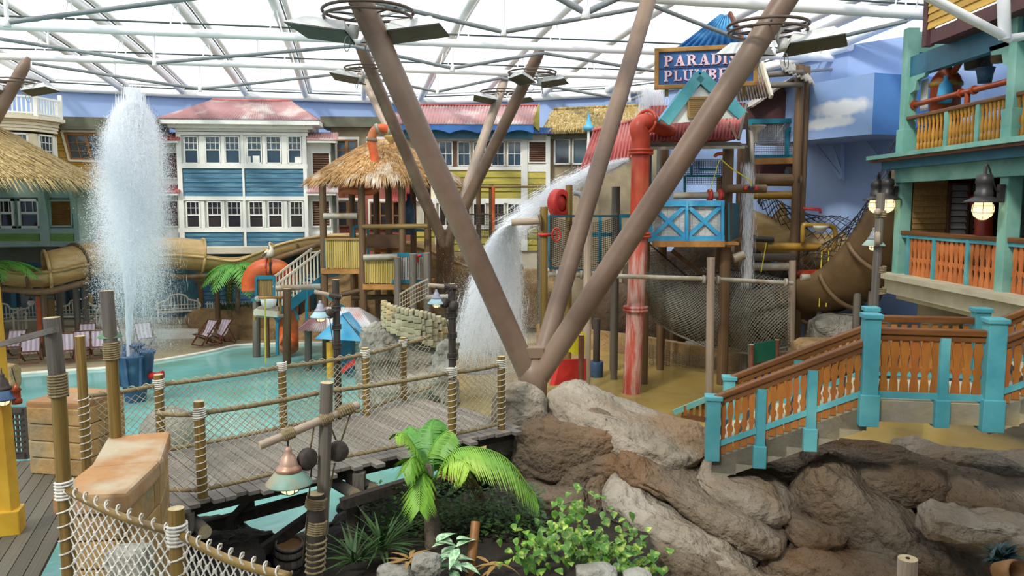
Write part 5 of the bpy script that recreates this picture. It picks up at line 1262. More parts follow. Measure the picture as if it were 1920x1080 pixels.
# ------------------------------------------------------------------ left foreground deck
dk = thing('deck_platform', 'dark weathered plank deck at the lower left corner', 'deck', V(-5.5, 8, DZ))
dd = V(-.33, .944, 0); ds = V(.944, .33, 0); o = V(-4.35, 6.4, DZ - .025)
for i in range(26):
    a = o - ds * (.15 * i) - dd * 2.2; bar('plank', 'plank_dark', dk, a, a + dd * 7.6, .14, .05)
def brickwall(t, O, ux, L, uy, W_, z0, z1, rows, mf, seed=1):
    """stone block wall: local x along ux (length L), y along uy (width W_); faces of single stones round a core"""
    rr = random.Random(seed); O = Vector(O); ux, uy = Vector(ux).normalized(), Vector(uy).normalized(); h = (z1 - z0) / rows
    ang = math.atan2(ux.y, ux.x)
    c = O + ux * L / 2 + uy * W_ / 2; box('wall_core', 'mortar', t, (c.x, c.y, (z0 + z1) / 2), (L - .06, W_ - .06, z1 - z0 - .02), (0, 0, ang))
    for r_ in range(rows):
        for face in range(4):
            F_L = L if face < 2 else W_; n = max(1, round(F_L / .42)); cuts = [0] + sorted(min(1, max(0, (k + (.5 if r_ % 2 else 0) + rr.uniform(-.12, .12)) / n)) for k in range(1, n)) + [1]
            for a, b in zip(cuts, cuts[1:]):
                w_ = (b - a) * F_L
                if w_ < .05: continue
                m_ = (a + b) / 2
                if face == 0: q = O + ux * L * m_
                elif face == 1: q = O + ux * L * m_ + uy * W_
                elif face == 2: q = O + uy * W_ * m_
                else: q = O + uy * W_ * m_ + ux * L
                sz = (w_ - .012, .1, h - .012) if face < 2 else (.1, w_ - .012, h - .012)
                box('stone', mf, t, (q.x, q.y, z0 + h * (r_ + .5)), tuple(round(e, 2) for e in sz), (0, 0, ang), bev=.016)
w1 = thing('stone_wall', 'curved sandstone block wall with wide capstones beside the bridge end', 'wall', V(-4.1, 8, DZ))
segs = [(V(-3.62, 7.25, 0), V(-3.72, 8.15, 0)), (V(-3.72, 8.15, 0), V(-4.02, 9.05, 0))]
for i, (a, b) in enumerate(segs):
    d = (b - a); uy = V(-d.y, d.x, 0); brickwall(w1, a + uy.normalized() * .03, d, d.length, uy, .52, 1.0, 2.66, 6, 'stone_tan', i + 3)
    c = (a + b) / 2 + uy.normalized() * .28; box('capstone', 'stone_cap', w1, (c.x, c.y, 2.76 + .012 * i), (round(d.length + .2, 2), .66, .2), (0, 0, math.atan2(d.y, d.x)), bev=.04)
w2 = thing('stone_pier', 'square sandstone pier behind the bamboo post on the deck', 'wall', V(-6.1, 11, DZ))
pa = G(62, 886, DZ); pbb = G(160, 893, DZ)
d = (pbb - pa); brickwall(w2, pa, d, d.length, V(-d.y, d.x, 0), .8, DZ, 2.78, 4, 'stone_tan', 9); c = (pa + pbb) / 2 + V(-d.y, d.x, 0).normalized() * .4; box('capstone', 'stone_cap', w2, (c.x, c.y, 2.8), (round(d.length + .05, 2), .86, .12), (0, 0, math.atan2(d.y, d.x)), bev=.03)
lt = thing('lattice_panel', 'dark brown lattice panel on the deck at the left edge', 'fence', G(30, 868, DZ))
a, b = P(4, 868, 11.3), P(54, 868, 11.3); zt = P(30, 765, 11.3).z; zb = DZ
for z in (zb + .04, zt - .04): bar('frame', 'timber_dark', lt, V(a.x, a.y, z), V(b.x, b.y, z), .06, .1)
for x in (a.x, b.x): box('frame', 'timber_dark', lt, (x, a.y, (zb + zt) / 2), (.08, .06, zt - zb))
for k in range(1, 6):
    x = a.x + (b.x - a.x) * k / 6; box('lath', 'timber_dark', lt, (x, a.y, (zb + zt) / 2), (.03, .03, zt - zb))
for k in range(1, 9): z = zb + (zt - zb) * k / 9; bar('lath', 'timber_dark', lt, V(a.x, a.y - .02, z), V(b.x, b.y - .02, z), .02, .03)
yp = thing('yellow_pillar', 'bright yellow square pillar on a block foot at left edge', 'pillar', G(10, 1005, DZ))
q = G(14, 1000, DZ); bar('shaft', 'post_yellow', yp, q + V(0, .05, .2), q + V(-.12, .1, 3.6), .17, .17, bev=.012); box('foot', 'post_yellow', yp, q + V(0, .05, .13), (.26, .26, .28), (0, 0, .3), bev=.015)
ll = thing('hanging_lamp', 'small dark green shaded lamp cut off by the left edge', 'lamp', P(4, 690, 8.6)); shade_lamp(ll, P(2, 690, 8.6), .34, 'timber_dark', 'pump_blue')
ll = thing('lantern', 'little rusty lantern hanging beside the yellow pillar', 'lantern', P(31, 752, 8.6))
lathe('lantern_body', 'pipe_copper', ll, [(0, -.1), (.05, -.1), (.055, -.06), (.04, -.04), (.04, .04), (.055, .05), (.02, .1), (.008, .12), (0, .18)], 12, P(31, 740, 8.6)); pipe('wire', 'dark_metal', ll, [P(31, 722, 8.6), P(22, 690, 8.6)], .006, 5)
# tall foreground posts with the near net
tf = thing('net_fence', 'knotted rope net fence on bamboo posts in the near left corner', 'fence', V(-3.2, 6.2, DZ))
pA, pB = V(-3.9, 6.75, DZ), V(-2.52, 5.8, DZ); pC = pB + (pB - pA) * .75
def tallpost(t, b, ztop, r, m, upper=None, zj=None):
    if upper: tube('post', m, t, b - V(0, 0, .6), V(b.x, b.y, zj), r, 16); tube('post_sleeve', upper, t, V(b.x, b.y, zj), V(b.x - .02, b.y, ztop), r * 1.12, 16, 'log_end'); wrap(t, V(b.x, b.y, zj - .12), V(b.x, b.y, zj + .08), r * 1.25, 8, .012, 'rope_brown')
    else: tube('post', m, t, b - V(0, 0, .6), V(b.x, b.y, ztop), r, 16, 'log_end')
tallpost(tf, pA, 4.55, .06, 'post_bamboo', 'post_grey', 3.98)
tallpost(tf, pB, 3.24, .058, 'post_bamboo')
for b in (pA, pB): wrap(tf, b + V(0, 0, 1.1), b + V(0, 0, 1.27), .071, 6, .012); wrap(tf, b + V(0, 0, .05), b + V(0, 0, 1.05), .066, 8, .008)
for a, b in ((pA, pB), (pB, pC)):
    pp = [a.lerp(b, j / 8) + V(0, 0, 1.2 - .05 * math.sin(math.pi * j / 8)) for j in range(9)]; pipe('hand_rope', 'post_bamboo', tf, pp, .032, 10); wrap(tf, pp[0], pp[-1], .038, 10, .007)
    net(tf, lambda u, v, a=a, b=b: a.lerp(b, u) + V(0, 0, .0 + 1.18 * v - .05 * math.sin(math.pi * u)), 14, 10, .007, 'rope_white')
    mb = MB()
    for i in range(15):
        for j in range(11):
            q = a.lerp(b, i / 14) + V(0, 0, 1.18 * j / 10 - .05 * math.sin(math.pi * i / 14)); mb.box(q, (.024, .024, .028))
    mb.out('knot', 'rope_white', tf, kind='stuff')
bar('grey_crossbar', 'post_grey', tf, P(0, 646, 7.2), P(105, 618, 6.6), .05, .05)
for (lb, px, yb, yt, D, r, up, yj) in (('slim bamboo mooring post beside the sandstone pier', 163, 868, 630, 9.75, .058, None, 0), ('tall bamboo post with grey top rising from the sandstone wall', 218, 835, 545, 8.9, .066, 'post_grey', 655)):
    q = P(px, yb, D); t = thing('bamboo_post', lb, 'post', q - V(0, 0, .3)); zt = P(px, yt, D).z
    tallpost(t, V(q.x, q.y, q.z), zt, r, 'post_bamboo', up, P(px, yj, D).z if up else None)
    if not up: wrap(t, q + V(0, 0, .02), q + V(0, 0, .85), r + .005, 9, .008)
q = P(204, 590, 8.95); ll = thing('hanging_lamp', 'green enamel lamp on the tall bamboo post by the stone wall', 'lamp', q); shade_lamp(ll, q, .26, 'copper_cap', 'green_enamel')
pipe('lamp_arm', 'post_bamboo', ll, smoothpath([P(204, 640, 8.95), P(200, 655, 8.95), P(206, 670, 8.95), P(214, 672, 8.95)], 4), .015, 6)
rockmass('tan_boulder', 'rounded tan boulder beside the yellow pillar by the pool', 'rock_tan', [(P(18, 705, 21), (.28, .3, .4), X_, 0), (P(-12, 680, 21), (.3, .3, .5), X_, 0)], .04, .05, .3)
rockmass('pale_boulder', 'pale grey boulder behind the near rope net', 'rock_grey', [(P(245, 1065, 6.95), (.24, .2, .26), X_, 0)], .03, .05, .2)
# ================================================================== right play structure with the plumbers sign
DR = 24.4
def quad(n, m, p, a, b, c, d, th=.05):
    q = [Vector(e) for e in (a, b, c, d)]; nm = (q[1] - q[0]).cross(q[3] - q[0]).normalized() * th
    v = q + [e + nm for e in q]; return mk(n, v, [(0, 1, 2, 3), (4, 7, 6, 5), (0, 4, 5, 1), (1, 5, 6, 2), (2, 6, 7, 3), (3, 7, 4, 0)], m, p)
t = thing('plumbers_tower', 'tall wooden play tower with red roofs and blue balcony at right', 'play tower', G(1330, 700))
B = lambda n, m, a, b, Da, Db, w_, h=None: bar(n, m, t, P(*a, Da), P(*b, Db), w_, h or w_)
def PI(n, m, a, b, D, r, D1=None, k=12): return tube(n, m, t, P(*a, D), P(*b, D1 or D), r, k)
# roofs
ra, rb, rc, rd = P(1211, 263, 23.6), P(1385, 260, 23.6), P(1398, 193, 25.2), P(1218, 199, 25.2)
corr('roof_sheet', 'roof_red', t, ra, rb, rc, rd, 26, .03)
corr('roof_sheet', 'roof_red', t, rb + V(0, 3.4, 0), ra + V(0, 3.4, 0), rd, rc, 26, .03)
corr('roof_sheet', 'roof_red', t, P(1086, 320, 24.6), P(1196, 292, 25.0), P(1204, 222, 27), P(1112, 246, 27), 16, .03)
tube('roof_ridge', 'roof_red', t, P(1110, 245, 27), P(1206, 221, 27), .06, 8)
B('eave_beam', 'post_grey', (1211, 271), (1388, 270), 23.7, 23.7, .1, .12); B('eave_beam', 'pipe_grey', (1212, 278), (1396, 276), 23.6, 23.6, .08)
for a, b in (((1385, 262), (1400, 196)), ((1386, 270), (1402, 276)), ((1400, 210), (1402, 280))): B('gable_strut', 'post_grey', a, b, 23.6, 24.4, .07)
prism('gable_end', 'wood_red', t, [(-.1, 0), (3.4, 0), (1.65, 1.15)], 0, .08, Matrix.Translation((rb.x - .05, 23.6, rb.z)) @ Matrix.Rotation(math.pi / 2, 4, 'Z'))
# dormer with teal barge boards
da, dl, dr_ = P(1312, 141, 21.9), P(1246, 229, 21.9), P(1392, 216, 21.9)
mk('dormer_front', [P(1313, 160, 21.98), P(1256, 232, 21.98), P(1382, 220, 21.98), P(1313, 160, 23.6), P(1256, 232, 23.6), P(1382, 220, 23.6)], [(0, 1, 2), (0, 3, 4, 1), (0, 2, 5, 3), (3, 5, 4)], 'white_paint', t)
for a, b in ((da, dl), (da, dr_)):
    bar('barge_board', 'teal_paint', t, a, b, .1, .3); bar('dormer_roof', 'sky_paint', t, a + V(0, .6, .12), b + V(0, .6, .12), 1.2, .05)
for k in range(8): bar('vent_slat', 'slat_brown', t, P(1293, 188 + k * 4, 21.92), P(1332, 187 + k * 4, 21.92), .06, .05)
for a, b in (((1291, 184), (1334, 183)), ((1291, 220), (1334, 219)), ((1291, 184), (1291, 220)), ((1334, 183), (1334, 219))): B('vent_frame', 'slat_brown', a, b, 21.9, 21.9, .06)
# blue peaked roof and silver awning
corr('peak_roof', 'roof_blue', t, P(1262, 94, 23.4), P(1393, 84, 23.4), P(1366, 26, 24.2), P(1350, 28, 24.2), 9, .05)
quad('peak_side', 'roof_blue', t, P(1393, 84, 23.4), P(1408, 84, 25), P(1370, 30, 25), P(1366, 26, 24.2))
bar('peak_ridge', 'wood_red', t, P(1368, 24, 24.1), P(1398, 86, 23.3), .08, .12)
corr('awning', 'roof_silver', t, P(1382, 190, 24.6), P(1446, 180, 24.2), P(1428, 118, 25), P(1372, 130, 25.2), 12, .04)
bar('awning_edge', 'bench_white', t, P(1446, 182, 24.15), P(1428, 118, 24.9), .08, .16)
corr('awning', 'roof_silver', t, P(1468, 130, 25.6), P(1528, 158, 25.6), P(1512, 128, 27), P(1462, 112, 27), 8, .04)
# dark gabled hut at the right with teal wire balcony
prism('hut_gable', 'maroon', t, [(P(1392, 232, 27.4).x, P(1392, 232, 27.4).z), (P(1506, 230, 27.4).x, P(1506, 230, 27.4).z), (P(1506, 205, 27.4).x, P(1506, 205, 27.4).z), (P(1462, 160, 27.4).x, P(1462, 160, 27.4).z), (P(1398, 205, 27.4).x, P(1398, 205, 27.4).z)], 27.4, 29.6)
for a, b in (((1390, 208), (1463, 157)), ((1463, 157), (1540, 232))): bar('hut_roof_board', 'roof_silver', t, P(*a, 28.3), P(*b, 28.3), 2.6, .07)
box('hut_back', 'maroon', t, P(1450, 326, 28.6), (1.9, .1, .75))
zb_ = 27.2
for a, b in (((1404, 228), (1498, 226)), ((1404, 296), (1498, 294)), ((1406, 228), (1406, 300)), ((1495, 226), (1495, 298)), ((1475, 243), (1475, 292)), ((1475, 243), (1493, 243))): B('balcony_frame', 'teal_dark', a, b, zb_, zb_, .1, .16)
B('balcony_floor', 'wood_floor_edge', (1402, 303), (1498, 301), zb_, zb_, .16, .2)
net(t, lambda u, v: P(1408 + 86 * u, 294 - 64 * v, zb_ + .02), 26, 18, .008, 'pipe_grey', False, 'wire_mesh')
B('balcony_frame', 'teal_dark', (1475, 318), (1475, 332), 28, 28, .1); net(t, lambda u, v: P(1474 + 18 * u, 335 - 22 * v, 27.6), 8, 8, .008, 'pipe_grey', False, 'wire_mesh')
# tall posts
for px, yt, yb, D, r, m in ((1501, 122, 700, 26.2, .14, 'post_brown'), (1512, 125, 700, 26.5, .13, 'post_brown'), (1366, 268, 620, 24.3, .17, 'post_brown'), (1213, 262, 640, 24.4, .15, 'post_brown'), (1246, 266, 600, 27.4, .15, 'post_brown'), (1392, 270, 620, 27.2, .17, 'post_brown'), (1408, 250, 640, 25.4, .13, 'post_grey'), (1352, 330, 640, 27.4, .15, 'post_brown')):
    post_px('post', m, t, px, yt, D, r)
for a, b, D, r, m in (((1412, 337), (1500, 338), 26.3, .2, 'post_brown'), ((1412, 366), (1492, 366), 26.3, .13, 'pipe_gold'), ((1438, 462), (1538, 463), 25.6, .12, 'pipe_gold'), ((1410, 482), (1490, 482), 26, .12, 'post_grey'), ((1410, 500), (1484, 500), 26, .13, 'pipe_grey'), ((1362, 354), (1436, 354), 23.9, .13, 'pipe_brown'), ((1262, 367), (1356, 366), 24.0, .1, 'pipe_grey'),
    ((1440, 140), (1505, 136), 25.8, .09, 'post_grey'), ((1440, 160), (1505, 158), 25.8, .09, 'post_grey'), ((1375, 485), (1395, 478), 24.2, .14, 'pipe_grey'), ((1412, 448), (1450, 450), 25.5, .09, 'dark_metal'), ((1360, 560), (1480, 558), 27, .1, 'post_brown')): PI('pipe', m, a, b, D, r)
for x, D in ((1331, 24.0), (1350, 24.0)): 
    q = P(x, 367, D); tube('flange', 'red_paint', t, q - V(.06, 0, 0), q + V(.06, 0, 0), .19, 16)
for q in (P(1497, 337, 26), P(1435, 354, 23.9)): tube('pipe_mouth', 'dark_metal', t, q, q + V(.02, -.01, 0), .1, 12)
for a, b in (((1365, 470), (1400, 520)), ((1400, 500), (1412, 440)), ((1260, 470), (1350, 540)), ((1290, 540), (1370, 480))): B('cross_brace', 'post_brown', a, b, 25.6, 25.6, .14)
# blue balcony with crosses
y0, y1, x0, x1 = 378, 452, 1216, 1358; DBc = 23.8
for k in range(12): quad('panel_board', 'plank_white', t, P(x0 + (x1 - x0) * k / 12, y1 - 4, DBc + .08), P(x0 + (x1 - x0) * (k + .95) / 12, y1 - 4, DBc + .08), P(x0 + (x1 - x0) * (k + .95) / 12, y0 + 4, DBc + .08), P(x0 + (x1 - x0) * k / 12, y0 + 4, DBc + .08), -.03)
xm = 1287
for a, b in (((x0, y0 + 4), (x1, y0 + 3)), ((x0, y1 - 4), (x1, y1 - 4)), ((x0 + 4, y0), (x0 + 4, y1)), ((xm, y0), (xm, y1)), ((x1 - 4, y0), (x1 - 4, y1))): B('balcony_frame', 'sky_paint', a, b, DBc, DBc, .08, .17)
for xa, xb in ((x0 + 6, xm - 2), (xm + 2, x1 - 6)):
    B('cross_board', 'sky_paint', (xa, y0 + 8), (xb, y1 - 8), DBc + .02, DBc + .02, .06, .12); B('cross_board', 'sky_paint', (xa, y1 - 8), (xb, y0 + 8), DBc + .03, DBc + .03, .06, .12)
bar('balcony_floor', 'wood_floor_edge', t, P(1224, 457, DBc), P(1358, 457, DBc), .15, .18)
a = P(1290, 452, 25.6); box('floor_deck', 'wood_floor_edge', t, a, (2.3, 3.4, .08))
quad('side_panel', 'teal_dark', t, P(1368, 380, 24.0), P(1386, 382, 26.6), P(1386, 446, 26.6), P(1368, 452, 24.0)); B('side_floor', 'wood_floor_edge', (1366, 458), (1388, 450), 24, 26.6, .1, .16)
# inside rails, ropes
for a, b in (((1284, 330), (1284, 372)), ((1284, 330), (1350, 330)), ((1296, 310), (1296, 330)), ((1310, 318), (1345, 318)), ((1220, 290), (1220, 372))): B('inner_rail', 'teal_dark', a, b, 26, 26, .08)
net(t, lambda u, v: P(1282 + 74 * u, 345 - 46 * v, 26.6), 22, 14, .01, 'net_black', False, 'wire_mesh'); net(t, lambda u, v: P(1300 + 52 * u, 325 - 24 * v, 27), 16, 8, .01, 'net_black', False, 'wire_mesh')
pipe('pull_rope', 'yellow_rope', t, smoothpath([P(1351, 298, 23.7), P(1375, 318, 23.7), P(1406, 338, 23.7), P(1408, 350, 23.7)], 4), .018, 5); pipe('pull_rope', 'yellow_rope', t, [P(1349, 300, 23.7), P(1331, 358, 23.7)], .014, 5)
for (x, y) in ((1398, 352), (1418, 352), (1408, 352)): tube('valve', 'red_paint' if x != 1408 else 'navy', t, P(x, y - 3, 23.72), P(x, y + 4, 23.72), .06, 10)
pipe('copper_spout', 'pipe_copper', t, smoothpath([P(1340, 294, 23.8), P(1345, 289, 23.8), P(1358, 288, 23.8)], 3), .05, 8)
lathe('shower_funnel', 'pipe_grey', t, [(.06, -.3), (.08, 0), (.3, .2), (.3, .24), (.1, .1)], 14, P(1417, 250, 25.2)); pipe('funnel_pipe', 'pipe_grey', t, [P(1408, 240, 25.2), P(1412, 330, 25.2)], .07, 8)
pipe('red_lever', 'red_paint', t, [P(1505, 391, 25.8), P(1538, 393, 25.8), P(1538, 400, 25.8)], .05, 6)
pipe('gold_loop', 'pipe_gold', t, smoothpath([P(1505, 455, 25.4), P(1506, 424, 25.4), P(1516, 422, 25.4), P(1556, 424, 25.4), P(1566, 434, 25.4), P(1564, 462, 25.4), P(1548, 470, 25.4), P(1538, 466, 25.4)], 4), .075, 8)
lathe('loop_bowl', 'white_paint', t, [(0, -.2), (.15, -.15), (.26, 0), (.28, .02), (.2, -.08), (0, -.14)], 12, P(1538, 424, 25.4))
for x in (1541, 1554, 1437): pipe('pull_rope', 'yellow_rope', t, [P(x, 470, 25.3), P(x - 3, 530, 25.3), P(x - 5, 575, 25.3)] if x > 1500 else [P(x, 455, 25.3), P(x - 10, 510, 25.3)], .018, 5)
# ------------------------------------------------------------------ sign
sg = thing('plumbers_sign', 'wood framed blue sign with pink letters above the red roof', 'sign', P(1320, 160, 22.6))
sA, sB = P(1231, 164, 22.7), P(1416, 153, 22.2)
ux = (V(sB.x, sB.y, 0) - V(sA.x, sA.y, 0)).normalized(); SW = (V(sB.x, sB.y, 0) - V(sA.x, sA.y, 0)).length
zb0 = sA.z; SH = P(1231, 95, 22.7).z - zb0
Ms = Matrix(((ux.x, -ux.y, 0, sA.x), (ux.y, ux.x, 0, sA.y), (0, 0, 1, zb0), (0, 0, 0, 1))) @ Matrix.Rotation(-.012, 4, 'Y')
def arc(cx, cz, rx, rz, a0, a1, k=12): return [(cx + rx * math.cos(rad(a0 + (a1 - a0) * i / k)), cz + rz * math.sin(rad(a0 + (a1 - a0) * i / k))) for i in range(k + 1)]
def bowl(cx, cz, rx, rz, ix, iz): 
    o, i_ = arc(cx, cz, rx, rz, 90, -90), arc(cx, cz, ix, iz, 90, -90); return [[o[k], o[k + 1], i_[k + 1], i_[k]] for k in range(12)]
def rc(x0, x1, z0, z1): return [(x0, z0), (x1, z0), (x1, z1), (x0, z1)]
stem = [rc(.08, .3, 0, 1), rc(0, .38, 0, .09), rc(0, .34, .91, 1)]
def pbowl(cz, rz): return bowl(.36, cz, .36, rz, .15, rz - .12) + [rc(.28, .37, cz + rz - .12, cz + rz), rc(.28, .37, cz - rz, cz - rz + .12)]
def strip(pts, ws):
    out = []
    for (a, b, w0, w1) in zip(pts, pts[1:], ws, ws[1:]):
        dx, dz = b[0] - a[0], b[1] - a[1]; l = math.hypot(dx, dz) or 1; nx, nz_ = -dz / l, dx / l
        out.append([(a[0] + nx * w0, a[1] + nz_ * w0), (a[0] - nx * w0, a[1] - nz_ * w0), (b[0] - nx * w1, b[1] - nz_ * w1), (b[0] + nx * w1, b[1] + nz_ * w1)])
    return out
LET = {
 'P': (.78, stem + pbowl(.72, .28)), 'B': (.82, stem + pbowl(.75, .25) + pbowl(.26, .26)), 'D': (.86, stem + bowl(.36, .5, .48, .5, .24, .38) + [rc(.28, .37, .88, 1), rc(.28, .37, 0, .12)]),
 'R': (.9, stem + pbowl(.73, .27) + [[(.36, .5), (.58, .5), (.86, 0), (.6, 0)], rc(.56, .92, 0, .09)]), 'I': (.42, stem), 
 'E': (.78, stem + [rc(.3, .72, 0, .12), rc(.3, .7, .88, 1), rc(.3, .56, .44, .56), rc(.62, .74, 0, .3), rc(.6, .72, .72, 1), rc(.5, .58, .36, .64)]),
 'L': (.74, stem + [rc(.3, .7, 0, .12), rc(.6, .72, 0, .32)]),
 'A': (.96, [[(.12, .05), (.22, .05), (.5, 1), (.4, 1)], [(.56, .05), (.84, .05), (.56, 1), (.36, 1)], rc(.2, .66, .3, .4), rc(0, .34, 0, .09), rc(.48, .94, 0, .09)]),
 'U': (.92, [rc(.08, .3, .3, 1), rc(.66, .76, .3, 1), rc(0, .38, .91, 1), rc(.54, .88, .91, 1)] + [[o, o2, i2, i_] for o, o2, i2, i_ in zip(arc(.42, .32, .34, .34, 180, 360), arc(.42, .32, .34, .34, 180, 360)[1:], arc(.48, .32, .18, .22, 180, 360)[1:], arc(.48, .32, .18, .22, 180, 360))]),
 'M': (1.12, [rc(.1, .2, 0, 1), rc(.8, 1.02, 0, 1), [(.1, 1), (.36, 1), (.6, .1), (.44, .1)], [(.44, .1), (.56, .1), (.84, 1), (.72, 1)], rc(0, .32, 0, .09), rc(.7, 1.1, 0, .09), rc(0, .3, .91, 1), rc(.78, 1.1, .91, 1)]),
 'S': (.72, strip([(.62, .78), (.52, .93), (.34, .95), (.16, .86), (.14, .7), (.28, .56), (.5, .44), (.58, .28), (.46, .1), (.28, .06), (.1, .14), (.06, .26)], [.03, .06, .07, .09, .11, .13, .13, .11, .09, .07, .06, .03]) + [rc(.58, .66, .7, 1), rc(.02, .1, 0, .3)])}
with at(M=Ms):
    box('board', 'sign_blue', sg, (SW / 2, .03, SH / 2), (SW, .06, SH))
    fw = .12
    for c, s in (((SW / 2, 0, SH), (SW + fw, .14, fw)), ((SW / 2, 0, 0), (SW + fw, .14, fw)), ((0, 0, SH / 2), (fw, .14, SH + fw)), ((SW, 0, SH / 2), (fw, .14, SH + fw))): box('frame', 'sign_wood', sg, c, s, bev=.02)
    box('divider', 'navy', sg, (SW / 2, -.005, SH * .5), (SW - .14, .02, .025))
    for word, z, hh in (('PARADISE', SH * .555, SH * .29), ('PLUMBERS', SH * .15, SH * .29)):
        tot = sum(LET[ch][0] + .1 for ch in word); k = (SW - .36) / tot; x = .2
        for ch in word:
            w_, polys = LET[ch]
            for nm, m, dx, dz, y0_, y1_ in (('letter', 'sign_pink', 0, 0, -.04, -.012), ('letter_shadow', 'sign_wine', .022, -.022, -.012, -.001)):
                mb = MB()
                for pl in polys: n = len(pl); mb.add([(x + px_ * k + dx, y0_, z + pz * hh + dz) for px_, pz in pl] + [(x + px_ * k + dx, y1_, z + pz * hh + dz) for px_, pz in pl], [tuple(range(n)), tuple(range(n, 2 * n))[::-1]] + [(i, i + n, (i + 1) % n + n, (i + 1) % n) for i in range(n)])
                if nm == 'letter': lo_ = mb.out(nm, m, sg)
                else: mb.out(nm, m, lo_)
            x += (w_ + .1) * k
for px in (1250, 1395): bar('sign_post', 'sign_wood', sg, P(px, 180, 22.9), P(px, 158, 22.75), .1, .1)
# ------------------------------------------------------------------ fat red pipe
rpp = thing('red_standpipe', 'fat weathered red standpipe with flanges and elbow into the roof', 'pipe', G(1184, 737))
b = G(1184, 737); D_ = b.y; rP = .26
zf = lambda y: P(1184, y, D_).z
tube('lower_pipe', 'pipe_red_worn', rpp, (b.x, b.y, -.1), (b.x + .08, b.y, zf(578)), rP, 24); tube('middle_pipe', 'pipe_red_worn', rpp, (b.x + .08, b.y, zf(578)), (b.x + .13, b.y, zf(440)), rP, 24); tube('upper_pipe', 'pipe_red', rpp, (b.x + .13, b.y, zf(440)), (b.x + .16, b.y, zf(282)), rP, 24)
pipe('elbow', 'pipe_red', rpp, smoothpath([(b.x + .16, b.y, zf(284)), (b.x + .16, b.y, zf(262)), P(1198, 238, D_), P(1215, 228, D_ + .1), P(1240, 240, D_ + .5), P(1256, 248, D_ + .9)], 5), [rP] * 12 + [rP * .95] * 6 + [rP * .85] * 8, 20)
for y in (578, 440, 284): x = b.x + (.08 if y == 578 else .13 if y == 440 else .16); lathe('flange', 'pipe_red_worn' if y == 578 else 'pipe_red', rpp, [(.24, -.09), (.36, -.09), (.36, -.02), (.3, -.01), (.36, 0), (.36, .07), (.24, .07)], 24, (x, b.y, zf(y)))
ring('elbow_flange', 'pipe_red', rpp, [P(1212, 228, D_), P(1226, 232, D_ + .3)], 0, .32, 0, 360, .05)
# ------------------------------------------------------------------ post group left of it, valve wheel, black mesh
t = thing('spray_gantry', 'timber posts with red valve wheel, spray pipe and black mesh', 'water toy', G(1060, 700))
for px, yt, D, r, m in ((1020, 388, 20.5, .1, 'post_bamboo'), (1067, 347, 22.6, .1, 'post_bamboo'), (1103, 355, 21.6, .11, 'post_pale'), (1155, 350, 26.5, .14, 'post_grey'), (1155, 400, 25, .11, 'post_grey'), (1240, 560, 26.5, .12, 'post_brown'), (1262, 600, 29, .12, 'post_brown')): post_px('post', m, t, px, yt, D, r)
PI2 = lambda n, m, a, b, D, r, D1=None: tube(n, m, t, P(*a, D), P(*b, D1 or D), r, 12)
PI2('spray_pipe', 'post_pale', (959, 417), (1014, 414), 20.4, .09); PI2('red_collar', 'red_paint', (1020, 437), (1020, 443), 20.5, .15); PI2('hub', 'post_brown', (1011, 417), (1016, 416), 20.38, .2)
with at(P(1048, 381, 22.4), rot=(math.pi / 2, 0, .9)):
    lathe('valve_wheel', 'red_paint', t, [(.24, .12), (.38, .13), (.4, .1), (.4, -.1), (.38, -.13), (.34, -.1), (.3, .05), (.1, .1), (0, .12)], 28)
    for k in range(3): box('wheel_spoke', 'red_paint', t, (0, 0, -.08), (.07, .68, .03), (0, 0, k * math.pi / 3))
with at(P(1043, 440, 20.6), rot=(math.pi / 2, 0, .5)):
    pipe('small_wheel', 'red_paint', t, [(.13 * math.cos(a * math.pi / 8), .17 * math.sin(a * math.pi / 8), 0) for a in range(16)], .02, 6, True); box('wheel_spoke', 'red_paint', t, (0, 0, 0), (.26, .025, .02)); box('wheel_spoke', 'red_paint', t, (0, 0, 0), (.025, .34, .02))
PI2('valve_stem', 'wood_red', (1022, 440), (1042, 440), 20.6, .03)
net(t, lambda u, v: P(1031 + 127 * u, 502 + 14 * math.sin(u * 3) - 97 * v, 21.4 + 3 * u), 34, 26, .008, 'net_black', False, 'black_mesh')
for a, b, D, D1 in (((1029, 406), (1029, 502), 21.4, 21.4), ((1029, 405), (1160, 405), 21.4, 24.4), ((1030, 502), (1160, 512), 21.4, 24.4)): bar('mesh_frame', 'sea_dark', t, P(*a, D), P(*b, D1), .05, .06)
for a, b in (((1162, 405), (1162, 500)), ((1125, 405), (1125, 500)), ((1162, 405), (1205, 405)), ((1090, 440), (1165, 440))): bar('mesh_frame', 'teal_dark', t, P(*a, 25.5), P(*b, 25.5), .1, .12)
pipe('grey_hose', 'steel_grey', t, smoothpath([P(1076, 362, 22.6), P(1088, 365, 22.6), P(1094, 385, 22.6), P(1088, 405, 22.6)], 4), .07, 8)
PI2('long_rail', 'pipe_grey', (1028, 514), (1334, 523), 21.6, .065, 22.8); PI2('long_rail', 'pipe_grey', (1334, 523), (1486, 531), 22.8, .065, 23.8)
for x, D in ((1045, 21.6), (1090, 21.8), (1112, 21.9), (1320, 22.7), (1346, 22.8), (1474, 23.6)): q = P(x, 513 + (x - 1028) * .036, D); tube('clamp', 'pipe_grey', t, q - V(.04, 0, 0), q + V(.04, 0, 0), .12, 12)
for px, yt, yb in ((1333, 483, 744), (1486, 488, 700)): b = G(px - 3, yb); q = P(px, yt, b.y); tube('pale_post', 'post_pale', t, (b.x, b.y, -.06), q, .115, 16, 'log_end')
q = P(1502, 520, 23.7); tube('clamp', 'pipe_grey', t, q, q + V(.25, 0, 0), .1)
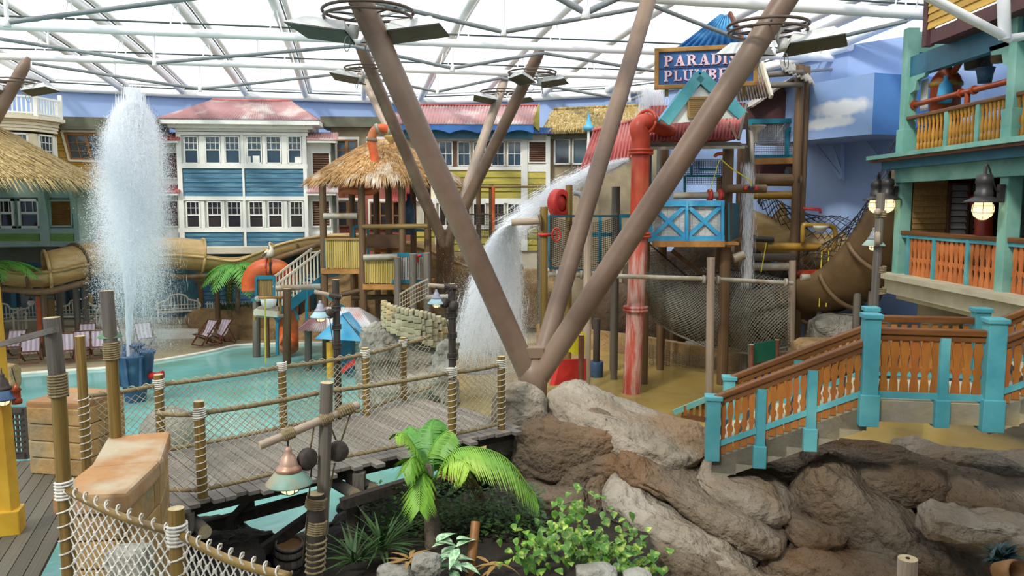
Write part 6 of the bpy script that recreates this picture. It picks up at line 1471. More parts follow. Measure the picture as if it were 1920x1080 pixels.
# scoop net
T_, B_ = [(1205, 446), (1250, 486), (1290, 520), (1333, 514), (1370, 507), (1406, 510), (1479, 526)], [(1196, 560), (1230, 603), (1262, 623), (1322, 650), (1370, 660), (1420, 663), (1482, 648)]
tn = thing('scoop_net', 'big sagging grey rope scoop net hung below the blue balcony', 'net', G(1340, 690))
def scoop(u, v): 
    a, b = lp(T_, u), lp(B_, u); w_ = v; return P(a[0] + (b[0] - a[0]) * w_, a[1] + (b[1] - a[1]) * w_, 26.4 - 2.2 * math.sin(math.pi * min(1, .15 + .6 * w_)))
net(tn, scoop, 56, 22, .013, 'net_grey')
net(tn, lambda u, v: scoop(u, v) + V(0, 2.2 * (1 - v), .1 * v), 36, 14, .012, 'net_grey')
pipe('edge_rope', 'net_grey', tn, [scoop(i / 30, 1) for i in range(31)], .045, 6); pipe('edge_rope', 'net_black', tn, [scoop(i / 30, 0) for i in range(31)], .03, 6)
net(tn, lambda u, v: P(1200 + 270 * u, (640 + 30 * math.sin(u * 3)) + 82 * v - 40 * (1 - u) * v, 27.5 - 2 * u), 44, 14, .009, 'net_grey', False, 'curtain_net')
# panels
t = thing('colour_panel', 'green and blue play panel between two brown posts', 'play panel', G(1428, 712))
quad('green_board', 'green_panel', t, P(1402, 682, 21.6), P(1452, 674, 22.2), P(1452, 637, 22.2), P(1402, 646, 21.6)); quad('blue_board', 'blue_panel', t, P(1401, 706, 21.6), P(1450, 694, 22.2), P(1450, 680, 22.2), P(1401, 690, 21.6)); quad('navy_board', 'navy', t, P(1410, 716, 21.7), P(1455, 706, 22.2), P(1455, 697, 22.2), P(1410, 706, 21.7))
for px, yt, D in ((1409, 646, 21.5), (1457, 637, 22.2)): post_px('post', 'wood_red', t, px, yt, D, .07)
t = thing('colour_panel', 'yellow play panel with a red bench behind the front column', 'play panel', G(1070, 712))
quad('yellow_board', 'yellow_paint', t, P(1038, 650, 20.2), P(1095, 668, 20.2), P(1098, 624, 20.2), P(1046, 612, 20.2)); quad('red_board', 'red_paint', t, P(1030, 722, 20), P(1090, 712, 20.6), P(1090, 672, 20.6), P(1042, 674, 20.2), .2)
post_px('post', 'wood_red', t, 1090, 628, 20, .07)
t = thing('grey_pump', 'grey pump column on a round base half hidden by spray', 'pump', G(918, 660))
for (px, y0_, y1_, r, D) in ((922, 505, 640, .13, 27), (925, 628, 664, .4, 27)): tube('pump_column' if r < .3 else 'pump_base', 'pump_blue', t, P(px, y1_, D), P(px, y0_, D), r, 18)
pipe('pump_elbow', 'pump_blue', t, smoothpath([P(922, 508, 27), P(918, 500, 27), P(908, 502, 27), P(905, 520, 27)], 4), .12, 10)
tube('drain_disc', 'dark_metal', t, G(897, 696) - V(0, 0, .02), G(897, 696) + V(0, 0, .03), .62, 24)
t = thing('grey_pump', 'dark pump stub with round foot between the slanting columns', 'pump', G(1118, 705)); b = G(1118, 706)
tube('pump_foot', 'pump_blue', t, b, b + V(0, 0, .5), .22, 16); tube('pump_column', 'timber_dark', t, b, b + V(0, 0, 1.9), .11, 12)
# pool back wall
bw = setting('wall_pool', 'low rear wall of the tan pool')
pth = smoothpath([G(1010, 640), G(1120, 655), G(1210, 668), G(1330, 690), G(1470, 700), G(1560, 690)], 4)
for a, b in zip(pth, pth[1:]): bar('wall_segment', 'rock_tan', bw, a + V(0, 0, .35), b + V(0, 0, .35), .3, .75)
# sprays
D0 = 23.6
s0 = P(965, 420, 21.2)
def arcspray(n):
    for i in range(n):
        sp_ = R.uniform(-2.4, 1.3); u = R.random() ** .75; lat = R.gauss(0, .22)
        x = s0.x - (1.1 + .55 * sp_) * u * (1.0 + .2 * lat) * 1.0 + R.gauss(0, .07) * u * 2; z = s0.z + .15 * u - (3.95 + .15 * sp_) * u * u; y = s0.y + 2.4 * u + lat * 2.2 * u
        d = V(-(1.1 + .55 * sp_), 2.4, .15 - 7.9 * u).normalized(); yield V(x, y, max(z, .05)), d, R.uniform(.2, .5) * (.4 + u), R.uniform(.003, .007)
def arr(gen): return np.array([q for q, *_ in gen])
drops('water_spray', 'white fan of water falling from the horizontal spray pipe', list(arcspray(9000)), (arr(arcspray(200000)), .008))
rg = np.random.default_rng(4)
drops('water_mist', 'fine white mist drifting above the tan pool', [(P(925, 650, 24), V(0, 0, -1), .1, .002)], (np.stack([rg.normal(-.55, .7, 160000), rg.uniform(22, 26, 160000), .1 + np.abs(rg.normal(0, 1.6, 160000))], 1), .005))
a, b = P(1178, 300, 23.8), P(955, 425, 23.2)
def jetspray(n):
    for i in range(n):
        u = R.random(); q = a.lerp(b, u) + V(0, 0, .55 * math.sin(math.pi * u) * .6); w_ = .08 + .55 * u; yield q + V(R.gauss(0, .2) * w_, R.gauss(0, .5) * w_, R.gauss(0, .42) * w_ - .2 * u), ((b - a).normalized() + V(0, R.gauss(0, .1), R.gauss(0, .1))).normalized(), R.uniform(.2, .7), R.uniform(.003, .007)
drops('water_jet', 'slanting white water jet crossing below the left red roof', list(jetspray(4000)), (arr(jetspray(30000)), .011))
drops('water_fall', 'thin white water curtain beside the plumbers sign', [(P(R.gauss(1222, 10), R.uniform(155, 240), 25.6 + R.gauss(0, .2)), V(R.uniform(-.06, .06), 0, -1), R.uniform(.2, .5), R.uniform(.003, .007)) for _ in range(3500)])
drops('water_fall', 'thin vertical water curtain right of the blue balcony', [(P(R.gauss(1403, 6), R.uniform(300, 520), 24.6 + R.gauss(0, .2)), V(R.uniform(-.04, .04), 0, -1), R.uniform(.2, .5), R.uniform(.002, .004)) for _ in range(2200)])
# big dark slide on the right with its net
ts = thing('curved_slide', 'big brown slide trough curving down behind the right lamp post', 'slide', G(1590, 640))
cp = smoothpath([P(1732, 320, 22.6), P(1702, 395, 23), P(1660, 455, 24), P(1605, 505, 25.2), P(1545, 532, 26.4), P(1480, 548, 28), P(1420, 552, 29.5)], 5)
trough('trough', 'slide_dark', ts, cp, 1.2, 170, 370, flat=.85)
for i in (4, 10, 16, 22): ring('brace', 'slide_dark', ts, cp, i, 1.24, 180, 360, .07)
for i in (14, 22): tube('support', 'post_grey', ts, (cp[i].x, cp[i].y, -.06), cp[i] - V(0, 0, .7), .13, 12)
cy = smoothpath([P(1420, 395, 29.5), P(1440, 420, 29), P(1480, 446, 28.6), P(1530, 462, 28.4), P(1590, 460, 28)], 5)
trough('trough', 'slide_tan', ts, cy, .95, 150, 390)
net(ts, lambda u, v: (lambda i, a: cp[min(len(cp) - 1, int(i))] + V(-1.1 * math.cos(a) - .1, -.3 * math.cos(a), 1.0 * math.sin(a) + .25))(u * 26, math.pi * v), 16, 8, .013, 'net_black')
net(ts, lambda u, v: (lambda i, a: cy[min(len(cy) - 1, int(i))] + V(-.3 * math.cos(a), -.95 * math.cos(a), .8 * math.sin(a) + .3))(u * 20, math.pi * v), 16, 8, .014, 'net_black')
pipe('orange_beam', 'pipe_red', ts, [P(1500, 515, 26), P(1660, 512, 23.5)], .16, 10)
for (px, yt, D) in ((1610, 505, 24.5), (1636, 545, 24.2), (1538, 560, 26)): post_px('post', 'post_grey', ts, px, yt, D, .12)
t = thing('white_rocks', 'pale rock bank below the dark slide', 'rockwork', G(1590, 650))
for i, (px, py, rx, rz_) in enumerate(((1580, 622, 70, 40), (1650, 628, 60, 44), (1540, 655, 60, 24), (1610, 660, 70, 28))): c = P(px, py, 26 - (py - 600) * .03); rockblob('boulder', 'rock_grey' if i < 2 else 'rock_tan', t, c, (rx * c.y / F_PX, .7, rz_ * c.y / F_PX), i * 2.1)

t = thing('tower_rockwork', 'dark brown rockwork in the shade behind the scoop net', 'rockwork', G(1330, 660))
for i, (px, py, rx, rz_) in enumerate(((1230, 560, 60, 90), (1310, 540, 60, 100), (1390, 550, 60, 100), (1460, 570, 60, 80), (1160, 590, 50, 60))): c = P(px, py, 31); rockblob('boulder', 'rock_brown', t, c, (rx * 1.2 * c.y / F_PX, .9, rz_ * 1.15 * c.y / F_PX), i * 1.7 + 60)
t = thing('mesh_railing', 'timber and wire mesh railing before the yellow house', 'railing', G(900, 600))
for px, yt, m in ((897, 352, 'post_brown'), (921, 345, 'post_brown'), (1012, 356, 'post_grey'), (846, 352, 'post_brown')): post_px('post', m, t, px, yt, 33.2, .1)
tube('orange_pole', 'pipe_orange', t, P(925, 350, 33), P(925, 470, 33), .07, 8); tube('rail', 'post_bamboo', t, P(845, 351, 33.1), P(1024, 350, 33.1), .05, 8); tube('rail', 'post_grey', t, P(845, 402, 33.1), P(1024, 402, 33.1), .03, 8)
net(t, lambda u, v: P(846 + 178 * u, 448 - 46 * v, 33.1), 60, 15, .009, 'net_grey', False, 'wire_mesh')
# ================================================================== green gallery building and the staircase
f = Fac((9.9, 20.7), (9.9, 12.0))
with at(M=f.M):
    R_ = f.rect; S = f.sz
    h = thing('gallery_building', 'two storey sea green gallery house with carved balustrades at right', 'building', (4, 1, -.06))
    def hb(n, m, y_at, x_at, hh, y0, y1, s0=-.05, s1=8.6, dz=0): z = S(x_at, y_at)[1]; return box(n, m, h, ((s0 + s1) / 2, (y0 + y1) / 2, z - hh / 2 + dz), (s1 - s0, abs(y1 - y0), hh))
    z1, zl = S(1690, 301)[1], S(1690, 515)[1]
    # floors
    hb('cornice', 'sea_green', 291, 1690, .1, -.62, 3.6, -.5); box('cornice_brown', 'fascia_brown', h, (4, 1.4, z1 + .02), (8.9, 3.9, .1)); box('cornice_blue', 'sea_dark', h, (4.1, 1.5, z1 - .12), (8.6, 3.7, .2)); box('frieze', 'sea_green', h, (4.2, .02, z1 - .38), (8.5, .2, .36)); box('upper_floor', 'plank_dark', h, (4.2, 1.7, z1 - .1), (8.5, 3.3, .14))
    for k in range(1): box('frieze_side', 'sea_green', h, (.08, 1.7, z1 - .38), (.2, 3.3, .36))
    box('base_cap', 'cream_beam', h, (4.1, 1.5, zl - .05), (8.9, 3.8, .12)); box('base_beam', 'cream_beam', h, (4.15, 1.6, zl - .3), (8.6, 3.5, .42)); box('base_beam', 'cream_beam', h, (4.2, 1.7, zl - .56), (8.4, 3.2, .2))
    # posts (far corner, next, beyond the frame)
    sp = [.1, S(1888, 300)[0] , S(1888, 300)[0] + 4.4]
    zr = S(1690, 62)[1]
    for s in sp:
        box('upper_post', 'sea_green', h, (s, .12, (z1 + zr) / 2 + .1), (.26, .3, zr - z1 - .1), bev=.012); box('post_foot', 'sea_green', h, (s, .12, z1 + .42), (.34, .38, .72), bev=.015)
        box('lower_post', 'sea_green', h, (s, .12, (zl + z1) / 2 - .2), (.28, .3, z1 - zl - .3), bev=.012)
        box('back_post', 'sea_green', h, (s, 3.1, (zl + zr) / 2), (.26, .26, zr - zl))
    box('upper_beam', 'sea_dark', h, (4.2, .16, S(1800, 92)[1]), (8.4, .2, .5)); box('side_beam', 'sea_green', h, (.1, 1.6, S(1700, 80)[1]), (.2, 3, .5)); box('back_beam', 'sea_dark', h, (4.2, 3.1, S(1800, 100)[1]), (8.4, .2, .5))
    for s, sg in ((sp[0], 1), (sp[1], -1)):
        zz = S(1800, 105)[1]; prism('bracket', 'sea_green', h, [(s + sg * .12, zz), (s + sg * .95, zz), (s + sg * .85, zz - .18), (s + sg * .5, zz - .22), (s + sg * .42, zz - .45), (s + sg * .2, zz - .5), (s + sg * .12, zz - .8)], .06, .16)
        prism('bracket', 'sea_green', h, [(s + sg * .12, zz), (s + sg * .95, zz), (s + sg * .5, zz - .22), (s + sg * .12, zz - .8)], 3.05, 3.15)
    # roof edge above
    s_, z_ = S(1780, 30); boards('ochre_board', h, (S(1768, 30)[0], 8.5, z_ - .25, z_ + 1.3), .17, -.3); box('roof_trim', 'maroon', h, (5.3, .6, z_ - .45), (6.7, 1.9, .3)); box('roof_trim', 'maroon', h, (S(1763, 30)[0], -.25, z_ + .3), (.2, .2, 1.8)); box('ceiling_boards', 'wood_red', h, (4.3, 1.8, S(1800, 70)[1]), (8.2, 2.8, .06))
    # upper balustrade
    za, zb = S(1705, 292)[1], S(1705, 218)[1]
    box('handrail', 'rail_brown', h, (4.2, .1, zb - .03), (8.3, .16, .09), bev=.02); box('bottom_rail', 'sea_green', h, (4.2, .1, za + .05), (8.3, .12, .1))
    ps = [S(x, 250)[0] for x in (1710, 1769, 1827, 1884)]
    for s in ps[1:3]: box('rail_post', 'sea_green', h, (s, .1, (za + zb) / 2), (.14, .14, zb - za))
    prof = [(.03, 0), (.045, .02), (.045, .2), (.028, .24), (.04, .3), (.048, .42), (.03, .62), (.024, .72), (.036, .76), (.03, .8), (.045, .84), (.045, 1)]
    bal = [(r_, z * (zb - za - .14)) for r_, z in prof]
    for s0, s1, n in ((ps[0], ps[1], 8), (ps[1], ps[2], 8), (ps[2], ps[3], 7), (ps[3] + .15, ps[3] + 1.3, 7)):
        for i in range(n): lathe('turned_baluster', 'baluster_gold', h, bal, 8, (s0 + (s1 - s0) * (i + .7) / (n + .4), .1, za + .1), 'tb')
    # lower balustrade with sawn boards
    za, zb = S(1693, 526)[1], S(1693, 434)[1]
    box('handrail', 'rail_brown', h, (4.2, .1, zb - .03), (8.3, .16, .1), bev=.02); box('bottom_rail', 'teal_paint', h, (4.2, .1, za + .06), (8.3, .12, .12)); box('top_rail', 'teal_paint', h, (4.2, .1, zb - .12), (8.3, .1, .08))
    pl = [S(x, 490)[0] for x in (1696, 1745, 1808, 1872)]
    for s in pl[1:3] + [pl[0] + .02, pl[3]]: box('rail_post', 'teal_paint', h, (s, .1, (za + zb) / 2), (.12, .12, zb - za))
    def sawn(wd, hh, key, m, th=.03):
        pr = [(0, .5), (.2, .42), (.3, .3), (.36, .32), (.4, .5), (.46, .5), (.5, .3), (.62, .34), (.74, .5), (.84, .46), (.92, .32), (1, .3)]
        def fn():
            n = len(pr); poly = [(-wd * w_, z * hh) for z, w_ in pr] + [(wd * w_, z * hh) for z, w_ in pr][::-1]; n = len(poly)
            v = [(x, -th / 2, z) for x, z in poly] + [(x, th / 2, z) for x, z in poly]; k = len(pr)
            fc = []
            for j in range(k - 1): a, b, c, d = j, j + 1, n - 2 - j, n - 1 - j; fc += [(a, d, c, b), (a + n, b + n, c + n, d + n), (a, b, b + n, a + n), (c, d, d + n, c + n)]
            me = bpy.data.meshes.new('sawn_baluster'); me.from_pydata(v, [], fc); me.materials.append(MAT[m]); return me
        return getmesh((key, m, round(wd, 3), round(hh, 3)), fn)
    for s0, s1, n in ((pl[0], pl[1], 6), (pl[1], pl[2], 7), (pl[2], pl[3], 6), (pl[3] + .3, pl[3] + 1.4, 6)):
        me = sawn((s1 - s0) / n * .86, zb - za - .22, 'sl', 'baluster_red')
        for i in range(n): inst('sawn_baluster', me, T[-1] @ Matrix.Translation((s0 + (s1 - s0) * (i + .5) / n, .1, za + .1)), h)
    # lower room: boarded wall with louvred shutters
    box('room_wall', 'plaster_tan', h, (4.2, 3.2, (zl + z1) / 2), (8.4, .1, z1 - zl)); pass
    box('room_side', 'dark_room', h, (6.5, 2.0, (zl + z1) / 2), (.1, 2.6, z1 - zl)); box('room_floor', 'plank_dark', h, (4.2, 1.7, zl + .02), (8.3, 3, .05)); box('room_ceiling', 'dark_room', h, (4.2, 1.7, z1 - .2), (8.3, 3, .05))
    with at((.25, 0, 0), rz=math.pi / 2):          # end wall facing along the gallery: local x = into the house
        ew = box('end_wall', 'dark_room', h, (1.7, .1, (zl + z1) / 2), (3.2, .1, z1 - zl)); boards('slat_brown', h, (.3, 1.15, zl, z1 - .3), .14, .03)
        for a in (1.2, 1.78): louver(h, (a, a + .48, zl + .35, z1 - .6), 'plank_white', 12, .02, 'louver_brown')
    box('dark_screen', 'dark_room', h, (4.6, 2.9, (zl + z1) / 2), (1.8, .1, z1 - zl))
    box('window_light', 'bulb_warm', h, (5.6, 2.5, zl + .9), (.5, .05, .35))
    pipe('bent_flue', 'pipe_red', h, smoothpath([(1.15, 1.6, zl + .5), (1.15, 1.6, zl + 1.25), (1.05, 1.6, zl + 1.6), (.8, 1.6, zl + 1.95)], 4), .2, 12)
    # stone column under the corner
    lathe('stone_column', 'concrete', h, [(.3, -.06), (.3, 1.9), (.36, 2.0), (.34, 2.1), (.5, 2.4), (.46, 2.5), (.56, 2.65), (.56, zl - .64)], 18, (.6, 1.0, 0))
    for s in (3.2, 6.5): tube('stilt', 'timber_dark', h, (s, 2, -.06), (s, 2, zl - .6), .12)
    # copper still and buckets on the upper gallery
    zf = z1 + .02
    st = thing('copper_still', 'copper still with bent pipes on the upper green gallery', 'still', (1.4, 1.3, zf))
    tank = (.94, .6, 0)
    lathe('tank', 'pipe_copper', st, [(0, zf), (.36, zf), (.34, zf + 1.75), (.36, zf + 1.78), (.32, zf + 1.92), (.18, zf + 2.1), (.09, zf + 2.18), (.09, zf + 2.3)], 20, tank); lathe('gold_band', 'pipe_gold', st, [(.345, zf + 1.7), (.38, zf + 1.72), (.38, zf + 1.8), (.345, zf + 1.82)], 20, tank)
    pipe('still_pipe', 'pipe_copper', st, smoothpath([(.94, .6, zf + 2.2), (.94, .6, zf + 2.75), (1.0, .6, zf + 2.98), (1.25, .6, zf + 3.02), (1.75, .6, zf + 3.02)], 4), .085, 10)
    pipe('still_pipe', 'pipe_copper', st, smoothpath([(1.2, .6, zf + 1.95), (1.65, .6, zf + 2.3), (1.85, .6, zf + 2.55), (1.8, .6, zf + 3.0)], 4), .075, 10); pipe('still_pipe', 'pipe_copper', st, [(1.45, .6, zf + 3.0), (1.45, .6, zf + 3.6)], .09, 10)
    lathe('brass_joint', 'pipe_gold', st, [(0, -.12), (.12, -.1), (.14, 0), (.12, .1), (0, .12)], 12, (1.5, .6, zf + 3.0))
    lathe('side_flask', 'sky_paint', st, [(0, zf + .5), (.15, zf + .52), (.18, zf + .7), (.14, zf + .95), (.05, zf + 1.05), (.05, zf + 1.15)], 14, (1.3, .4, .75))
    rr = thing('red_pipe_rail', 'red pipe rail with tee joint above the upper balustrade', 'pipe', (2, .2, zb))
    zp = S(1706, 195)[1]
    tube('pipe', 'pipe_copper', rr, (.1, .2, zp), (sp[1], .2, zp), .065, 12); s = S(1797, 180)[0]; tube('tee', 'pipe_copper', rr, (s, .2, zp), (s, .2, zp - .55), .06, 10)
    for d in (-.25, .25): tube('flange', 'pipe_copper', rr, (s + d - .03, .2, zp), (s + d + .03, .2, zp), .1, 12)
    tube('end_flange', 'pipe_copper', rr, (.12, .2, zp), (.28, .2, zp), .11, 12); tube('flange', 'pipe_copper', rr, (s, .2, zp - .4), (s, .2, zp - .35), .1, 12)
    for (nm, lb, s, y, z, r, m) in (('iron_pot', 'big dark iron pot hanging under the gallery ceiling', 2.0, .75, zf + 2.35, .4, 'dark_metal'), ('bucket', 'dark blue bucket hanging below the iron pot', 2.55, .6, zf + 1.75, .2, 'pump_blue'), ('bucket', 'grey metal bucket on a chain in the upper gallery', 3.0, .6, zf + 2.1, .19, 'pipe_grey')):
        t = thing(nm, lb, 'bucket', (s, y, z)); lathe('body', m, t, [(0, -r), (r * .7, -r), (r * .8, -r * .2), (r, r * .6), (r * 1.05, r * .65), (r * .9, r * .6), (r * .7, 0), (0, -r * .7)], 16, (s, y, z)); pipe('handle', 'dark_metal', t, [(s + r * math.cos(a * math.pi / 8), y, z + r * .6 + r * .9 * math.sin(a * math.pi / 8)) for a in range(9)], .012, 5); pipe('chain', 'dark_metal', t, [(s, y, z + r * 1.5), (s, y, zf + 2.95)], .014, 5)
    t = thing('white_curtain', 'white cloth hanging beside the gallery corner post', 'cloth', (.5, .7, zf))
    v, fc = [], []
    for i in range(9):
        x = .35 + .05 * i; yy = .8 + .05 * math.sin(i * 1.7); v += [(x, yy, zf + .2), (x * .9 + .05, yy, zf + 1.9)]
    for i in range(8): fc.append((2 * i, 2 * i + 2, 2 * i + 3, 2 * i + 1))
    mk('cloth', v, fc, 'white_paint', t, True); quad('notice_panel', 'white_paint', t, (.25, .36, zf + 1.2), (.6, .36, zf + 1.2), (.6, .36, zf + 1.95), (.25, .36, zf + 1.95), .02)
    t = thing('folded_parasol', 'dark red folded parasol leaning in the upper gallery', 'parasol', (4.0, 1.5, zf)); lathe('canopy', 'maroon', t, [(.02, 0), (.1, .2), (.14, .9), (.04, 1.9), (0, 2.0)], 10, (3.5, .7, zf + .6))
def ship_lamp(label, c, s, arm):
    t = thing('wall_lantern', label, 'lamp', c, 'big globe lanterns of the gallery')
    with at(c):
        lathe('lamp_cap', 'dark_metal', t, [(0, .34 * s), (.03 * s, .33 * s), (.03 * s, .25 * s), (.11 * s, .23 * s), (.125 * s, .12 * s), (.11 * s, .1 * s), (.11 * s, .0), (.13 * s, -.02 * s), (.12 * s, -.1 * s)], 16)
        lathe('lamp_shade', 'dark_metal', t, [(.12 * s, -.08 * s), (.26 * s, -.15 * s), (.265 * s, -.17 * s), (.12 * s, -.12 * s)], 20)
        o = lathe('globe', 'lamp_glow', t, [(.1 * s, -.14 * s), (.145 * s, -.22 * s), (.15 * s, -.29 * s), (.12 * s, -.37 * s), (.06 * s, -.42 * s), (0, -.43 * s)], 18)
        for z in (-.22, -.32): pipe('cage_ring', 'dark_metal', o, [(.155 * s * math.cos(a * math.pi / 10), .155 * s * math.sin(a * math.pi / 10), z * s) for a in range(20)], .006, 5, True)
        for a in (0, 60, 120): pipe('cage_bar', 'dark_metal', o, [(x * s * math.cos(rad(a)), x * s * math.sin(rad(a)), z * s) for x, z in ((-.13, -.15), (-.157, -.27), (-.1, -.4), (0, -.44), (.1, -.4), (.157, -.27), (.13, -.15))], .006, 5)
    pipe('arm', 'dark_metal', t, smoothpath([c + V(0, 0, .3 * s), c + V(.05, 0, .38 * s), Vector(arm) + V(-.12, 0, .1), arm], 4), .02, 6); box('wall_plate', 'dark_metal', t, arm, (.1, .12, .35))
c = VP(1886, 362, f.A, f.B); ship_lamp('globe lantern on the right post of the green gallery', P(1845, 358, c.y - .1), 1.35, c + V(-.1, 0, 0))
c = VP(1684, 362, f.A, f.B); ship_lamp('globe lantern on the corner post of the green gallery', P(1664, 358, c.y - .1), 1.3, c + V(-.08, 0, 0)); ship_lamp('globe lantern half hidden behind the grey pole', P(1644, 360, c.y + .6), 1.3, c + V(-.1, .5, 0))
# grey pole with a small white hood lamp
DPo = 14.6; q = P(1652, 362, DPo); t = thing('lamp_post', 'grey wooden pole with a pulley before the green gallery', 'lamp post', V(q.x - .02, q.y, 1.4))
tube('post', 'post_grey', t, V(q.x - .05, q.y, 1.4), q, .075, 14, 'log_end')
for y in (396, 500, 540): wrap(t, P(1651, y + 12, DPo), P(1651, y, DPo), .09, 4, .016, 'rope_brown')
pulley(t, P(1645, 448, DPo - .12), .14, 1.2, 'post_pale'); pulley(t, P(1646, 397, DPo - .1), .06, .2, 'post_pale')
c = P(1640, 420, DPo + .1); tl = thing('hanging_lamp', 'small white hooded lamp on the grey pole at right', 'lamp', c); shade_lamp(tl, c, .4, 'steel_grey', 'grey_green')
# ------------------------------------------------------------------ staircase
n1, n2, n3 = G(1335, 850, 1.7), G(1627, 748, 2.72), G(1857, 757, 2.72)
off = V(.62, 1.4, 0)
sc = thing('staircase', 'concrete staircase with teal newels and orange sawn balusters on the rock', 'staircase', V(4.5, 12, 1.6))
def newel(b, z0, z1_, w_=.21, ped=None):
    box('newel', 'teal_paint', sc, (b.x, b.y, (z0 + z1_) / 2), (w_, w_, round(z1_ - z0, 2)), (0, 0, -.15), bev=.012); box('newel_cap', 'teal_paint', sc, (b.x, b.y, z1_), (w_ + .05, w_ + .05, .07), (0, 0, -.15), bev=.015)
    if ped: box('newel_foot', 'teal_paint', sc, (b.x, b.y, (ped[0] + ped[1]) / 2), (w_ + .05, w_ + .05, round(ped[1] - ped[0], 2)), (0, 0, -.15), bev=.012)
def balusters(a, b, z0a, z0b, z1a, z1b, n, wfac, m='baluster'):
    d = b - a; L = math.hypot(d.x, d.y); ang = math.atan2(d.y, d.x); hh = ((z1a - z0a) + (z1b - z0b)) / 2
    me = sawn(L / n * wfac, hh, 'st', m)
    for i in range(n): u = (i + .5) / n; q = a.lerp(b, u); inst('sawn_baluster', me, Matrix.Translation((q.x, q.y, z0a + (z0b - z0a) * u)) @ Matrix.Rotation(ang, 4, 'Z'), sc)
def flight_rail(a, b, za, zb, posts, nb, feet=True, hr=.86, low=.12, wf=.9, ext=0):
    a0, b0 = V(a.x, a.y, za), V(b.x, b.y, zb)
    bar('handrail', 'rail_brown', sc, a0 + V(0, 0, hr), b0 + V(0, 0, hr), .13, .09, bev=.02); bar('under_rail', 'rail_brown', sc, a0 + V(0, 0, hr - .09), b0 + V(0, 0, hr - .09), .07, .08); bar('bottom_rail', 'teal_paint', sc, a0 + V(0, 0, low), b0 + V(0, 0, low), .07, .08)
    balusters(a0, b0, za - .06, zb - .06, za + hr - .1, zb + hr - .1, nb, wf)
    for u in posts:
        q = a0.lerp(b0, u); bar('rail_post', 'teal_paint', sc, q + V(0, 0, -.25), q + V(0, 0, hr - .12), .13, .13)
        if feet: box('post_foot', 'teal_paint', sc, q + V(0, 0, -.3), (.19, .19, .34), (0, 0, -.15), bev=.012)
zB, zL_ = 1.7, 2.72
newel(n1, 1.6, P(1335, 745, n1.y).z); newel(n2, 2.66, P(1627, 592, n2.y).z, .22, (2.34, 2.8)); newel(n3, 2.66, P(1857, 601, n3.y).z, .24, (2.34, 2.8))
flight_rail(n1, n2, zB, zL_, (.32, .645), 21)
a0, b0 = n2, n3
for hr in (1.0, .91): bar('handrail', 'rail_brown', sc, a0 + V(0, 0, hr), b0 + V(0, 0, hr), .14 if hr == 1 else .08, .09, bev=.02)
bar('bottom_rail', 'teal_paint', sc, a0 + V(0, 0, .08), b0 + V(0, 0, .08), .08, .09); balusters(a0.lerp(b0, .08), b0.lerp(a0, .08), zL_ + .1, zL_ + .1, zL_ + .9, zL_ + .9, 10, .9)
q = a0.lerp(b0, .6); bar('rail_post', 'teal_paint', sc, q - V(0, 0, .1), q + V(0, 0, .92), .13, .13); box('post_foot', 'teal_paint', sc, q + V(0, 0, -.16), (.2, .2, .4), (0, 0, -.1), bev=.012)
# landing slab and steps
d1 = (n2 - n1); nst = 6
def slabpoly(pts, z0, z1_, m='concrete', nm='landing_slab'):
    n = len(pts); v = [(p_.x, p_.y, z0) for p_ in pts] + [(p_.x, p_.y, z1_) for p_ in pts]; return mk(nm, v, [tuple(range(n))[::-1], tuple(range(n, 2 * n))] + [(i, (i + 1) % n, (i + 1) % n + n, i + n) for i in range(n)], m, sc)
slabpoly([n2 - V(0, .02, 0), n3 - V(0, .02, 0), n3 + off, n2 + off], 2.4, 2.7); slabpoly([n2, n3, n3 + off, n2 + off], 2.7, 2.72, 'cream_beam', 'landing_top')
def steps(a, b, za, zb, n):
    d = b - a; dn = V(d.x, d.y, 0) / n; rise = (zb - za) / n
    for i in range(n):
        p0 = V(a.x, a.y, 0) + dn * i; p1 = p0 + dn; z = za + rise * (i + 1)
        slabpoly([p0, p1, p1 + off, p0 + off], z - rise - .3, z - .03, 'concrete', 'step'); slabpoly([p0 - dn * .08, p1, p1 + off, p0 - dn * .08 + off], z - .03, z, 'cream_beam', 'tread'); slabpoly([p0 - dn * .1, p0 + dn * .12, p0 + dn * .12 + off, p0 - dn * .1 + off], z - .05, z + .004, 'tread_black', 'nosing')
    mk('stringer', [V(a.x, a.y, za - .45), V(b.x, b.y, zb - .45), V(b.x, b.y, zb - .1), V(a.x, a.y, za - .1)] + [V(a.x, a.y, za - .45) + V(.1, .22, 0), V(b.x, b.y, zb - .45) + V(.1, .22, 0), V(b.x, b.y, zb - .1) + V(.1, .22, 0), V(a.x, a.y, za - .1) + V(.1, .22, 0)], CUBEF if False else [(0, 1, 2, 3), (4, 7, 6, 5), (0, 4, 5, 1), (3, 2, 6, 7), (0, 3, 7, 4), (1, 5, 6, 2)], 'concrete', sc)
    slabpoly
steps(n1, n2, zB, zL_, nst)
d2 = V(2.5, -.75, 0); n4 = n3 + d2; n4.z = 4.0
steps(n3, n4, zL_, 4.0, 7); flight_rail(n3, V(n4.x, n4.y, 0), zL_, 4.0, (.5,), 22, False)
n1b, n2b, n3b = n1 + off, n2 + off, n3 + off
newel(n1b, 1.6, P(1400, 708, n1b.y).z, .19); newel(n2b, 2.6, 3.85, .19); newel(n3b, 2.6, 3.87, .22)
flight_rail(n1b, n2b, zB, zL_, (.5,), 20, False); flight_rail(n3b, V(n4.x, n4.y, 0) + off, zL_, 4.0, (.4,), 22, False)
bar('handrail', 'rail_brown', sc, n2b + V(0, 0, .98), n3b + V(0, 0, .98), .13, .1, bev=.02); bar('bottom_rail', 'teal_paint', sc, n2b + V(0, 0, .1), n3b + V(0, 0, .1), .08, .09); balusters(n2b.lerp(n3b, .08), n3b.lerp(n2b, .08), zL_ + .1, zL_ + .1, zL_ + .9, zL_ + .9, 9, .9)
